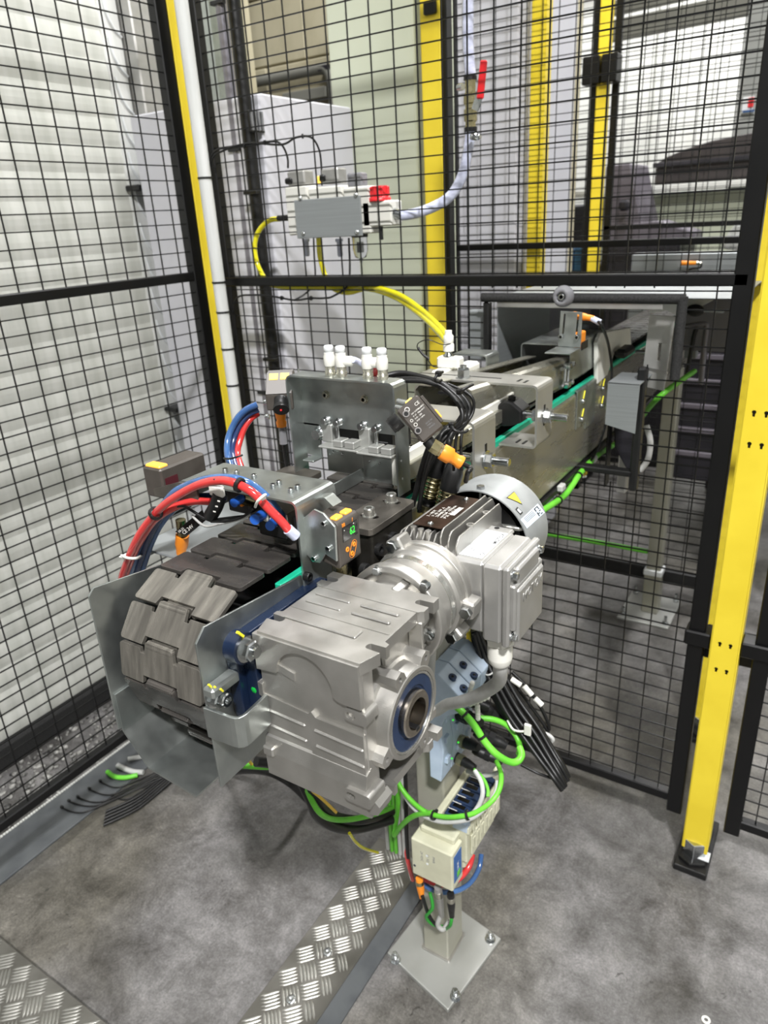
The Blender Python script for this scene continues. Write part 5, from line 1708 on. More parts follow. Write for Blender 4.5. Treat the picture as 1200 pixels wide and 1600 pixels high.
for (u0, u1, v0, v1) in ((0.7, 0.74, 0.1, 0.42), (0.7, 0.9, 0.1, 0.17), (0.86, 0.9, 0.1, 0.42), (0.7, 0.74, 0.5, 0.9), (0.74, 0.82, 0.64, 0.72), (0.82, 0.92, 0.5, 0.58), (0.82, 0.92, 0.8, 0.88)):
    on_cover([bil(u0, v0), bil(u1, v0), bil(u1, v1), bil(u0, v1)], 0.0618, 'print_dark', 'print_mark', fc_)
q = (0.0077, 0.6764)
sc = MB().at(Matrix.Translation((mx, q[1], mz)) @ Matrix.Rotation(q[0], 4, 'Y'))
sc.hexa((0, 0, 0.0605), 'z', 0.0085, 0.004)
sc.cyl((0, 0, 0.05), (0, 0, 0.0608), 0.0024, None, 8)
sc.at(None)
obj('cover_screw', sc, 'zinc_bright', gm)

# terminal box
tx0, tx1, ty0, ty1, tz0, tz1 = -0.286, -0.224, 0.5535, 0.632, 0.938, 1.0232
t_ = MB()
t_.box((tx0 - 0.006, ty0 + 0.003, tz0 + 0.006), (tx0 + 0.03, ty1 + 0.004, tz1 - 0.0008), 0.003)
t_.box((tx0 + 0.0292, ty0, tz0), (tx1 - 0.012, ty1, tz1), 0.003)
t_.box((tx0 - 0.006, ty1 - 0.01, tz1 - 0.006), (tx0 + 0.026, ty1 + 0.012, tz1 - 0.0008), 0.002)
tbx = obj('terminal_box', t_, 'painted_alu', gm, bevel=0.0005)
l_ = MB()
l_.box((tx1 - 0.0118, ty0 - 0.001, tz0 - 0.001), (tx1 - 0.004, ty1 + 0.001, tz1 + 0.0005), 0.002)
l_.box((tx1 - 0.006, ty0 + 0.013, tz0 + 0.004), (tx1, ty1 - 0.012, tz1 - 0.004), 0.002)
l_.box((tx1 - 0.006, ty0 + 0.004, tz0 + 0.016), (tx1 + 0.0005, ty1 - 0.003, tz1 - 0.019), 0.002)
l_.box((tx1 - 0.004, ty0 + 0.008, tz0 + 0.003), (tx1 + 0.003, ty1 - 0.006, tz1 - 0.024), 0.002)
lid = obj('terminal_box_lid', l_, 'painted_alu', gm, bevel=0.0005)
text('embossed_lettering', 'MOTOX', 0.0135, (tx1 + 0.003, ty0 + 0.017, tz1 - 0.041), (0, 1, 0), (0, 0, 1), 'painted_alu', lid, 0.0005, 'LEFT', False)
for (yy, zz) in ((ty0 + 0.007, tz1 - 0.009), (ty1 - 0.007, tz1 - 0.009), (ty0 + 0.007, tz0 + 0.009), (ty1 - 0.007, tz0 + 0.009)):
    m_ = MB().washer((tx1 - 0.004, yy, zz), 'x', 0.0048, 0.001)
    m_.hexa((tx1 - 0.003, yy, zz), 'x', 0.0068, 0.005)
    obj('lid_screw', m_, 'zinc_bright', lid)
# sticker on top of the terminal box
s0 = tz1 - 0.0006
stk = obj('rating_label', MB().box((tx0 - 0.002, ty0 + 0.011, s0), (tx0 + 0.0245, ty1 - 0.003, s0 + 0.0003)), 'sticker_white', tbx)
text('print', 'MOTOX', 0.0068, (tx0 + 0.0235, ty0 + 0.047, s0 + 0.0003), (0, 1, 0), (-1, 0, 0), 'print_dark', stk, 0.0001, 'LEFT', True)
text('print', 'CE', 0.0066, (tx0 + 0.0235, ty0 + 0.0165, s0 + 0.0003), (0, 1, 0), (-1, 0, 0), 'print_dark', stk, 0.0001)
for k in range(4):
    x = tx0 + 0.001 + k * 0.0034
    obj('print_line', MB().box((x, ty0 + 0.014, s0 + 0.0003), (x + 0.0004, ty1 - 0.008, s0 + 0.0004)), 'print_dark', stk)
for k, s_ in enumerate(('Typ SK 63 0,18 kW', 'No. 210450  i=24', '1370/min  IP55')):
    text('print', s_, 0.0026, (tx0 + 0.0038 + k * 0.0034, ty0 + 0.018, s0 + 0.0003), (0, 1, 0), (-1, 0, 0), 'print_dark', stk, 0.0001)
obj('pull_tab_hole', MB().cyl((tx0 + 0.008, ty1 + 0.006, tz1 - 0.0009), (tx0 + 0.008, ty1 + 0.006, tz1 - 0.0004), 0.0028, None, 12), 'black_plastic', tbx)
# cable gland
gx, gy = -0.247, 0.577
g_ = MB().hexa((gx, gy, tz0 + 0.001), (0, 0, -1), 0.0265, 0.014)
g_.lathe([(0.0128, 0.014), (0.0128, 0.03), (0.0128, 0.03), (0.0118, 0.036), (0.0085, 0.04)], (gx, gy, tz0 + 0.001), (0, 0, -1), 20)
obj('cable_gland', g_, 'white_plastic', gm)
cable('motor_cable', 'thick grey motor cable bending from the terminal box gland back under the gearbox', 'cable',
      [(gx, gy, tz0 - 0.034), (gx - 0.002, gy + 0.006, tz0 - 0.05), (-0.261, 0.605, 0.8542), (-0.2925, 0.63, 0.8114), (-0.33, 0.66, 0.7678), (-0.3741, 0.7, 0.7198), (-0.4215, 0.73, 0.6779), (-0.44, 0.78, 0.78), (-0.47, 0.8, 0.72)], 0.0078, 'grey_cable', 14, 6)

# blue mounting flange and bolts
bb_y, bb_z = (0.3521, 1.0109)
bf = thing('bearing_flange', 'blue painted cast flange bolted between drum guard and gearbox', 'flange', (-0.386, 0.4, 0.92))
m_ = MB().prism(rrect(0.352, 0.925, 0.49, 1.012, 0.014), 'x', -0.399, -0.387)
m_.prism(rrect(0.36, 0.93, 0.49, 1.005, 0.014), 'x', -0.387, -0.3745)
m_.cyl((-0.387, bb_y, bb_z), (-0.3745, bb_y, bb_z), 0.0135, None, 20)
obj('casting', m_, 'blue_paint', bf, bevel=0.002)
bb = V((-0.369, 0.3521, 1.0109))
n_ = MB().washer((-0.3745, bb.y, bb.z), 'x', 0.0115, 0.002)
n_.hexa((-0.3725, bb.y, bb.z), 'x', 0.0155, 0.0075)
n_.cyl((-0.3725, bb.y, bb.z), (-0.361, bb.y, bb.z), 0.0048, None, 12)
obj('flange_bolt', n_, 'zinc_bright', bf)
obj('paint_mark', MB().beam((-0.374, bb.y - 0.001, bb.z + 0.0125), (-0.374, bb.y - 0.006, bb.z + 0.019), 0.003, 0.002), 'paint_mark_yellow', bf)
obj('plug', MB().ball((-0.38, 0.3645, 0.9627), 0.0065, 14, 8, (1.1, 0.8, 1)), 'green_plug', bf)

tbk = thing('torque_bracket', 'bent galvanised strip bracket bolted on the drum guard cheek below the blue flange', 'bracket', (-0.38, 0.35, 0.93))
zt_ = 0.963
path = [(-0.3985, 0.3195), (-0.3949, 0.3227), (-0.3644, 0.3244), (-0.3654, 0.3577), (-0.366, 0.372)]
obj('strip', MB().sheet([(-0.4004, 0.3216), (-0.3628, 0.3234), (-0.3656, 0.3596)], 0.003, 'z', 0.934, 0.964, 0.009), 'galvanised', tbk, bevel=0.0006)
bq = V((-0.39, 0.333, 0.9688))
obj('lug', MB().box((-0.3985, bq.y - 0.012, bq.z + 0.006), (-0.386, bq.y + 0.02, bq.z + 0.016), 0.002), 'galvanised', tbk)
n_ = MB().washer((-0.3988, bq.y, bq.z), 'x', 0.011, 0.002)
n_.hexa((-0.3968, bq.y, bq.z), 'x', 0.0155, 0.008)
n_.ring((-0.389, bq.y, bq.z), 'x', 0.0065, 0.0035, 0.006, 18, 0.001)
n_.cyl((-0.389, bq.y, bq.z), (-0.386, bq.y, bq.z), 0.0036, None, 12)
obj('bolt', n_, 'zinc_bright', tbk)
for k in range(3):
    obj('paint_mark', MB().beam((-0.3855 - k * 0.003, bq.y - 0.002 - k * 0.003, bq.z + 0.01 + k * 0.003), (-0.3855 - k * 0.003, bq.y - 0.004 - k * 0.003, bq.z + 0.0135 + k * 0.003), 0.002, 0.0015), 'paint_mark_yellow', tbk)

# ------------------------------------------------------------------ inspection head over the chain near the drum
ih = thing('inspection_bracket', 'galvanised hat-shaped bracket over the chain with eight small screws on top', 'bracket', (-0.47, 0.485, 1.0))
obj('bent_plate', MB().sheet([(-0.396, 0.985), (-0.396, 1.0965), (-0.546, 1.0965), (-0.546, 1.074)], 0.002, 'y', 0.458, 0.518, 0.007), 'galvanised', ih)
obj('front_lip', MB().prism([(-0.52, 1.0955), (-0.545, 1.0955), (-0.585, 1.082), (-0.585, 1.074), (-0.52, 1.078)], 'y', 0.456, 0.4585), 'dark_plate', ih)
for q in ((-0.5013, 0.495, 1.0975), (-0.4765, 0.4934, 1.0975), (-0.4407, 0.4892, 1.0975), (-0.4401, 0.4798, 1.0975), (-0.4159, 0.4868, 1.0975), (-0.4162, 0.4774, 1.0975), (-0.4708, 0.4758, 1.0975), (-0.5169, 0.4947, 1.0975)):
    obj('screw', MB().socket(q, 'z', 0.0031, 0.0042, 14), 'zinc_bright', ih)
q = (-0.395, 0.4562, 1.022)
obj('leg_screw', MB().socket((-0.395, q[1] + 0.004, q[2]), 'x', 0.0045, 0.006), 'black_plastic', ih)
obj('leg_screw', MB().socket((-0.395, 0.4659, 1.0077), 'x', 0.0042, 0.006), 'black_plastic', ih)
# blue push-in fittings and light barriers below the plate
pf = thing('push_in_fitting', 'blue push-in fitting under the hat-shaped bracket where the red hose ends', 'fitting', (-0.4496, 0.463, 1.0717))
obj('clear_sleeve', MB().cyl((-0.4, 0.449, 1.0739), (-0.397, 0.455, 1.065), 0.0052, None, 14), 'hose_clear', pf)
obj('collar', MB().cyl((-0.4465, 0.456, 1.0723), (-0.4522, 0.475, 1.07), 0.0052, None, 16), 'blue_fitting', pf)
obj('body', MB().cyl((-0.4522, 0.475, 1.07), (-0.449, 0.485, 1.0606), 0.006, None, 14), 'white_plastic', pf)
pf = thing('push_in_fitting', 'blue push-in fitting tucked under the left of the hat-shaped bracket', 'fitting', (-0.4741, 0.463, 1.0828))
obj('collar', MB().cyl((-0.4775, 0.462, 1.0819), (-0.4786, 0.475, 1.0818), 0.0045, None, 16), 'blue_fitting', pf)
obj('body', MB().cyl((-0.4786, 0.475, 1.0818), (-0.4769, 0.485, 1.075), 0.0055, None, 14), 'brass', pf)
pf = thing('push_in_fitting', 'blue push-in fitting second from the near leg of the hat-shaped bracket', 'fitting', (-0.4351, 0.463, 1.0716))
obj('collar', MB().cyl((-0.4317, 0.46, 1.0668), (-0.4383, 0.475, 1.065), 0.0048, None, 16), 'blue_fitting', pf)
obj('body', MB().cyl((-0.4383, 0.475, 1.065), (-0.4448, 0.49, 1.0621), 0.006, None, 14), 'white_plastic', pf)
oc = thing('light_barrier', 'black light barrier block close above the chain under the hat-shaped bracket', 'sensor', (-0.45, 0.49, 1.045))
obj('body', MB().box((-0.462, 0.475, 1.046), (-0.425, 0.505, 1.072), 0.002), 'black_plastic', oc)
obj('side_plate', MB().box((-0.425, 0.474, 1.05), (-0.422, 0.506, 1.075), 0.001), 'dark_plate', oc)
oc = thing('light_barrier', 'orange tipped light barrier under the middle of the hat-shaped bracket', 'sensor', (-0.485, 0.49, 1.06))
obj('body', MB().box((-0.505, 0.48, 1.062), (-0.475, 0.51, 1.088), 0.002), 'black_plastic', oc)
obj('tip', MB().box((-0.4848, 0.476, 1.0715), (-0.4811, 0.482, 1.0747), 0.001), 'orange_plastic', oc)

# sensor with the display
DX, DY0, DY1, DZ0, DZ1 = -0.36, 0.471, 0.505, 1.031, 1.0785
ds = thing('display_sensor', 'dark optical sensor with a green number display and three orange keys', 'sensor', (DX - 0.012, (DY0 + DY1) / 2, DZ0))
body = MB().prism([(DX, DZ0 + 0.003), (DX, DZ1 - 0.003), (DX - 0.003, DZ1), (DX - 0.028, DZ1 + 0.002), (DX - 0.03, DZ0 + 0.006), (DX - 0.003, DZ0)], 'y', DY0, DY1)
bo = obj('body', body, 'sensor_body', ds, bevel=0.0018)
obj('display', MB().box((DX - 0.001, DY0 + 0.006, DZ0 + 0.0255), (DX + 0.0006, DY1 - 0.004, DZ1 - 0.0075), 0.0004), 'screen_black', ds)
text('digits', '62', 0.0105, (DX + 0.0006, DY0 + 0.0165, DZ0 + 0.0292), (0, 1, 0), (0, 0, 1), 'digit_green', ds, 0.0002, 'LEFT', False, 0.85)
for (yy, zz) in ((DY0 + 0.008, DZ1 - 0.011), (DY1 - 0.011, DZ1 - 0.0095)):
    obj('status_dot', MB().box((DX + 0.0006, yy, zz), (DX + 0.0008, yy + 0.001, zz + 0.001)), 'print_white', ds)
for (yy, zz) in ((DY0 + 0.0115, DZ0 + 0.0165), (DY0 + 0.0225, DZ0 + 0.0175), (DY0 + 0.0185, DZ0 + 0.0095)):
    obj('key', MB().ring((DX - 0.0005, yy, zz), 'x', 0.0025, 0.0012, 0.0014, 20, 0.0003), 'orange_plastic', ds)
P_ = [(DY0 + 0.0185 + 0.0042 * math.cos(t), DZ0 + 0.0095 + 0.0042 * math.sin(t)) for t in [math.radians(a) for a in range(155, 345, 15)]]
P_ += [(DY0 + 0.0225 + 0.0042 * math.cos(t), DZ0 + 0.0175 + 0.0042 * math.sin(t)) for t in [math.radians(a) for a in range(-25, 160, 15)]]
obj('key_outline', MB().tube([(DX + 0.0003, y, z) for y, z in P_ + P_[:1]], 0.00028, 5, 1), 'orange_plastic', ds)
for yy, s_ in ((DY0 + 0.006, '88'), (DY1 - 0.012, '/')):
    text('marking', s_, 0.005, (DX + 0.0001, yy, DZ1 - 0.0068), (0, 1, 0), (0, 0, 1), 'orange_plastic', ds, 0.0003)
for yy in (DY0 + 0.004, DY0 + 0.019):
    obj('indicator', MB().box((DX - 0.012, yy, DZ1 - 0.001), (DX - 0.004, yy + 0.011, DZ1 + 0.0025), 0.0012), 'orange_led', ds)
obj('connector', MB().cyl((DX - 0.014, DY0 + 0.016, DZ0 - 0.014), (DX - 0.014, DY0 + 0.016, DZ0 + 0.002), 0.0075, None, 16), 'brass', ds)
obj('lead', MB().tube([(DX - 0.014, DY0 + 0.016, DZ0 - 0.012), (DX - 0.015, DY0 + 0.02, DZ0 - 0.04), (DX - 0.02, DY0 + 0.05, DZ0 - 0.07)], 0.003, 8, 4), 'black_cable', ds)
sb = thing('sensor_holder', 'small galvanised holder plate left of the display sensor', 'bracket', (-0.385, 0.465, 1.03))
pl_ = [(-0.3975, 1.0772), (-0.3819, 1.0901), (-0.3714, 1.0876), (-0.3597, 1.0766), (-0.3609, 1.0418), (-0.3735, 1.0469), (-0.3805, 1.0361), (-0.3881, 1.0358), (-0.3964, 1.0421)]
obj('plate', MB().prism(pl_, 'y', 0.466, 0.4685), 'galvanised', sb, bevel=0.0005)
obj('rubber_block', MB().box((-0.4107, 0.4695, 1.0361), (-0.3985, 0.476, 1.0771), 0.001), 'black_plastic', sb)
for q in ((-0.3708, 0.466, 1.0789), (-0.3683, 0.466, 1.0545), (-0.3861, 0.466, 1.0403)):
    m_ = MB().socket((q[0], 0.466, q[2]), (0, -1, 0), 0.0028, 0.003, 12)
    obj('screw', m_, 'zinc_bright', sb)
obj('top_clip', MB().box((-0.3995, 0.468, 1.08), (-0.3965, 0.478, 1.0819), 0.001), 'black_plastic', sb)
obj('bent_tab', MB().sheet([(-0.4054, 1.0844), (-0.3987, 1.09), (-0.3848, 1.0935), (-0.3753, 1.0862)], 0.0015, 'y', 0.486, 0.5, 0.003), 'galvanised', sb)

# left sensor of the head with its orange plug
ls = thing('optical_sensor', 'dark optical sensor with one orange light left of the red hoses', 'sensor', (-0.575, 0.4732, 1.0806))
A_ = V((-0.575, 0.4592, 1.0732))
obj('body', MB().box((-0.6, A_.y - 0.001, A_.z - 0.002), (-0.572, A_.y + 0.062, A_.z + 0.031), 0.002), 'sensor_body', ls)
obj('indicator', MB().box((-0.597, A_.y + 0.001, A_.z + 0.030), (-0.575, A_.y + 0.013, A_.z + 0.0335), 0.0012), 'orange_led', ls)
obj('window', MB().box((-0.5725, A_.y + 0.003, A_.z + 0.004), (-0.5715, A_.y + 0.02, A_.z + 0.02)), 'window_red', ls)
obj('foot', MB().box((-0.5856, 0.468, 1.0455), (-0.5802, 0.5, 1.0541), 0.002), 'black_plastic', ls)
pq, pr = V((-0.5683, 0.47, 1.0448)), V((-0.5695, 0.47, 1.0266))
obj('connector', MB().cyl(pq, pr, 0.0055, None, 14), 'brass', ls)
obj('plug', MB().lathe([(0.0072, 0), (0.0072, 0.012), (0.006, 0.017), (0.0048, 0.022)], pr, (-0.5764, 0.47, 1.0053), 14) if False else MB().lathe([(0.0072, 0), (0.0072, 0.012), (0.006, 0.017), (0.0048, 0.026)], pr, V((-0.5764, 0.47, 1.0053)) - pr, 14), 'orange_plastic', ls)
fl_ = MB().add([(-0.5699, 0.462, 1.0343), (-0.552, 0.462, 1.0326), (-0.5165, 0.462, 1.0601), (-0.5211, 0.462, 1.0684)], [(0, 1, 2, 3)])
m_ = MB()
a_, b_, c_, d_ = (V(p) for p in ((-0.5676, 0.46, 1.0348), (-0.5496, 0.46, 1.0338), (-0.5269, 0.47, 1.053), (-0.5323, 0.47, 1.0621)))
nn = (b_ - a_).cross(d_ - a_).normalized() * 0.0006
m_.add([a_, b_, c_, d_, a_ + nn, b_ + nn, c_ + nn, d_ + nn], [(3, 2, 1, 0), (4, 5, 6, 7), (0, 1, 5, 4), (1, 2, 6, 5), (2, 3, 7, 6), (3, 0, 4, 7)])
fl_ = tag(obj('cable_flag', m_, 'black_plastic'), 'black cable flag printed with white marks above the orange plug', 'flag')
text('print', 'CE 24V', 0.0055, lerp(a_, b_, 0.75) + nn * 1.3, d_ - a_, (0, 0, 1), 'print_white', fl_, 0.0001)
text('print', '10-30', 0.004, lerp(a_, b_, 0.35) + nn * 1.3, d_ - a_, (0, 0, 1), 'print_white', fl_, 0.0001)
wb_ = thing('cable_wrap', 'black printed sleeve wrapped round the leads under the red hoses', 'sleeve', (-0.4926, 0.455, 1.0793))
obj('sleeve', MB().tube([(-0.5081, 0.458, 1.0645), (-0.4944, 0.455, 1.079), (-0.4867, 0.455, 1.0923)], 0.0072, 12, 4), 'black_plastic', wb_)
for k in range(3):
    q = V((-0.4838, 0.44, 1.0797)) + V(0.004 * k, 0, 0.006 * k)
    obj('print', MB().box(q, q + V(0.003, 0.0006, 0.0012)), 'print_white', wb_)
for n, (pts, m__, lab) in enumerate((
        ([(-0.5872, 0.455, 1.0487), (-0.5609, 0.45, 1.0654), (-0.5377, 0.45, 1.0729), (-0.527, 0.452, 1.0691), (-0.5093, 0.455, 1.0613), (-0.4918, 0.46, 1.0639), (-0.4657, 0.465, 1.0694)], 'black_cable', 'thin black lead curving over the orange plug towards the light barriers, upper of three'),
        ([(-0.5051, 0.455, 1.06), (-0.4825, 0.455, 1.0648), (-0.467, 0.46, 1.0697), (-0.4561, 0.465, 1.0778)], 'black_cable', 'thin black lead from the printed flag, middle of three'),
        ([(-0.5318, 0.455, 1.0615), (-0.5154, 0.455, 1.0532), (-0.492, 0.455, 1.0603), (-0.4726, 0.46, 1.066), (-0.4595, 0.465, 1.0718)], 'grey_cable', 'thin grey lead below the two black leads under the bracket'))):
    cable('signal_lead', lab, 'cable', pts, 0.0014, m__, 6, 5)

# hoses of the head
def head_hose(name, label, m, r, pts, ties=()):
    return cable(name, label, 'hose', pts, r, m, 10, 6, None, ties)


head_hose('red_hose', 'red air hose arching highest from the bracket leg down past the drum guard', 'red_hose', 0.0042,
          [(-0.3996, 0.45, 1.0717), (-0.4039, 0.446, 1.082), (-0.4138, 0.442, 1.0943), (-0.4248, 0.438, 1.1081), (-0.4417, 0.436, 1.1154), (-0.4629, 0.436, 1.116), (-0.4889, 0.436, 1.109), (-0.5177, 0.436, 1.0954), (-0.5459, 0.436, 1.0787), (-0.5693, 0.436, 1.0607), (-0.5899, 0.434, 1.0404), (-0.6077, 0.434, 1.0197), (-0.6274, 0.436, 0.9954), (-0.6487, 0.44, 0.9687), (-0.67, 0.45, 0.9378)], ((0.28, 0.0055), (0.62, 0.006)))
head_hose('red_hose', 'red air hose running below the highest one into the printed sleeve', 'red_hose', 0.0042,
          [(-0.5084, 0.462, 1.0782), (-0.5269, 0.458, 1.0773), (-0.5467, 0.452, 1.0713), (-0.564, 0.446, 1.0621), (-0.5787, 0.442, 1.0509), (-0.5976, 0.44, 1.0305), (-0.6155, 0.44, 1.0102), (-0.6338, 0.442, 0.9873), (-0.6535, 0.446, 0.9622), (-0.6728, 0.456, 0.9341)])
head_hose('blue_hose', 'blue air hose arching beside the red hoses behind the cable tie', 'blue_hose', 0.0042,
          [(-0.4319, 0.478, 1.0711), (-0.4304, 0.465, 1.0887), (-0.4401, 0.458, 1.1037), (-0.4523, 0.452, 1.1122), (-0.473, 0.45, 1.1124), (-0.4993, 0.45, 1.1066), (-0.528, 0.45, 1.0957), (-0.5489, 0.45, 1.0842), (-0.5757, 0.45, 1.06), (-0.594, 0.448, 1.0413), (-0.6123, 0.446, 1.0175), (-0.6303, 0.446, 0.9902), (-0.6491, 0.45, 0.9639), (-0.67, 0.46, 0.9328)])
head_hose('navy_hose', 'dark blue air hose hanging innermost beside the red hoses', 'navy_hose', 0.004,
          [(-0.5161, 0.47, 1.0796), (-0.5389, 0.465, 1.0763), (-0.5666, 0.46, 1.0635), (-0.5884, 0.456, 1.0444), (-0.6063, 0.452, 1.02), (-0.6233, 0.452, 0.9954), (-0.6418, 0.454, 0.9678), (-0.6699, 0.465, 0.9303)])
head_hose('blue_hose', 'pale blue air hose hanging on the right of the dark blue hose', 'blue_hose', 0.0036,
          [(-0.55, 0.474, 1.0684), (-0.5731, 0.468, 1.0565), (-0.5904, 0.462, 1.0394), (-0.6083, 0.46, 1.0162), (-0.6225, 0.458, 0.9929), (-0.6409, 0.46, 0.9652), (-0.6697, 0.47, 0.9279)])
wt_ = thing('white_tie_plate', 'white cable tie plate under the black tie on the red hose arch', 'clip', (-0.491, 0.455, 1.0963))
obj('plate', MB().box((-0.4975, 0.45, 1.0904), (-0.479, 0.456, 1.1024), 0.002), 'white_plastic', wt_)
obj('tie_head', MB().box((-0.4661, 0.432, 1.1169), (-0.4688, 0.44, 1.1182), 0.001), 'black_plastic', wt_)
tt = thing('white_cable_tie', 'white cable tie holding the red and blue hoses near the bracket leg', 'cable tie', (-0.4199, 0.44, 1.102))
obj('loop', MB().tube([(-0.4241, 0.436, 1.0966), (-0.4151, 0.43, 1.1052), (-0.4102, 0.432, 1.1101), (-0.4118, 0.438, 1.1096)], 0.0014, 6, 4), 'white_plastic', tt)
obj('head', MB().box((-0.4143, 0.434, 1.1045), (-0.4128, 0.44, 1.1093), 0.001), 'white_plastic', tt)
tt = thing('white_cable_tie', 'white cable tie round the hanging hose bundle above the drum guard', 'cable tie', (-0.6224, 0.44, 1.0041))
obj('loop', MB().tube([(-0.622, 0.428, 1.0094), (-0.6061, 0.424, 1.0115), (-0.5994, 0.43, 1.0103), (-0.6185, 0.45, 1.0005)], 0.0016, 6, 4), 'white_plastic', tt)
obj('head', MB().box((-0.6258, 0.43, 1.0046), (-0.6305, 0.44, 1.0055), 0.001), 'white_plastic', tt)

# ------------------------------------------------------------------ slotted blocks beside the chain
bk = thing('guide_block', 'dark slotted block with two screws between the display sensor and the gate', 'block', (-0.386, 0.58, 1.0))
o_ = rrect(-0.41, 0.532, -0.366, 0.622, 0.006)
hl = [slot(-0.388, 0.563, 0.022, 0.0075), slot(-0.388, 0.607, 0.022, 0.0075)]
obj('slotted_plate', MB().prism(o_, 'z', 1.0385, 1.0455, hl), 'dark_plate', bk, bevel=0.0008)
obj('block', MB().prism(rrect(-0.398, 0.536, -0.368, 0.618, 0.003), 'z', 0.985, 1.0385), 'dark_block', bk, bevel=0.0008)
for y in (0.563, 0.607):
    m_ = MB().washer((-0.388, y, 1.0455), 'z', 0.0075, 0.001)
    m_.socket((-0.388, y, 1.0465), 'z', 0.0058, 0.0085)
    obj('plate_screw', m_, 'cast_alu_machined', bk)
for q in ((-0.368, 0.5447, 1.0194), (-0.368, 0.5711, 1.0214)):
    obj('side_screw', MB().socket((-0.3682, q[1], q[2]), 'x', 0.0066, 0.005), 'black_plastic', bk)
obj('lower_screw', MB().socket((-0.368, 0.5153, 1.0096), 'x', 0.0072, 0.006), 'black_plastic', bk)
bk2 = thing('guide_block', 'dark slotted block on the far side of the chain behind the hoses', 'block', (-0.545, 0.6, 1.0))
obj('slotted_plate', MB().prism(rrect(-0.575, 0.565, -0.52, 0.66, 0.006), 'z', 1.0385, 1.0455, [slot(-0.545, 0.607, 0.022, 0.0075)]), 'dark_plate', bk2, bevel=0.0008)
obj('block', MB().prism(rrect(-0.57, 0.57, -0.5295, 0.655, 0.003), 'z', 0.985, 1.0385), 'dark_block', bk2, bevel=0.0008)
q = (-0.5554, 0.6035, 1.0455)
m_ = MB().washer((q[0], q[1], 1.0455), 'z', 0.0075, 0.001)
m_.socket((q[0], q[1], 1.0465), 'z', 0.0058, 0.0085)
obj('plate_screw', m_, 'cast_alu_machined', bk2)
sd = thing('side_tray', 'flat grey metal shelf left of the chain under the orange plug', 'shelf', (-0.58, 0.55, 1.0))
obj('shelf', MB().box((-0.64, 0.46, 1.0), (-0.535, 0.64, 1.003), 0.001), 'door_plate', sd)
obj('lip', MB().box((-0.64, 0.46, 0.985), (-0.637, 0.64, 1.0), 0.001), 'door_plate', sd)
obj('bracket_arm', MB().box((-0.55, 0.55, 0.985), (-0.5295, 0.6, 1.0), 0.001), 'door_plate', sd)

# ------------------------------------------------------------------ gate over the chain
GYF, GYB = 0.642, 0.668
gx0, gx1, gz0, gz1 = -0.549, -0.4005, 1.0365, 1.1655
gt = thing('gate_bracket', 'galvanised portal bracket over the chain with a deep front rim', 'bracket', ((gx0 + gx1) / 2, 0.655, gz0))
obj('portal_rim', MB().sheet([(gx0, gz0), (gx0, gz1), (gx1, gz1), (gx1, gz0)], 0.002, 'y', GYF, GYB, 0.008), 'galvanised', gt)
wz = (-0.4849, 1.1029)[1]
obj('back_plate', MB().prism([(gx0, wz - 0.002), (gx1, wz - 0.002), (gx1, gz1 - 0.001), (gx0, gz1 - 0.001)], 'y', GYB - 0.002, GYB), 'galvanised', gt)
lx = (-0.5244, 1.0891)[0]
obj('side_cheek', MB().prism([(gx0, 1.063), (lx, 1.06), (lx, wz), (gx0, wz)], 'y', GYB - 0.002, GYB), 'galvanised', gt)
obj('cheek_lip', MB().box((gx0 + 0.008, GYB - 0.02, 1.059), (lx, GYB, 1.061), 0.0005), 'galvanised', gt)
for q in ((-0.5096, 1.1405), (-0.455, 1.1396)):
    m_ = MB().washer((q[0], GYB - 0.002, q[1]), (0, -1, 0), 0.0052, 0.001)
    m_.socket((q[0], GYB - 0.003, q[1]), (0, -1, 0), 0.0038, 0.003, 14)
    obj('plate_screw', m_, 'stainless', gt)
for q in ((-0.3995, 0.6497, 1.0775), (-0.3995, 0.6507, 1.0558)):
    obj('leg_hole', MB().cyl((-0.3997, q[1], q[2]), (-0.3993, q[1], q[2]), 0.0014, None, 8), 'sticker_white', gt)
q = (-0.5225, 1.0926)
obj('wing_screw', MB().lathe([(0.009, 0), (0.009, 0.003), (0.006, 0.003), (0.006, 0.012)], (q[0], GYB - 0.002, q[1]), (0, -1, 0), 16), 'zinc_bright', gt)


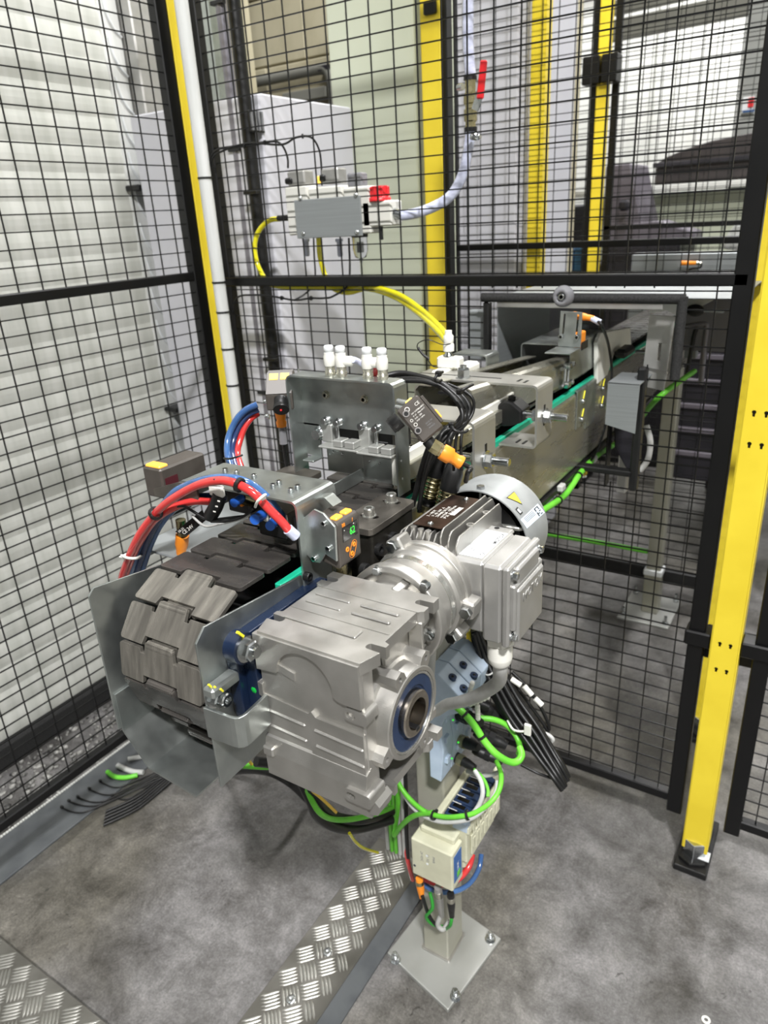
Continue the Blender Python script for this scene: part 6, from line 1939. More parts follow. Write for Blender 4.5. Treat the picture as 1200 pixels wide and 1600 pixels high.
def slide(label, bolts, post, ledge, blk, hole, low):
    t = thing('slide_unit', label, 'slide', (post[0][0], 0.66, ledge[0][1]))
    for q in bolts:
        m_ = MB().lathe([(0.0052, 0), (0.0052, 0.002), (0.0045, 0.002), (0.0045, 0.009), (0.0036, 0.01)], (q[0], GYB - 0.002, q[1]), (0, -1, 0), 16)
        obj('bolt', m_, 'zinc_bright', t)
    obj('post', MB().box((post[0][0], 0.662, post[0][1]), (post[1][0], 0.674, post[1][1]), 0.0012), 'plate_zinc', t)
    obj('ledge', MB().box((ledge[0][0], 0.645, ledge[0][1] - 0.0012), (ledge[1][0], 0.69, ledge[0][1] + 0.0012), 0.0006), 'plate_zinc', t)
    obj('ledge_block', MB().box((blk[0][0], 0.648, ledge[0][1] + 0.0012), (blk[0][0] + (blk[1][0] - blk[0][0]) * 0.45, 0.664, blk[1][1]), 0.001), 'plate_zinc', t)
    obj('ledge_block', MB().box((blk[0][0] + (blk[1][0] - blk[0][0]) * 0.55, 0.648, ledge[0][1] + 0.0012), (blk[1][0], 0.664, blk[1][1]), 0.001), 'plate_zinc', t)
    obj('rod', MB().cyl((bolts[1][0] + 0.001, 0.66, bolts[1][1]), (bolts[1][0] + 0.001, 0.66, ledge[0][1] + 0.004), 0.0022, None, 10), 'zinc_bright', t)
    obj('actuator', MB().box((hole[0][0], 0.676, hole[0][1]), (hole[1][0], 0.72, hole[1][1]), 0.001), 'black_plastic', t)
    for k in range(3):
        obj('print_line', MB().box((hole[0][0] + 0.004, 0.6755, hole[0][1] + 0.005 + 0.004 * k), (hole[1][0] - 0.006, 0.676, hole[0][1] + 0.006 + 0.004 * k)), 'print_grey', t)
    obj('stop_plate', MB().box((low[0][0], 0.672, low[0][1]), (low[1][0], 0.674, low[1][1]), 0.0005), 'galvanised', t)
    for q in ((low[0][0] + 0.01, low[1][1] - 0.006), (low[0][0] + 0.024, low[1][1] - 0.007)):
        obj('rivet', MB().ball((q[0], 0.672, q[1]), 0.0018, 8, 5), 'zinc_bright', t)
    return t


slide('left white and black slide unit under the gate bracket', [(-0.5106, 1.1098), (-0.4928, 1.1092)], ((-0.5192, 1.0827), (-0.5034, 1.1052)), ((-0.5124, 1.0819), (-0.4559, 1.0825)),
      ((-0.4928, 1.0818), (-0.4625, 1.0916)), ((-0.5043, 1.0722), (-0.4741, 1.1045)), ((-0.521, 1.0421), (-0.4674, 1.0738)))
slide('right white and black slide unit under the gate bracket', [(-0.458, 1.1088), (-0.4386, 1.1077)], ((-0.4647, 1.0811), (-0.4493, 1.1061)), ((-0.4578, 1.0807), (-0.4099, 1.0806)),
      ((-0.4429, 1.0801), (-0.4121, 1.09)), ((-0.4517, 1.0738), (-0.4269, 1.1009)), ((-0.4674, 1.0372), (-0.4263, 1.0687)))


def fitting(label, x, y, z, side=None):
    t = thing('elbow_fitting', label, 'fitting', (x, y, z), 'air fittings on top of the gate bracket')
    obj('thread', MB().lathe([(0.0062, 0), (0.0062, 0.005), (0.0055, 0.0055), (0.0055, 0.012)], (x, y, z), 'z', 14), 'stainless', t)
    obj('body', MB().lathe([(0.006, 0.011), (0.0066, 0.013), (0.0066, 0.022), (0.0058, 0.024), (0.0058, 0.026)], (x, y, z), 'z', 16), 'white_plastic', t)
    obj('knob', MB().lathe([(0.005, 0.026), (0.005, 0.0275), (0.0056, 0.028), (0.0056, 0.033), (0.0045, 0.034)], (x, y, z), 'z', 14), 'sticker_white', t)
    if side:
        obj('branch', MB().lathe([(0.0058, 0.004), (0.0058, 0.013), (0.0048, 0.014)], (x, y, z + 0.017), side, 14), 'white_plastic', t)
    return t


GZT = gz1 + 0.001
fitting('white air fitting with brass thread, first from the left on the gate', (-0.4941, 1.1711)[0], 0.657, GZT, None)
fitting('white elbow air fitting with brass thread, second from the left on the gate', (-0.4779, 1.1707)[0], 0.657, GZT, (1, 0.3, 0))
fitting('white air fitting with brass thread, third from the left on the gate', (-0.4422, 1.1707)[0], 0.657, GZT, (1, 0.5, 0))
fitting('white air fitting with brass thread, rightmost on the gate', (-0.4228, 1.1705)[0], 0.657, GZT, None)
cable('clear_tube', 'clear violet tube leaving the second gate fitting', 'hose', [(-0.4629, 0.66, 1.1854), (-0.4616, 0.668, 1.1818), (-0.457, 0.676, 1.174), (-0.4601, 0.69, 1.1607)], 0.0036, 'hose_clear', 8, 5)
cable('blue_red_tube', 'short blue and red tube between the two right gate fittings', 'hose', [(-0.4365, 0.664, 1.1839), (-0.4401, 0.67, 1.174), (-0.4449, 0.675, 1.1633)], 0.003, 'red_hose', 8, 4)

# sensor at the left of the gate
q0 = V((-0.5793, 0.63, 1.1637)); q1_ = V((-0.5469, 0.63, 1.1703)); q2_ = V((-0.5743, 0.63, 1.1441)); q3_ = V((-0.5505, 0.63, 1.1237))
gs = thing('optical_sensor', 'grey topped optical sensor with two yellow lights left of the gate bracket', 'sensor', (q0.x, 0.64, q3_.z))
w_ = q1_.x - q0.x
zt_ = q0.z
top_f = V((-0.5784, 0.63, 1.1438)).z
obj('body', MB().prism([(0.628, q3_.z), (0.628, top_f), (0.652, zt_), (0.668, zt_), (0.668, q3_.z)], 'x', q0.x, q0.x + w_), 'sensor_body', gs, bevel=0.0018)
obj('cover', MB().prism([(0.627, top_f + 0.0005), (0.651, zt_ + 0.0012), (0.666, zt_ + 0.0012), (0.666, zt_), (0.652, zt_ - 0.0005), (0.628, top_f - 0.0005)], 'x', q0.x + 0.001, q0.x + w_ - 0.001), 'sensor_top', gs)
for k in range(2):
    x = q0.x + 0.004 + k * 0.0135
    m_ = MB().at(basis((x, 0.643, lerp((0, 0, top_f), (0, 0, zt_), 0.66)[2] + 0.0004), (1, 0, 0), (0, 0.024, zt_ - top_f)))
    m_.box((0, 0, 0), (0.0105, 0.0095, 0.0014), 0.0004)
    m_.at(None)
    obj('indicator', m_, 'yellow_led', gs)
lq = V((-0.5503, 0.615, 1.1327))
obj('lens_barrel', MB().lathe([(0.0085, 0), (0.0085, 0.008), (0.0078, 0.009), (0.0078, 0.0115), (0.0095, 0.012), (0.0095, 0.016)], (q0.x + w_ * 0.56, 0.629, lq.z + 0.004), (0.05, -0.8, -0.6), 22), 'black_plastic', gs)
obj('lens', MB().ball((q0.x + w_ * 0.56 + 0.0006, 0.629 - 0.0132, lq.z + 0.004 - 0.0098), 0.0014, 10, 6), 'red_plastic', gs)
pq = V((-0.5913, 0.65, 1.1125)); pr = V((-0.5948, 0.65, 1.0891))
obj('plug', MB().lathe([(0.007, 0), (0.007, 0.007), (0.0062, 0.015), (0.0052, 0.017), (0.0066, 0.02), (0.006, 0.026)], (q0.x + 0.012, 0.65, q3_.z), (0, 0, -1), 14), 'orange_plastic', gs)
obj('sleeve', MB().lathe([(0.0044, 0.025), (0.0052, 0.048)], (q0.x + 0.012, 0.65, q3_.z), (0, 0, -1), 12), 'smoke_sleeve', gs)
obj('lead', MB().tube([(q0.x + 0.012, 0.65, q3_.z - 0.02), (q0.x + 0.012, 0.651, q3_.z - 0.06), (q0.x + 0.014, 0.654, q3_.z - 0.12), (q0.x + 0.016, 0.66, q3_.z - 0.2)], 0.0022, 8, 4), 'black_cable', gs)
for dz in (0.012, -0.006):
    obj('mount_screw', MB().lathe([(0.0035, 0), (0.0035, 0.004), (0.002, 0.006)], (q0.x, 0.64, top_f - 0.004 + dz - 0.02), (-1, 0, 0), 12), 'zinc_bright', gs)
hb_ = V((-0.5637, 0.65, 1.1119))
obj('sensor_holder', MB().sheet([(0.668, q3_.z + 0.045), (0.664, q3_.z + 0.028), (0.664, q3_.z - 0.003)], 0.002, 'x', q0.x + w_ - 0.002, gx0 - 0.0008, 0.003), 'galvanised', gt)
gs.rotation_euler = (0, 0, math.radians(32))

# hoses looping from the left gate sensor down to the chain
for n, (lab, m__, dx, r) in enumerate((('blue air hose on the outside of the loop left of the gate', 'blue_hose', -7, 0.0042), ('violet clear air hose in the middle of the loop left of the gate', 'navy_hose', 0, 0.0038), ('red air hose on the inside of the loop left of the gate', 'red_hose', 7, 0.0042))):
    base = (([(-0.6155, 0.66, 1.121), (-0.6257, 0.65, 1.1159), (-0.6347, 0.64, 1.1051), (-0.6419, 0.63, 1.0861), (-0.6386, 0.62, 1.0708), (-0.6281, 0.61, 1.0582), (-0.6121, 0.6, 1.0467), (-0.5948, 0.59, 1.0442)]),
            ([(-0.6191, 0.665, 1.1129), (-0.6283, 0.655, 1.1078), (-0.6354, 0.645, 1.0962), (-0.6387, 0.635, 1.0808), (-0.635, 0.625, 1.068), (-0.6243, 0.615, 1.0571), (-0.6084, 0.605, 1.0456), (-0.5912, 0.595, 1.0431)]),
            ([(-0.6257, 0.67, 1.106), (-0.6295, 0.66, 1.1014), (-0.6331, 0.65, 1.0918), (-0.6341, 0.64, 1.0774), (-0.6313, 0.63, 1.0653), (-0.6204, 0.62, 1.0561), (-0.6047, 0.61, 1.0445), (-0.5887, 0.6, 1.0418)]))[n]
    cable(('blue_hose', 'violet_hose', 'red_hose')[n], lab, 'hose', base, r, m__, 10, 6)
tt = thing('black_cable_tie', 'black cable tie round the hose loop left of the gate', 'cable tie', (-0.6192, 0.61, 1.0652))
obj('loop', MB().tube([(-0.6309, 0.605, 1.0644), (-0.617, 0.6, 1.0669), (-0.6035, 0.6, 1.0711), (-0.5994, 0.606, 1.0723)], 0.0014, 6, 3), 'black_plastic', tt)

# sensor with the printed back, right of the gate
c0, c1, c2, c3 = (V(p) for p in ((-0.3592, 0.5788, 1.1552), (-0.3451, 0.5932, 1.1721), (-0.3196, 0.5992, 1.1404), (-0.3338, 0.5851, 1.1245)))
ux = (c2 - c1).normalized()
uy = (c1 - c0).normalized()
uy = (uy - ux * uy.dot(ux)).normalized()
Lx, Ly = (c2 - c1).length, (c1 - c0).length
ps = thing('optical_sensor', 'dark optical sensor with white print and two sockets right of the gate', 'sensor', (c0.x, 0.585, c3.z))
M_ = basis(c0 - V(0, 0.0, 0), ux, uy)
m_ = MB().at(M_)
m_.box((0, 0, -0.022), (Lx, Ly, 0), 0.002)
m_.box((0.004, Ly, -0.019), (Lx - 0.004, Ly + 0.004, -0.004), 0.001)
pb_ = obj('body', m_, 'sensor_body', ps)
m_ = MB().at(M_)
m_.lathe([(0.0085, 0), (0.0085, 0.009), (0.0078, 0.0095), (0.0078, 0.012)], (0.008, -0.002, -0.01), (0, -1, 0), 22)
obj('lens_barrel', m_, 'black_plastic', ps)
for (u, v) in ((0.008, 0.006), (0.028, 0.0045)):
    m_ = MB().at(M_).ring((u, v, -0.001), (0, 0, 1), 0.0036, 0.0022, 0.0022, 18, 0.0003)
    obj('socket_ring', m_, 'sensor_top', ps)
    m_ = MB().at(M_).cyl((u, v, -0.0005), (u, v, 0.0004), 0.0024, None, 12)
    obj('socket_hole', m_, 'black_plastic', ps)


def pr(u, v):
    return M_ @ V(u, v, 0.0002)


text('print', 'CE', 0.0046, pr(0.0085, Ly - 0.0085), uy, -ux, 'print_white', ps, 0.0001)
for k in range(7):
    text('print', ('24V DC 70 mA', 'IP 67  Class 1', '0,03 - 2 m', 'PNP / NPN', 'Made 2023', 'No. 0417', '07')[k], 0.0021, pr(0.0125 + 0.0028 * (k % 4), 0.0095 if k < 4 else Ly - 0.0105), uy, -ux, 'print_white', ps, 0.0001)
for k in range(3):
    text('print', ('O5 D 100', 'TYPE L', 'WORLD')[k], 0.002, pr(0.0285 + 0.0026 * k, Ly - 0.012), uy, -ux, 'print_grey', ps, 0.0001)
for (u, v, r_) in ((0.0055, Ly - 0.017, 0.0026), (0.0165, 0.006, 0.0015), (0.022, 0.0065, 0.0019)):
    m_ = MB().at(M_).ring((u, v, 0), (0, 0, 1), r_, r_ * 0.72, 0.0002, 18)
    obj('print_mark', m_, 'print_white', ps)
m_ = MB().at(M_).box((-0.0008, Ly - 0.012, -0.012), (0.006, Ly - 0.005, 0.0006), 0.001)
obj('indicator', MB().at(M_).box((-0.0015, Ly - 0.014, -0.012), (0.002, Ly - 0.006, -0.003), 0.001), 'yellow_led', ps)
obj('indicator', MB().at(M_).box((Lx - 0.018, Ly + 0.002, -0.014), (Lx - 0.008, Ly + 0.0055, -0.006), 0.001), 'orange_led', ps)
e0 = M_ @ V(Lx, 0.006, -0.011)
m_ = MB().cyl(e0, e0 + ux * 0.008, 0.0062, None, 14)
obj('neck', m_, 'black_plastic', ps)
g0 = e0 + ux * 0.007
d_ = (V((-0.3042, 0.6107, 1.0993)) - g0).normalized()
L_ = (V((-0.3042, 0.6107, 1.0993)) - g0).length
obj('coupling', MB().lathe([(0.0075, 0), (0.0075, 0.009), (0.0068, 0.0095), (0.0068, 0.013)], g0, d_, 8, False), 'brass', ps)
obj('plug', MB().lathe([(0.0082, 0.012), (0.0085, 0.014), (0.0085, 0.022), (0.0062, L_ - 0.012), (0.006, L_ - 0.006), (0.0072, L_ - 0.003), (0.0066, L_)], g0, d_, 16), 'orange_plastic', ps)
obj('lead', MB().tube([g0 + d_ * (L_ - 0.002), g0 + d_ * (L_ + 0.01), (-0.2927, 0.6, 1.0948), (-0.3146, 0.64, 1.0688)], 0.0026, 8, 4), 'black_cable', ps)
ab = thing('sensor_clip', 'small chrome clip holding the printed sensor to the gate leg', 'bracket', (-0.398, 0.6491, 1.1472))
for q in ((-0.394, 0.6399, 1.149), (-0.394, 0.6367, 1.1434)):
    obj('clip', MB().cyl(q, (q[0] + 0.022, q[1] - 0.008, q[2]), 0.0028, None, 10), 'zinc_bright', ab)

# circular connectors beside the chain
def connector(label, p, q, r=0.0098):
    p, q = Vector(p), Vector(q)
    d = (q - p).normalized()
    L = (q - p).length
    t = thing('round_connector', label, 'connector', q)
    obj('grip', MB().lathe([(r * 0.62, 0), (r * 0.66, L * 0.12), (r * 0.8, L * 0.13), (r, L * 0.24), (r, L * 0.46), (r * 0.95, L * 0.48)], p, d, 20), 'black_plastic', t)
    pr_ = []
    for k in range(5):
        h0 = L * (0.48 + k * 0.062)
        pr_ += [(r * 0.98, h0), (r * 1.0, h0 + L * 0.01), (r * 1.0, h0 + L * 0.042), (r * 0.9, h0 + L * 0.048), (r * 0.9, h0 + L * 0.06)]
    obj('knurled_ring', MB().lathe(pr_, p, d, 20), 'brass', t)
    obj('sleeve', MB().lathe([(r * 0.88, L * 0.79), (r * 1.02, L * 0.8), (r * 1.02, L * 0.88), (r * 0.85, L * 0.9)], p, d, 18), 'black_plastic', t)
    obj('end_ring', MB().lathe([(r * 0.85, L * 0.9), (r * 0.9, L * 0.91), (r * 0.9, L)], p, d, 18), 'brass', t)
    return t
connector('black round connector with brass rings hanging leftmost behind the motor', (-0.3623, 0.68, 1.0956), (-0.3818, 0.67, 1.0122), 0.0112)
connector('black round connector with brass rings hanging right beside the orange plug', (-0.3409, 0.675, 1.0833), (-0.3599, 0.66, 1.0007), 0.0112)
connector('black round connector half hidden between the two others behind the motor', (-0.3572, 0.69, 1.0858), (-0.3767, 0.69, 1.004), 0.0088)

# cable bundle from the gate
import itertools
BP = [[(-0.436, 0.68, 1.1643), (-0.4206, 0.69, 1.1669), (-0.3957, 0.69, 1.1649), (-0.3623, 0.68, 1.1607), (-0.3394, 0.68, 1.1449), (-0.3342, 0.68, 1.1291), (-0.3363, 0.67, 1.1215), (-0.3451, 0.66, 1.119), (-0.3504, 0.655, 1.1112), (-0.3479, 0.65, 1.1058)],
      [(-0.435, 0.685, 1.1604), (-0.4111, 0.695, 1.1629), (-0.3823, 0.695, 1.1604), (-0.3505, 0.69, 1.1523), (-0.3352, 0.69, 1.138), (-0.3336, 0.685, 1.1251), (-0.3333, 0.67, 1.119), (-0.3391, 0.66, 1.114), (-0.3387, 0.65, 1.1068), (-0.342, 0.65, 1.0957)],
      [(-0.4245, 0.675, 1.1617), (-0.3942, 0.68, 1.1642), (-0.364, 0.68, 1.1578), (-0.34, 0.675, 1.1439), (-0.3356, 0.675, 1.1288), (-0.3384, 0.668, 1.1204), (-0.3457, 0.655, 1.116), (-0.359, 0.65, 1.1009), (-0.3682, 0.645, 1.0756), (-0.3782, 0.64, 1.0381)],
      [(-0.4198, 0.67, 1.1617), (-0.3839, 0.676, 1.1628), (-0.3572, 0.676, 1.1563), (-0.336, 0.67, 1.1412), (-0.3307, 0.665, 1.1276), (-0.339, 0.66, 1.1168), (-0.3479, 0.65, 1.1058), (-0.3583, 0.645, 1.0843), (-0.3678, 0.64, 1.0549), (-0.373, 0.64, 1.0235)],
      [(-0.3366, 0.68, 1.1275), (-0.3364, 0.67, 1.1173), (-0.3387, 0.665, 1.1026), (-0.3382, 0.66, 1.075)],
      [(-0.3333, 0.678, 1.1269), (-0.3324, 0.668, 1.1139), (-0.3311, 0.662, 1.0971), (-0.3289, 0.66, 1.0726)],
      [(-0.331, 0.672, 1.137), (-0.3399, 0.665, 1.1211), (-0.3461, 0.65, 1.1159), (-0.3483, 0.645, 1.1072), (-0.3501, 0.645, 1.0998)],
      [(-0.3598, 0.69, 1.1587), (-0.3328, 0.69, 1.1481), (-0.3291, 0.69, 1.1328), (-0.332, 0.68, 1.1208), (-0.3364, 0.67, 1.1144)]]
LB = ['outermost of the gate cable bundle', 'second from outside in the gate cable bundle', 'lying lowest in the gate cable bundle', 'running down to the motor from the gate cable bundle',
      'dropping straight from the tie of the gate bundle, left one', 'dropping straight from the tie of the gate bundle, right one', 'short and curled below the tie of the gate bundle', 'short and looping outside the tie of the gate bundle']
for k, (pts, lb) in enumerate(zip(BP, LB)):
    cable('bundled_cable', 'black cable ' + lb, 'cable', pts, (0.0034, 0.0034, 0.0026, 0.0026)[k] if k < 4 else 0.0018, 'black_cable', 8, 5, 'cables bundled right of the gate')
for n, (pa, pb_) in enumerate((((-0.3552, 0.66, 1.1763), (-0.357, 0.66, 1.1673)), ((-0.3283, 0.655, 1.1603), (-0.318, 0.655, 1.1664)), ((-0.3327, 0.645, 1.127), (-0.3194, 0.645, 1.1202)))):
    t = thing('black_cable_tie', ('black cable tie on the gate bundle above the bent bracket', 'black cable tie on the gate bundle at its bend', 'black cable tie where the gate bundle fans out')[n], 'cable tie', pa)
    a_, b_ = V(pa), V(pb_)
    obj('loop', MB().tube([a_ + V(0, .01, 0), a_, lerp(a_, b_, .5) - V(0, .007, 0), b_, b_ + V(0, .01, 0)], 0.0016, 6, 3), 'black_plastic', t)
    obj('head', MB().box(a_ - V(.003, .003, .003), a_ + V(.003, .003, .003), 0.001), 'black_plastic', t)
cable('striped_tubes', 'dark tubes with white stripes rising left of the round connectors', 'cable', [(-0.3485, 0.63, 1.1142), (-0.3577, 0.63, 1.0926), (-0.3665, 0.63, 1.066), (-0.3751, 0.63, 1.0346)], 0.003, 'black_cable', 10, 4)
cable('striped_tubes', 'thinner dark tube beside the dark tubes left of the round connectors', 'cable', [(-0.3413, 0.625, 1.1136), (-0.3503, 0.625, 1.0915), (-0.3582, 0.625, 1.0652), (-0.3649, 0.625, 1.0343)], 0.0022, 'black_cable', 10, 4)

# ------------------------------------------------------------------ tread plates and trays on the floor
def tread(x0, y0, x1, y1, z):
    mb = MB()
    c, s = math.cos(PI / 4), math.sin(PI / 4)
    cell, L, w, hgt = 0.0365, 0.037, 0.0023, 0.0016
    n = int((abs(x1 - x0) + abs(y1 - y0)) / cell) + 3
    for i in range(-n, n):
        for j in range(-n, n):
            for k in range(5):
                o = (k - 2) * 0.0066
                u, v = i * cell, j * cell
                if (i + j) % 2:
                    pu, pv, du, dv = u, v + o, 1, 0
                else:
                    pu, pv, du, dv = u + o, v, 0, 1
                px, py = x0 + pu * c - pv * s, y0 + pu * s + pv * c
                dx, dy = du * c - dv * s, du * s + dv * c
                ends = [(px + dx * L / 2 * t, py + dy * L / 2 * t) for t in (-1, 1)]
                if not all(x0 + 0.002 < e[0] < x1 - 0.002 and y0 + 0.002 < e[1] < y1 - 0.002 for e in ends):
                    continue
                nx, ny = -dy, dx
                a, b = ends
                q = L * 0.22
                vs = [(a[0], a[1], z), (a[0] + dx * q - nx * w, a[1] + dy * q - ny * w, z), (b[0] - dx * q - nx * w, b[1] - dy * q - ny * w, z), (b[0], b[1], z),
                      (b[0] - dx * q + nx * w, b[1] - dy * q + ny * w, z), (a[0] + dx * q + nx * w, a[1] + dy * q + ny * w, z),
                      (a[0] + dx * q, a[1] + dy * q, z + hgt), (b[0] - dx * q, b[1] - dy * q, z + hgt)]
                mb.add(vs, [(0, 1, 6), (1, 2, 7, 6), (2, 3, 7), (3, 4, 7), (4, 5, 6, 7), (5, 0, 6)], True)
    return mb


ds_ = thing('cable_duct_cover', 'long aluminium tread plate strip on the floor running to the conveyor column', 'floor plate', (-0.66, 0.7, 0))
obj('plate', MB().box((-0.72, 0.2, 0.0), (-0.598, 1.0, 0.02), 0.0012), 'tread_alu', ds_)
obj('tread_pattern', tread(-0.72, 0.2, -0.598, 1.0, 0.02), 'tread_bar', ds_, kind='stuff')
obj('side_strip', MB().prism([(-0.5975, 0.0), (-0.5665, 0.0), (-0.5665, 0.004), (-0.5975, 0.0185)], 'y', 0.2, 0.98), 'strip_grey', ds_)
for q in ((-0.6581, 0.7145, 0.02), (-0.6623, 0.6073, 0.02)):
    m_ = MB().lathe([(0.009, 0), (0.009, 0.0018), (0.0075, 0.0028), (0.003, 0.0028), (0.0, 0.0012)], (q[0], q[1], 0.02), 'z', 20)
    obj('cap_screw', m_, 'zinc_bright', ds_)
d2 = thing('cable_duct_cover', 'aluminium tread plate in the lower left corner of the floor', 'floor plate', (-1.1, 0.3, 0))
obj('plate', MB().box((-1.33, 0.15, 0), (-0.78, 0.407, 0.02), 0.0012), 'tread_alu', d2)
obj('tread_pattern', tread(-1.33, 0.15, -0.78, 0.407, 0.02), 'tread_bar', d2, kind='stuff')
lt_ = thing('cable_tray', 'flat grey cable tray on the floor along the left mesh fence', 'tray', (-1.46, 0.7, 0))
obj('tray_bed', MB().box((-1.522, -0.2, 0), (-1.398, 1.25, 0.006), 0.001), 'strip_grey', lt_)
ser = MB()
for k in range(200):
    y = -0.2 + k * 0.0072
    ser.box((-1.5255, y, 0.0), (-1.52, y + 0.006, 0.010), 0.0012)
obj('serrated_edge', ser, 'wall_white', lt_, kind='stuff')
# leads fanned over the tray
ends_ = [(-1.4721, 0.6964, 0.008), (-1.4752, 0.7189, 0.008), (-1.4662, 0.7387, 0.008), (-1.4648, 0.7722, 0.008), (-1.4628, 0.8043, 0.008), (-1.3904, 0.7856, 0.008)]
outs = [(-1.3911, 0.7368, 0.012), (-1.3804, 0.7668, 0.012), (-1.3826, 0.7803, 0.012), (-1.3804, 0.8064, 0.012), (-1.386, 0.8313, 0.012), (-1.3363, 0.8207, 0.012)]
tails = [(-1.322, 0.8925, 0.012), (-1.3242, 0.9098, 0.012), (-1.3292, 0.9232, 0.012), (-1.3305, 0.9333, 0.012), (-1.3318, 0.9435, 0.012), (-1.3206, 0.9198, 0.012)]
for k, (a, b, c_) in enumerate(zip(ends_, outs, tails)):
    mid = lerp(a, b, 0.5) + V(0.012, -0.012, 0)
    lab = 'thin dark lead fanning out over the floor tray, ' + ('outermost', 'second from outside', 'third from outside', 'fourth from outside', 'nearest the green cable', 'lying apart from the others')[k]
    t = cable('fanned_lead', lab, 'cable', [a, mid, b, c_, V(c_) + V(0.06, 0.08, 0.004)], 0.002, 'black_cable', 6, 5, 'leads fanned over the tray')
    obj_t = thing('black_cable_tie', 'black cable tie ' + ('ending the outermost fanned lead', 'ending the second fanned lead', 'ending the third fanned lead', 'ending the fourth fanned lead', 'ending the fanned lead nearest the green cable', 'on the fanned lead lying apart')[k], 'cable tie', a)
    obj('head', MB().box(V(a) - V(.004, .003, .001), V(a) + V(.004, .003, .006), 0.001), 'black_plastic', obj_t)
for k in range(5):
    o = 0.008 * k
    cable('floor_cable', 'dark cable lying on the floor beside the tray, ' + ('first', 'second', 'third', 'fourth', 'last')[k] + ' counted from the tray', 'cable',
          [V((-1.3651, 0.7438, 0.006)) + V(o, -o, 0), V((-1.3335, 0.8169, 0.006)) + V(o, -o, 0), V((-1.3281, 0.8862, 0.008)) + V(o, -o, 0), V((-1.3198, 0.9918, 0.01)) + V(o, 0, 0.003 * k)], 0.0035, 'black_cable', 6, 5, 'dark cables beside the tray')
cable('green_stub', 'short bright green cable lying on the floor tray', 'cable', [(-1.4716, 0.8343, 0.012), (-1.4401, 0.8304, 0.014), (-1.4104, 0.8415, 0.014), (-1.3878, 0.8645, 0.014)], 0.0062, 'green_cable', 10, 5)
cable('grey_stub', 'short light grey cable lying on the floor tray beyond the green one', 'cable', [(-1.4649, 0.8627, 0.014), (-1.4135, 0.8651, 0.015), (-1.3807, 0.8778, 0.015)], 0.0068, 'lightgrey_cable', 10, 5)
cable('grey_stub', 'stubby light grey cable end deepest under the drum guard', 'cable', [(-1.4582, 0.8916, 0.016), (-1.4318, 0.9173, 0.016)], 0.006, 'lightgrey_cable', 10, 2)
ws_ = thing('washer', 'small bright washer lying on the floor at the lower right', 'washer', (-0.0139, 0.9566, 0))
obj('ring', MB().ring((-0.0139, 0.9563, 0.0005), 'z', 0.0075, 0.0035, 0.0016, 18, 0.0003), 'white_plastic', ws_)

# ------------------------------------------------------------------ boxes on the column
io = thing('interface_module', 'cream interface module with a blue side label on the conveyor column', 'module', (-0.425, 0.76, 0.3))
IX0, IX1, IY0, IY1 = (-0.4706, 0.4007)[0], (-0.3948, 0.3914)[0], 0.74, 0.778
IZ0, IZ1 = (-0.3894, 0.3116)[1], (-0.3948, 0.3914)[1]
m_ = MB().box((IX0, IY0, IZ0), (IX1, IY1, IZ1), 0.002)
m_.box((IX0 + 0.006, IY0 + 0.02, IZ1 - 0.002), (IX1 - 0.006, IY1 + 0.012, IZ1 + 0.012), 0.003)
hz_ = obj('housing', m_, 'cream_plastic', io, bevel=0.0006)
lb = obj('side_label', MB().box((IX1, IY0 + 0.006, IZ0 + 0.014), (IX1 + 0.0006, IY1 - 0.006, IZ1 - 0.01)), 'label_blue', io)
text('print', 'I/O LINK', 0.008, (IX1 + 0.0006, IY0 + 0.022, IZ0 + 0.02), (0, 0, 1), (0, -1, 0), 'print_white', lb, 0.0001)
obj('label_field', MB().box((IX1 + 0.0006, IY0 + 0.016, IZ0 + 0.018), (IX1 + 0.0008, IY0 + 0.027, IZ0 + 0.03)), 'green_cable', lb)
for k, s_ in enumerate(('24 VDC', 'X1 X2', 'PWR')):
    text('print', s_, 0.0065, (IX0 + 0.018 + k * 0.011, IY0 - 0.0001, IZ1 - 0.02), (0, 0, -1), (1, 0, 0), 'print_grey', hz_, 0.0001)
for q in ((0.03, 0.024), (0.03, 0.042)):
    obj('print_dot', MB().cyl((IX0 + q[0], IY0, IZ1 - q[1]), (IX0 + q[0], IY0 - 0.0004, IZ1 - q[1]), 0.0022, None, 10), 'sticker_white', hz_)
obj('mount_screw', MB().socket((IX0 + 0.006, IY0, IZ0 + 0.022), (0, -1, 0), 0.0025, 0.0012), 'zinc_bright', io)

JX0, JX1, JY0, JY1, JZ1 = -0.4485, -0.385, 0.781, 0.915, 0.42
JZ0 = (0.7858, 0.3175)[1]
vi = thing('valve_island', 'cream valve island with a dark slotted top behind the interface module', 'module', (-0.417, 0.85, JZ0))
m_ = MB().box((JX0, JY0, JZ0 + 0.02), (JX1 - 0.004, JY1, JZ1 - 0.016), 0.002)
m_.box((JX0, JY0, JZ1 - 0.02), (JX0 + 0.012, JY1, JZ1), 0.002)
m_.box((JX0, JY0, JZ1 - 0.02), (JX1, JY0 + 0.008, JZ1 - 0.004), 0.002)
m_.box((JX1 - 0.006, JY0 + 0.006, JZ1 - 0.02), (JX1, JY1, JZ1 - 0.006), 0.002)
m_.box((JX1 - 0.014, JY1 - 0.012, JZ1 - 0.02), (JX1, JY1 + 0.004, JZ1 + 0.012), 0.002)
obj('housing', m_, 'cream_plastic', vi, bevel=0.0006)
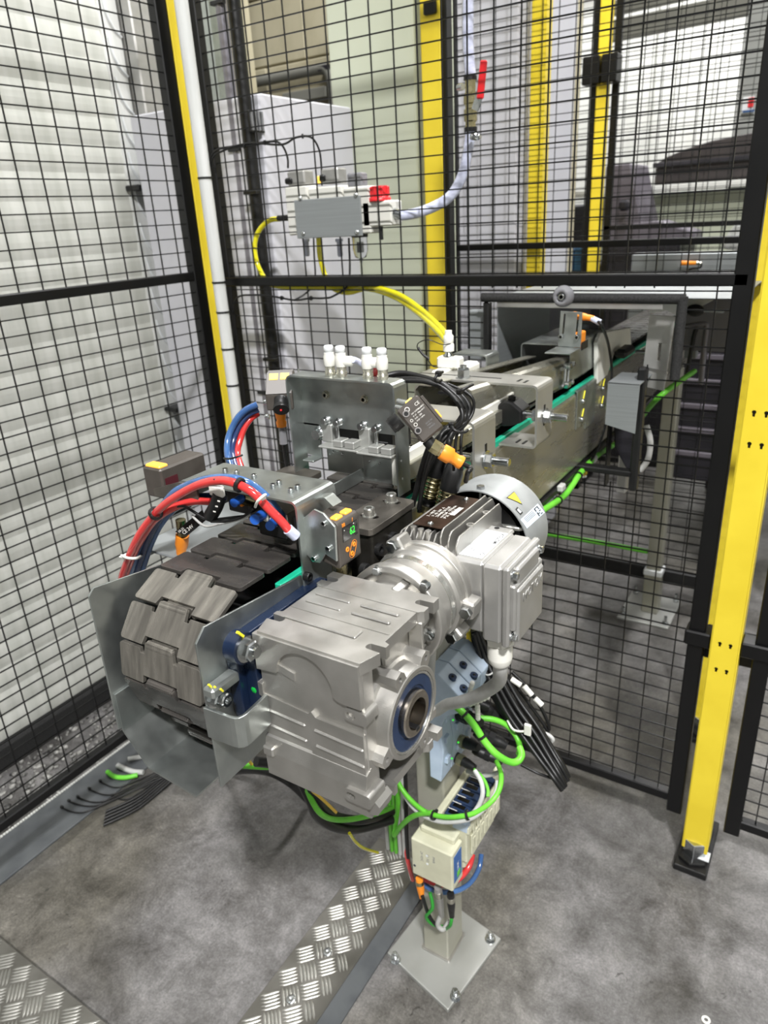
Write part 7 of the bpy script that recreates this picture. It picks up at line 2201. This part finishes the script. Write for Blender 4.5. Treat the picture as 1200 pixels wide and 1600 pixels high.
for k in range(7):
    y = JY0 + 0.012 + k * 0.0165
    a = obj('valve_slice', MB().box((JX0 + 0.013, y, JZ1 - 0.012), (JX1 - 0.008, y + 0.0145, JZ1 - 0.004), 0.0012), 'seal_blue', vi)
    obj('valve_window', MB().box((JX0 + 0.018, y + 0.003, JZ1 - 0.004), (JX1 - 0.024, y + 0.011, JZ1 - 0.0036), 0.0002), 'screen_black', a)
    obj('valve_mark', MB().box((JX0 + 0.014, y + 0.012, JZ1 - 0.004), (JX0 + 0.03, y + 0.0132, JZ1 - 0.0035)), 'print_white', a)
    obj('outlet_block', MB().box((JX1 - 0.004, y, JZ0 + 0.03), (JX1, y + 0.015, JZ1 - 0.03), 0.0015), 'cream_plastic', vi)
    for z in (JZ0 + 0.045, JZ0 + 0.075):
        obj('outlet_ring', MB().box((JX1 - 0.001, y + 0.003, z), (JX1 + 0.0012, y + 0.012, z + 0.02), 0.001), 'cream_plastic', vi)
obj('end_cover', MB().box((JX1 - 0.03, JY0 - 0.001, JZ1 - 0.016), (JX1 - 0.002, JY0 + 0.012, JZ1 + 0.004), 0.002), 'terminal_blue_grey', vi)
obj('base', MB().box((JX0 + 0.004, JY0 + 0.004, JZ0), (JX1 - 0.01, JY1 - 0.01, JZ0 + 0.022), 0.003), 'cream_plastic', vi)

tm = thing('terminal_block', 'blue grey terminal block clipped to the upright column under the gearbox', 'terminal block', (-0.44, 0.82, 0.5))
TY = 0.775
for k in range(3):
    y0 = TY + k * 0.036
    prof_ = [(-0.4565, 0.504), (-0.4252, 0.5101), (-0.4155, 0.5944), (-0.4076, 0.6626), (-0.424, 0.6948), (-0.4315, 0.6922), (-0.4413, 0.6207)]
    prof_ = [(min(max(p[0], -0.4495), -0.39) + 0.0, p[1]) for p in prof_]
    sl_ = obj('slice', MB().prism([(-0.4495, 0.5), (-0.43, 0.497), (-0.424, 0.56), (-0.43, 0.6), (-0.418, 0.63), (-0.394, 0.645), (-0.392, 0.672), (-0.43, 0.702), (-0.4495, 0.702)], 'y', y0, y0 + 0.0345), 'terminal_blue_grey', tm, bevel=0.0015)
    if k < 2:
        for (u, v) in ((-0.4, 0.6785), (-0.418, 0.692)):
            obj('entry', MB().cyl((u, y0 + 0.017, v - 0.01), (u + 0.004, y0 + 0.017, v + 0.0012), 0.0062, None, 14), 'seal_blue', sl_)
            obj('clamp_screw', MB().ball((u + 0.0035, y0 + 0.017, v), 0.003, 10, 6), 'screen_black', sl_)
    for z in (0.53, 0.57, 0.61):
        obj('latch', MB().box((-0.43, y0 + 0.008, z), (-0.4215, y0 + 0.02, z + 0.012), 0.001), 'terminal_blue_grey', sl_)
rl = thing('mounting_rail', 'perforated galvanised mounting rail on the column behind the terminal block', 'rail', (-0.45, 0.86, 0.7))
obj('rail', MB().box((-0.4505, 0.88, 0.56), (-0.44, 0.885, 0.76), 0.0008), 'galvanised', rl)
obj('foot', MB().box((-0.4505, 0.868, 0.735), (-0.415, 0.886, 0.74), 0.0008), 'galvanised', rl)
obj('screw', MB().lathe([(0.006, 0), (0.006, 0.004), (0.004, 0.004), (0.004, 0.02)], (-0.445, 0.81, 0.6797), 'x', 12), 'zinc_bright', rl)

# dark connectors crowding beside the column
CN = [((-0.4433, 0.84, 0.5872), (-0.3808, 0.82, 0.5998), 0.011), ((-0.4503, 0.84, 0.5327), (-0.3852, 0.82, 0.5507), 0.010), ((-0.4364, 0.85, 0.6144), (-0.3848, 0.86, 0.6012), 0.011),
      ((-0.4108, 0.86, 0.5468), (-0.3586, 0.87, 0.5278), 0.012), ((-0.448, 0.83, 0.508), (-0.3921, 0.82, 0.5067), 0.009), ((-0.4062, 0.87, 0.5929), (-0.3567, 0.88, 0.5688), 0.012), ((-0.4086, 0.85, 0.5158), (-0.3576, 0.85, 0.5109), 0.009)]
LBN = ['uppermost by the terminal block', 'with a brass nut, in the middle', 'behind the grey motor cable', 'largest and rightmost', 'lowest above the valve island', 'under the black cable bundle', 'low beside the green loop']
for k, (a, b, r) in enumerate(CN):
    a, b = V(a), V(b)
    d = (b - a).normalized()
    L = (b - a).length
    t = thing('black_plug', 'black round plug beside the column, ' + LBN[k], 'plug', a)
    obj('shell', MB().lathe([(r * 0.8, 0), (r, L * 0.1), (r, L * 0.4), (r * 0.9, L * 0.42), (r * 0.9, L * 0.75), (r * 0.6, L)], a, d, 16), 'black_plastic', t)
    obj('nut', MB().lathe([(r * 1.05, L * 0.42), (r * 1.05, L * 0.6)], a, d, 8, False), 'brass' if k in (1, 4) else 'black_plastic', t)
for k, p in enumerate(((-0.4245, 0.81, 0.5964), (-0.4161, 0.81, 0.5558), (-0.4229, 0.8, 0.5286))):
    t = thing('status_light', ('green status light high beside the terminal block', 'green status light in the middle beside the terminal block', 'green status light low beside the terminal block')[k], 'light', p)
    obj('lens', MB().ball(p, 0.0017, 10, 6), 'digit_green', t)
tg = MB()
for (p, q) in (((-0.4033, 0.82, 0.6459), (-0.3934, 0.82, 0.6717)), ((-0.3894, 0.8, 0.6488), (-0.3632, 0.8, 0.6698)), ((-0.3788, 0.8, 0.6445), (-0.3757, 0.8, 0.6255)), ((-0.3756, 0.8, 0.6515), (-0.3611, 0.8, 0.6659))):
    pass
for k, (p, q, lab) in enumerate((((-0.3946, 0.8, 0.6563), (-0.386, 0.8, 0.6848), 'by the terminal block'), ((-0.3845, 0.79, 0.655), (-0.3566, 0.79, 0.6776), 'above the green cable'), ((-0.373, 0.79, 0.6546), (-0.372, 0.79, 0.6339), 'hanging beside the green cable'))):
    t = thing('wire_tag', 'curled pale pink wire marker strip ' + lab, 'tag', p)
    m_ = MB()
    for i in range(6):
        c = lerp(p, q, i / 5)
        m_.ball(c, 0.0042, 8, 5, (1, 1, 1.1))
    obj('beads', m_, 'white_plastic', t)

# cables around the column
def cab(name, lab, m__, r, pts, ties=(), n=8, tm='black_plastic', group=None):
    return cable(name, lab, 'cable', pts, r, m__, n, 6, group, ties, tm)


cab('green_cable', 'bright green cable hanging in a loop to the right of the terminal block', 'green_cable', 0.0054,
    [(-0.4338, 0.8, 0.6496), (-0.4103, 0.78, 0.6548), (-0.3884, 0.77, 0.6534), (-0.3699, 0.77, 0.6373), (-0.3525, 0.77, 0.6138), (-0.3341, 0.77, 0.5979), (-0.3181, 0.78, 0.5827), (-0.3091, 0.79, 0.5787), (-0.3062, 0.8, 0.5841), (-0.3134, 0.81, 0.5879)], ((0.25, 0.0062), (0.42, 0.0062)))
cab('green_cable', 'bright green cable rising behind the black bundle from the loop end', 'green_cable', 0.0046,
    [(-0.3141, 0.81, 0.5755), (-0.3251, 0.84, 0.5641), (-0.3367, 0.85, 0.5731), (-0.353, 0.85, 0.5866), (-0.3704, 0.84, 0.597), (-0.3898, 0.83, 0.5991)])
cab('green_cable', 'bright green cable lying over the cream boxes with a grey one', 'green_cable', 0.004,
    [(-0.5185, 0.76, 0.5257), (-0.4964, 0.752, 0.4864), (-0.4716, 0.745, 0.4692), (-0.4398, 0.738, 0.4641), (-0.4085, 0.735, 0.4717), (-0.3808, 0.735, 0.4854), (-0.3566, 0.745, 0.496), (-0.3384, 0.76, 0.5119), (-0.3327, 0.78, 0.5225), (-0.3426, 0.81, 0.5236), (-0.3632, 0.84, 0.5164)], ((0.36, 0.0062), (0.56, 0.0062)))
cab('grey_cable', 'light grey cable lying under the green one over the cream boxes', 'lightgrey_cable', 0.0036,
    [(-0.5185, 0.77, 0.5047), (-0.4902, 0.756, 0.4645), (-0.4612, 0.746, 0.4492), (-0.4206, 0.736, 0.4568), (-0.3864, 0.735, 0.4723), (-0.3595, 0.742, 0.4872), (-0.3428, 0.756, 0.5057), (-0.3367, 0.775, 0.5174), (-0.3446, 0.8, 0.5156)])
cab('grey_cable', 'light grey cable crossing the dark slotted top of the valve island', 'lightgrey_cable', 0.0038,
    [(-0.3826, 0.8, 0.5216), (-0.367, 0.79, 0.5137), (-0.3602, 0.78, 0.4996), (-0.3642, 0.77, 0.4806), (-0.3723, 0.755, 0.4717), (-0.3878, 0.742, 0.4679)])
cab('green_cable', 'thin green cable beside the grey one on the valve island top', 'green_cable', 0.0028,
    [(-0.3966, 0.82, 0.5047), (-0.374, 0.81, 0.5032), (-0.3606, 0.8, 0.4954), (-0.3561, 0.79, 0.4892)])
cab('grey_cable', 'light grey cable curving along the back of the valve island', 'lightgrey_cable', 0.0036,
    [(-0.4157, 0.84, 0.4737), (-0.3878, 0.83, 0.4847), (-0.3653, 0.83, 0.4973), (-0.3521, 0.84, 0.5043)])
cab('green_cable', 'green cable drooping left of the cream module in a narrow loop', 'green_cable', 0.0044,
    [(-0.4242, 0.735, 0.4717), (-0.4518, 0.74, 0.4511), (-0.4792, 0.75, 0.4177), (-0.5045, 0.76, 0.3761), (-0.5193, 0.765, 0.3479), (-0.5188, 0.77, 0.3655), (-0.5104, 0.77, 0.4266), (-0.515, 0.77, 0.4794), (-0.5228, 0.77, 0.5162)])
for k, (dx, m__, r) in enumerate(((-4, 'green_cable', 0.0038), (4, 'green_cable', 0.0036), (12, 'lightgrey_cable', 0.0034), (20, 'grey_cable', 0.0032), (26, 'black_cable', 0.0036), (-12, 'grey_cable', 0.0038))):
    cab('hanging_cable', ('green cable hanging straight down left of the cream module, left one', 'green cable hanging straight down left of the cream module, right one', 'light grey cable hanging next to the green pair by the cream module', 'mid grey cable hanging closest behind the cream module', 'black cable hanging closest to the column behind the cream module', 'grey cable hanging leftmost of the cables by the cream module')[k],
        m__, r, [V((-0.5406, 0.8, 0.4856)) + V(dx * 0.0011, 0, 0), V((-0.5353, 0.79, 0.4262)) + V(dx * 0.0011, 0, 0), V((-0.5382, 0.79, 0.3523)) + V(dx * 0.0011, 0, 0), V((-0.5453, 0.8, 0.263)) + V(dx * 0.0011, 0, 0)], (), 8)
cab('red_cable', 'red cable hanging behind the left edge of the cream module', 'red_hose', 0.0042, [(-0.513, 0.8, 0.4281), (-0.5226, 0.8, 0.3362), (-0.5182, 0.8, 0.262), (-0.5147, 0.81, 0.1982)])
cab('blue_hose', 'blue hose curving under the valve island', 'blue_hose', 0.0046, [(-0.5013, 0.8, 0.2211), (-0.4686, 0.8, 0.2115), (-0.4351, 0.81, 0.2147), (-0.4107, 0.83, 0.2271), (-0.4, 0.85, 0.2504), (-0.4043, 0.87, 0.264)])
cab('red_hose', 'dark red hose curving under the valve island inside the blue one', 'red_hose', 0.0056, [(-0.4877, 0.8, 0.2289), (-0.4542, 0.81, 0.2223), (-0.427, 0.82, 0.2404), (-0.4153, 0.84, 0.2564), (-0.4172, 0.86, 0.2667)])
cab('red_hose', 'second dark red hose under the valve island, above the first', 'red_hose', 0.0046, [(-0.4593, 0.82, 0.228), (-0.4358, 0.83, 0.244), (-0.4303, 0.85, 0.249)])
# plugs below the interface module
for k, (p, q, m__, lab) in enumerate((((-0.4667, 0.755, 0.2872), (-0.4633, 0.755, 0.2436), 'orange_plastic', 'orange plug under the left corner of the cream interface module'),
                                      ((-0.4326, 0.758, 0.283), (-0.4337, 0.77, 0.1988), 'painted_alu', 'grey metal plug under the middle of the cream interface module'),
                                      ((-0.4084, 0.758, 0.2825), (-0.4135, 0.77, 0.2116), 'black_plastic', 'black plug under the right corner of the cream interface module'))):
    p, q = V(p), V(q)
    L = (q - p).length
    t = thing('cable_plug', lab, 'plug', p)
    obj('shell', MB().lathe([(0.0062, 0), (0.0068, L * 0.15), (0.0068, L * 0.5), (0.005, L * 0.85), (0.0045, L)], p, q - p, 14), m__, t)
    obj('ring', MB().lathe([(0.0072, L * 0.12), (0.0072, L * 0.3)], p, q - p, 10, False), 'stainless' if k else 'brass', t)
for k, pts in enumerate(([(-0.4588, 0.75, 0.2547), (-0.456, 0.76, 0.2068), (-0.4497, 0.77, 0.1726), (-0.4455, 0.785, 0.1453)], [(-0.4522, 0.765, 0.2504), (-0.4453, 0.76, 0.2245), (-0.459, 0.76, 0.1939), (-0.4524, 0.77, 0.1676), (-0.4402, 0.785, 0.152)],
                         [(-0.4335, 0.77, 0.2052), (-0.4391, 0.765, 0.1819), (-0.4319, 0.77, 0.168), (-0.4296, 0.79, 0.1662)], [(-0.4134, 0.77, 0.2147), (-0.4137, 0.765, 0.1967), (-0.4323, 0.78, 0.1563)])):
    cab('plug_lead', ('dark lead leaving the orange plug', 'green lead crossing to the back under the interface module', 'braided grey lead looping under the metal plug', 'green lead curling under the black plug')[k],
        ('black_cable', 'green_dark', 'grey_cable', 'green_dark')[k], (0.0032, 0.0032, 0.0045, 0.003)[k], pts)

# black bundle to the right of the column
BB = [(3, -2, 0.006), (-4, 8, 0.004), (14, -3, 0.0), (-13, 4, 0.004), (8, -9, 0.02), (0, 0, 0), (6, -4, 0.01), (-7, 4, 0.0), (12, -8, 0.012), (-3, -6, 0.02), (4, 5, -0.008), (-10, -2, 0.015), (9, 1, -0.004)]
names = ['strand second from the right', 'low strand on the left', 'far right strand', 'far left strand', 'upper rear strand', 'middle strand', 'strand right of the middle', 'leftmost strand', 'rightmost strand', 'rearmost strand', 'foremost strand', 'strand along the left back', 'strand along the right front']
for k, (dx, dy, dyy) in enumerate(BB):
    q = []
    for p_, sp in (((-0.4195, 0.88, 0.7226), .5), ((-0.4085, 0.88, 0.682), 1), ((-0.3862, 0.87, 0.6494), 1.3), ((-0.3555, 0.86, 0.612), 1.4), ((-0.3211, 0.85, 0.583), 1.4), ((-0.2907, 0.84, 0.5598), 1.0), ((-0.2653, 0.83, 0.5441), .6), ((-0.2507, 0.83, 0.526), .25)):
        q.append(V(p_) + V(dx * 0.0009 * sp, dyy, -dy * 0.0009 * sp))
    cab('bundled_cable', 'black cable bundle hanging right of the column, ' + names[k], 'black_cable', 0.0039, q, (), 8, 'black_plastic', 'black cables hanging right of the column')
for k, (pts, lab) in enumerate((([(-0.3642, 0.9, 0.65), (-0.34, 0.9, 0.6312), (-0.3179, 0.9, 0.6045), (-0.3021, 0.9, 0.5755), (-0.2994, 0.9, 0.5614)], 'outer'), ([(-0.3751, 0.9, 0.644), (-0.3505, 0.9, 0.6178), (-0.326, 0.9, 0.5891), (-0.306, 0.9, 0.5652), (-0.3014, 0.9, 0.5555)], 'inner'), ([(-0.3838, 0.9, 0.6312), (-0.3633, 0.9, 0.5982), (-0.3342, 0.9, 0.5709), (-0.3079, 0.9, 0.5581)], 'lowest'))):
    cab('looped_cable', 'black cable looping out with white markers, %s strand' % lab, 'black_cable', 0.003, pts, (), 8, 'black_plastic', 'black looped cables with markers')
for k, (a, b) in enumerate((((-0.359, 0.885, 0.6478), (-0.3428, 0.885, 0.6412)), ((-0.3375, 0.885, 0.6418), (-0.3245, 0.885, 0.6294)), ((-0.3191, 0.885, 0.6252), (-0.3074, 0.885, 0.6161)), ((-0.3606, 0.885, 0.6105), (-0.3506, 0.885, 0.6004)), ((-0.3395, 0.885, 0.5895), (-0.3296, 0.885, 0.5807)))):
    t = thing('wire_marker', 'white marker sleeve on the black looped cables, ' + ('topmost', 'second from the top', 'third and outermost', 'left inner one', 'lowest')[k], 'marker', a)
    obj('sleeve', MB().cyl(a, b, 0.0044, None, 10), 'white_plastic', t)
cab('grey_cable', 'thin grey cable end poking out right of the black loops', 'grey_cable', 0.0032, [(-0.317, 0.89, 0.5592), (-0.2978, 0.89, 0.5592), (-0.2892, 0.89, 0.5525), (-0.2973, 0.89, 0.5442), (-0.3166, 0.89, 0.5466)])
t = thing('white_cable_tie', 'white cable tie round the black bundle right of the green loop', 'cable tie', (-0.3277, 0.84, 0.5913))
obj('loop', MB().tube([(-0.3499, 0.85, 0.5952), (-0.3361, 0.84, 0.5905), (-0.3207, 0.838, 0.5943), (-0.3114, 0.84, 0.6002), (-0.3212, 0.86, 0.5966)], 0.0018, 6, 4), 'white_plastic', t)
obj('head', MB().box(V((-0.3173, 0.84, 0.5918)), V((-0.3066, 0.835, 0.6116)), 0.001), 'white_plastic', t)
t = thing('white_cable_tie', 'white cable tie round the black bundle near the motor', 'cable tie', (-0.3883, 0.86, 0.6647))
obj('loop', MB().tube([(-0.4028, 0.87, 0.6561), (-0.3883, 0.86, 0.6611), (-0.3819, 0.87, 0.6629)], 0.0014, 6, 4), 'lightgrey_cable', t)
cab('thin_cable', 'thin black cable leaving the green loop towards the bundle tip', 'black_cable', 0.0022, [(-0.3145, 0.82, 0.5467), (-0.2877, 0.82, 0.5423), (-0.2689, 0.83, 0.5326)])
cab('yellow_green_cable', 'yellow cable rising under the motor beside the black bundle', 'yellow_hose', 0.004, [(-0.437, 0.9, 0.7066), (-0.4303, 0.9, 0.6843), (-0.4178, 0.9, 0.6599)])
yb = thing('yellow_bracket', 'yellow plate edge under the motor behind the terminal block', 'bracket', (-0.4518, 0.93, 0.6441))
obj('plate', MB().box((-0.4604, 0.93, 0.6286), (-0.4386, 0.935, 0.6867), 0.002), 'yellow_powder', yb)

# dark cables running low under the drum
FC = [([(-0.6174, 0.5689, 0.62), (-0.5989, 0.6, 0.5964), (-0.5564, 0.6, 0.5938), (-0.5388, 0.6, 0.565), (-0.54, 0.62, 0.519), (-0.5374, 0.66, 0.4694), (-0.524, 0.7, 0.4402), (-0.518, 0.76, 0.4063)], 0.0075, 'black_cable', 'thick black cable sagging under the gearbox, upper of the pair'),
      ([(-0.5642, 0.6, 0.5879), (-0.5494, 0.6, 0.554), (-0.5473, 0.61, 0.5143), (-0.5415, 0.64, 0.4697), (-0.5373, 0.69, 0.4235), (-0.5122, 0.75, 0.4012)], 0.0085, 'black_cable', 'thick black cable sagging under the gearbox, lower of the pair'),
      ([(-0.556, 0.6, 0.5773), (-0.54, 0.59, 0.5695), (-0.5261, 0.59, 0.5499), (-0.5292, 0.62, 0.5094), (-0.5248, 0.66, 0.4757), (-0.5106, 0.7, 0.4576), (-0.5176, 0.76, 0.415)], 0.0042, 'green_cable', 'green cable sagging with the thick black pair under the gearbox'),
      ([(-0.6578, 0.58, 0.5867), (-0.6284, 0.59, 0.5891), (-0.6123, 0.6, 0.5882)], 0.0045, 'green_cable', 'green cable visible between drum guard and gearbox'),
      ([(-0.6323, 0.58, 0.6191), (-0.6424, 0.58, 0.603), (-0.6415, 0.585, 0.5899), (-0.6261, 0.59, 0.5877)], 0.0021, 'amber_cable', 'thin amber cable curling between drum guard and gearbox'),
      ([(-0.5267, 0.58, 0.5982), (-0.5131, 0.585, 0.5842), (-0.4954, 0.59, 0.565)], 0.0021, 'amber_cable', 'thin amber cable crossing under the gearbox'),
      ([(-0.5002, 0.62, 0.4966), (-0.5056, 0.64, 0.4571), (-0.5049, 0.66, 0.4253), (-0.51, 0.7, 0.3757)], 0.0025, 'yellow_hose', 'thin olive cable drooping below the thick black pair')]
for pts, r, m__, lab in FC:
    cab('low_cable', lab, m__, r, pts, (), 10)
cab('low_cable', 'thick black cable lying on the floor under the drum guard', 'black_cable', 0.008, [(-1.2822, 0.9578, 0.02), (-1.1894, 0.9817, 0.02), (-0.9607, 0.9, 0.186), (-0.8858, 0.9, 0.1883), (-0.9287, 1.0006, 0.03)], (), 10)

# green cable along the conveyor's lower edge and its clips
cab('green_cable', 'bright green cable running along the lower edge of the conveyor', 'green_cable', 0.0058,
    [(-0.39, 1.0063, 0.8654), (-0.39, 1.1007, 0.8525), (-0.39, 1.1942, 0.8417), (-0.39, 1.2403, 0.846), (-0.39, 1.3034, 0.8576), (-0.395, 1.4256, 0.8528), (-0.4, 1.5937, 0.8323), (-0.4, 1.7957, 0.8333), (-0.3002, 1.5, 0.9652), (-0.2709, 1.7, 0.9799)], ((0.2, 0.0066), (0.42, 0.0066)))
for k, q in enumerate(((-0.392, 1.1836, 0.8626), (-0.392, 1.38, 0.856))):
    t = thing('cable_clip', ('pale cable clip under the conveyor edge, nearer one', 'pale cable clip under the conveyor edge, farther one')[k], 'clip', q)
    a = V(q)
    obj('clip', MB().box(a - V(.005, .008, .006), a + V(.006, .012, .006), 0.002), 'lightgrey_cable', t)
td = MB().box((-0.415, 0.9, 0.852), (-0.395, 1.9, 0.864), 0.002)
tag(obj('cable_duct', td, 'black_plastic'), 'black cable duct fixed under the near lower edge of the conveyor', 'duct')
cab('green_cable', 'bright green cable lying along the bottom rail of the second fence', 'green_cable', 0.0085, [(-0.8409, 2.3, 0.2338), (-0.6974, 2.3, 0.2363), (-0.5618, 2.3, 0.2386), (-0.4499, 2.3, 0.2374)])
dd = MB().box((-0.8659, 2.31, 0.0977), ((-0.2405, 0.1166)[0], 2.37, (-0.819, 0.2003)[1] + 0.0), 0.004)
tag(obj('floor_duct', MB().box((-1.0, 2.33, 0.12), (-0.15, 2.35, 0.165), 0.003), 'black_plastic'), 'dark duct along the bottom rail of the second fence', 'duct')
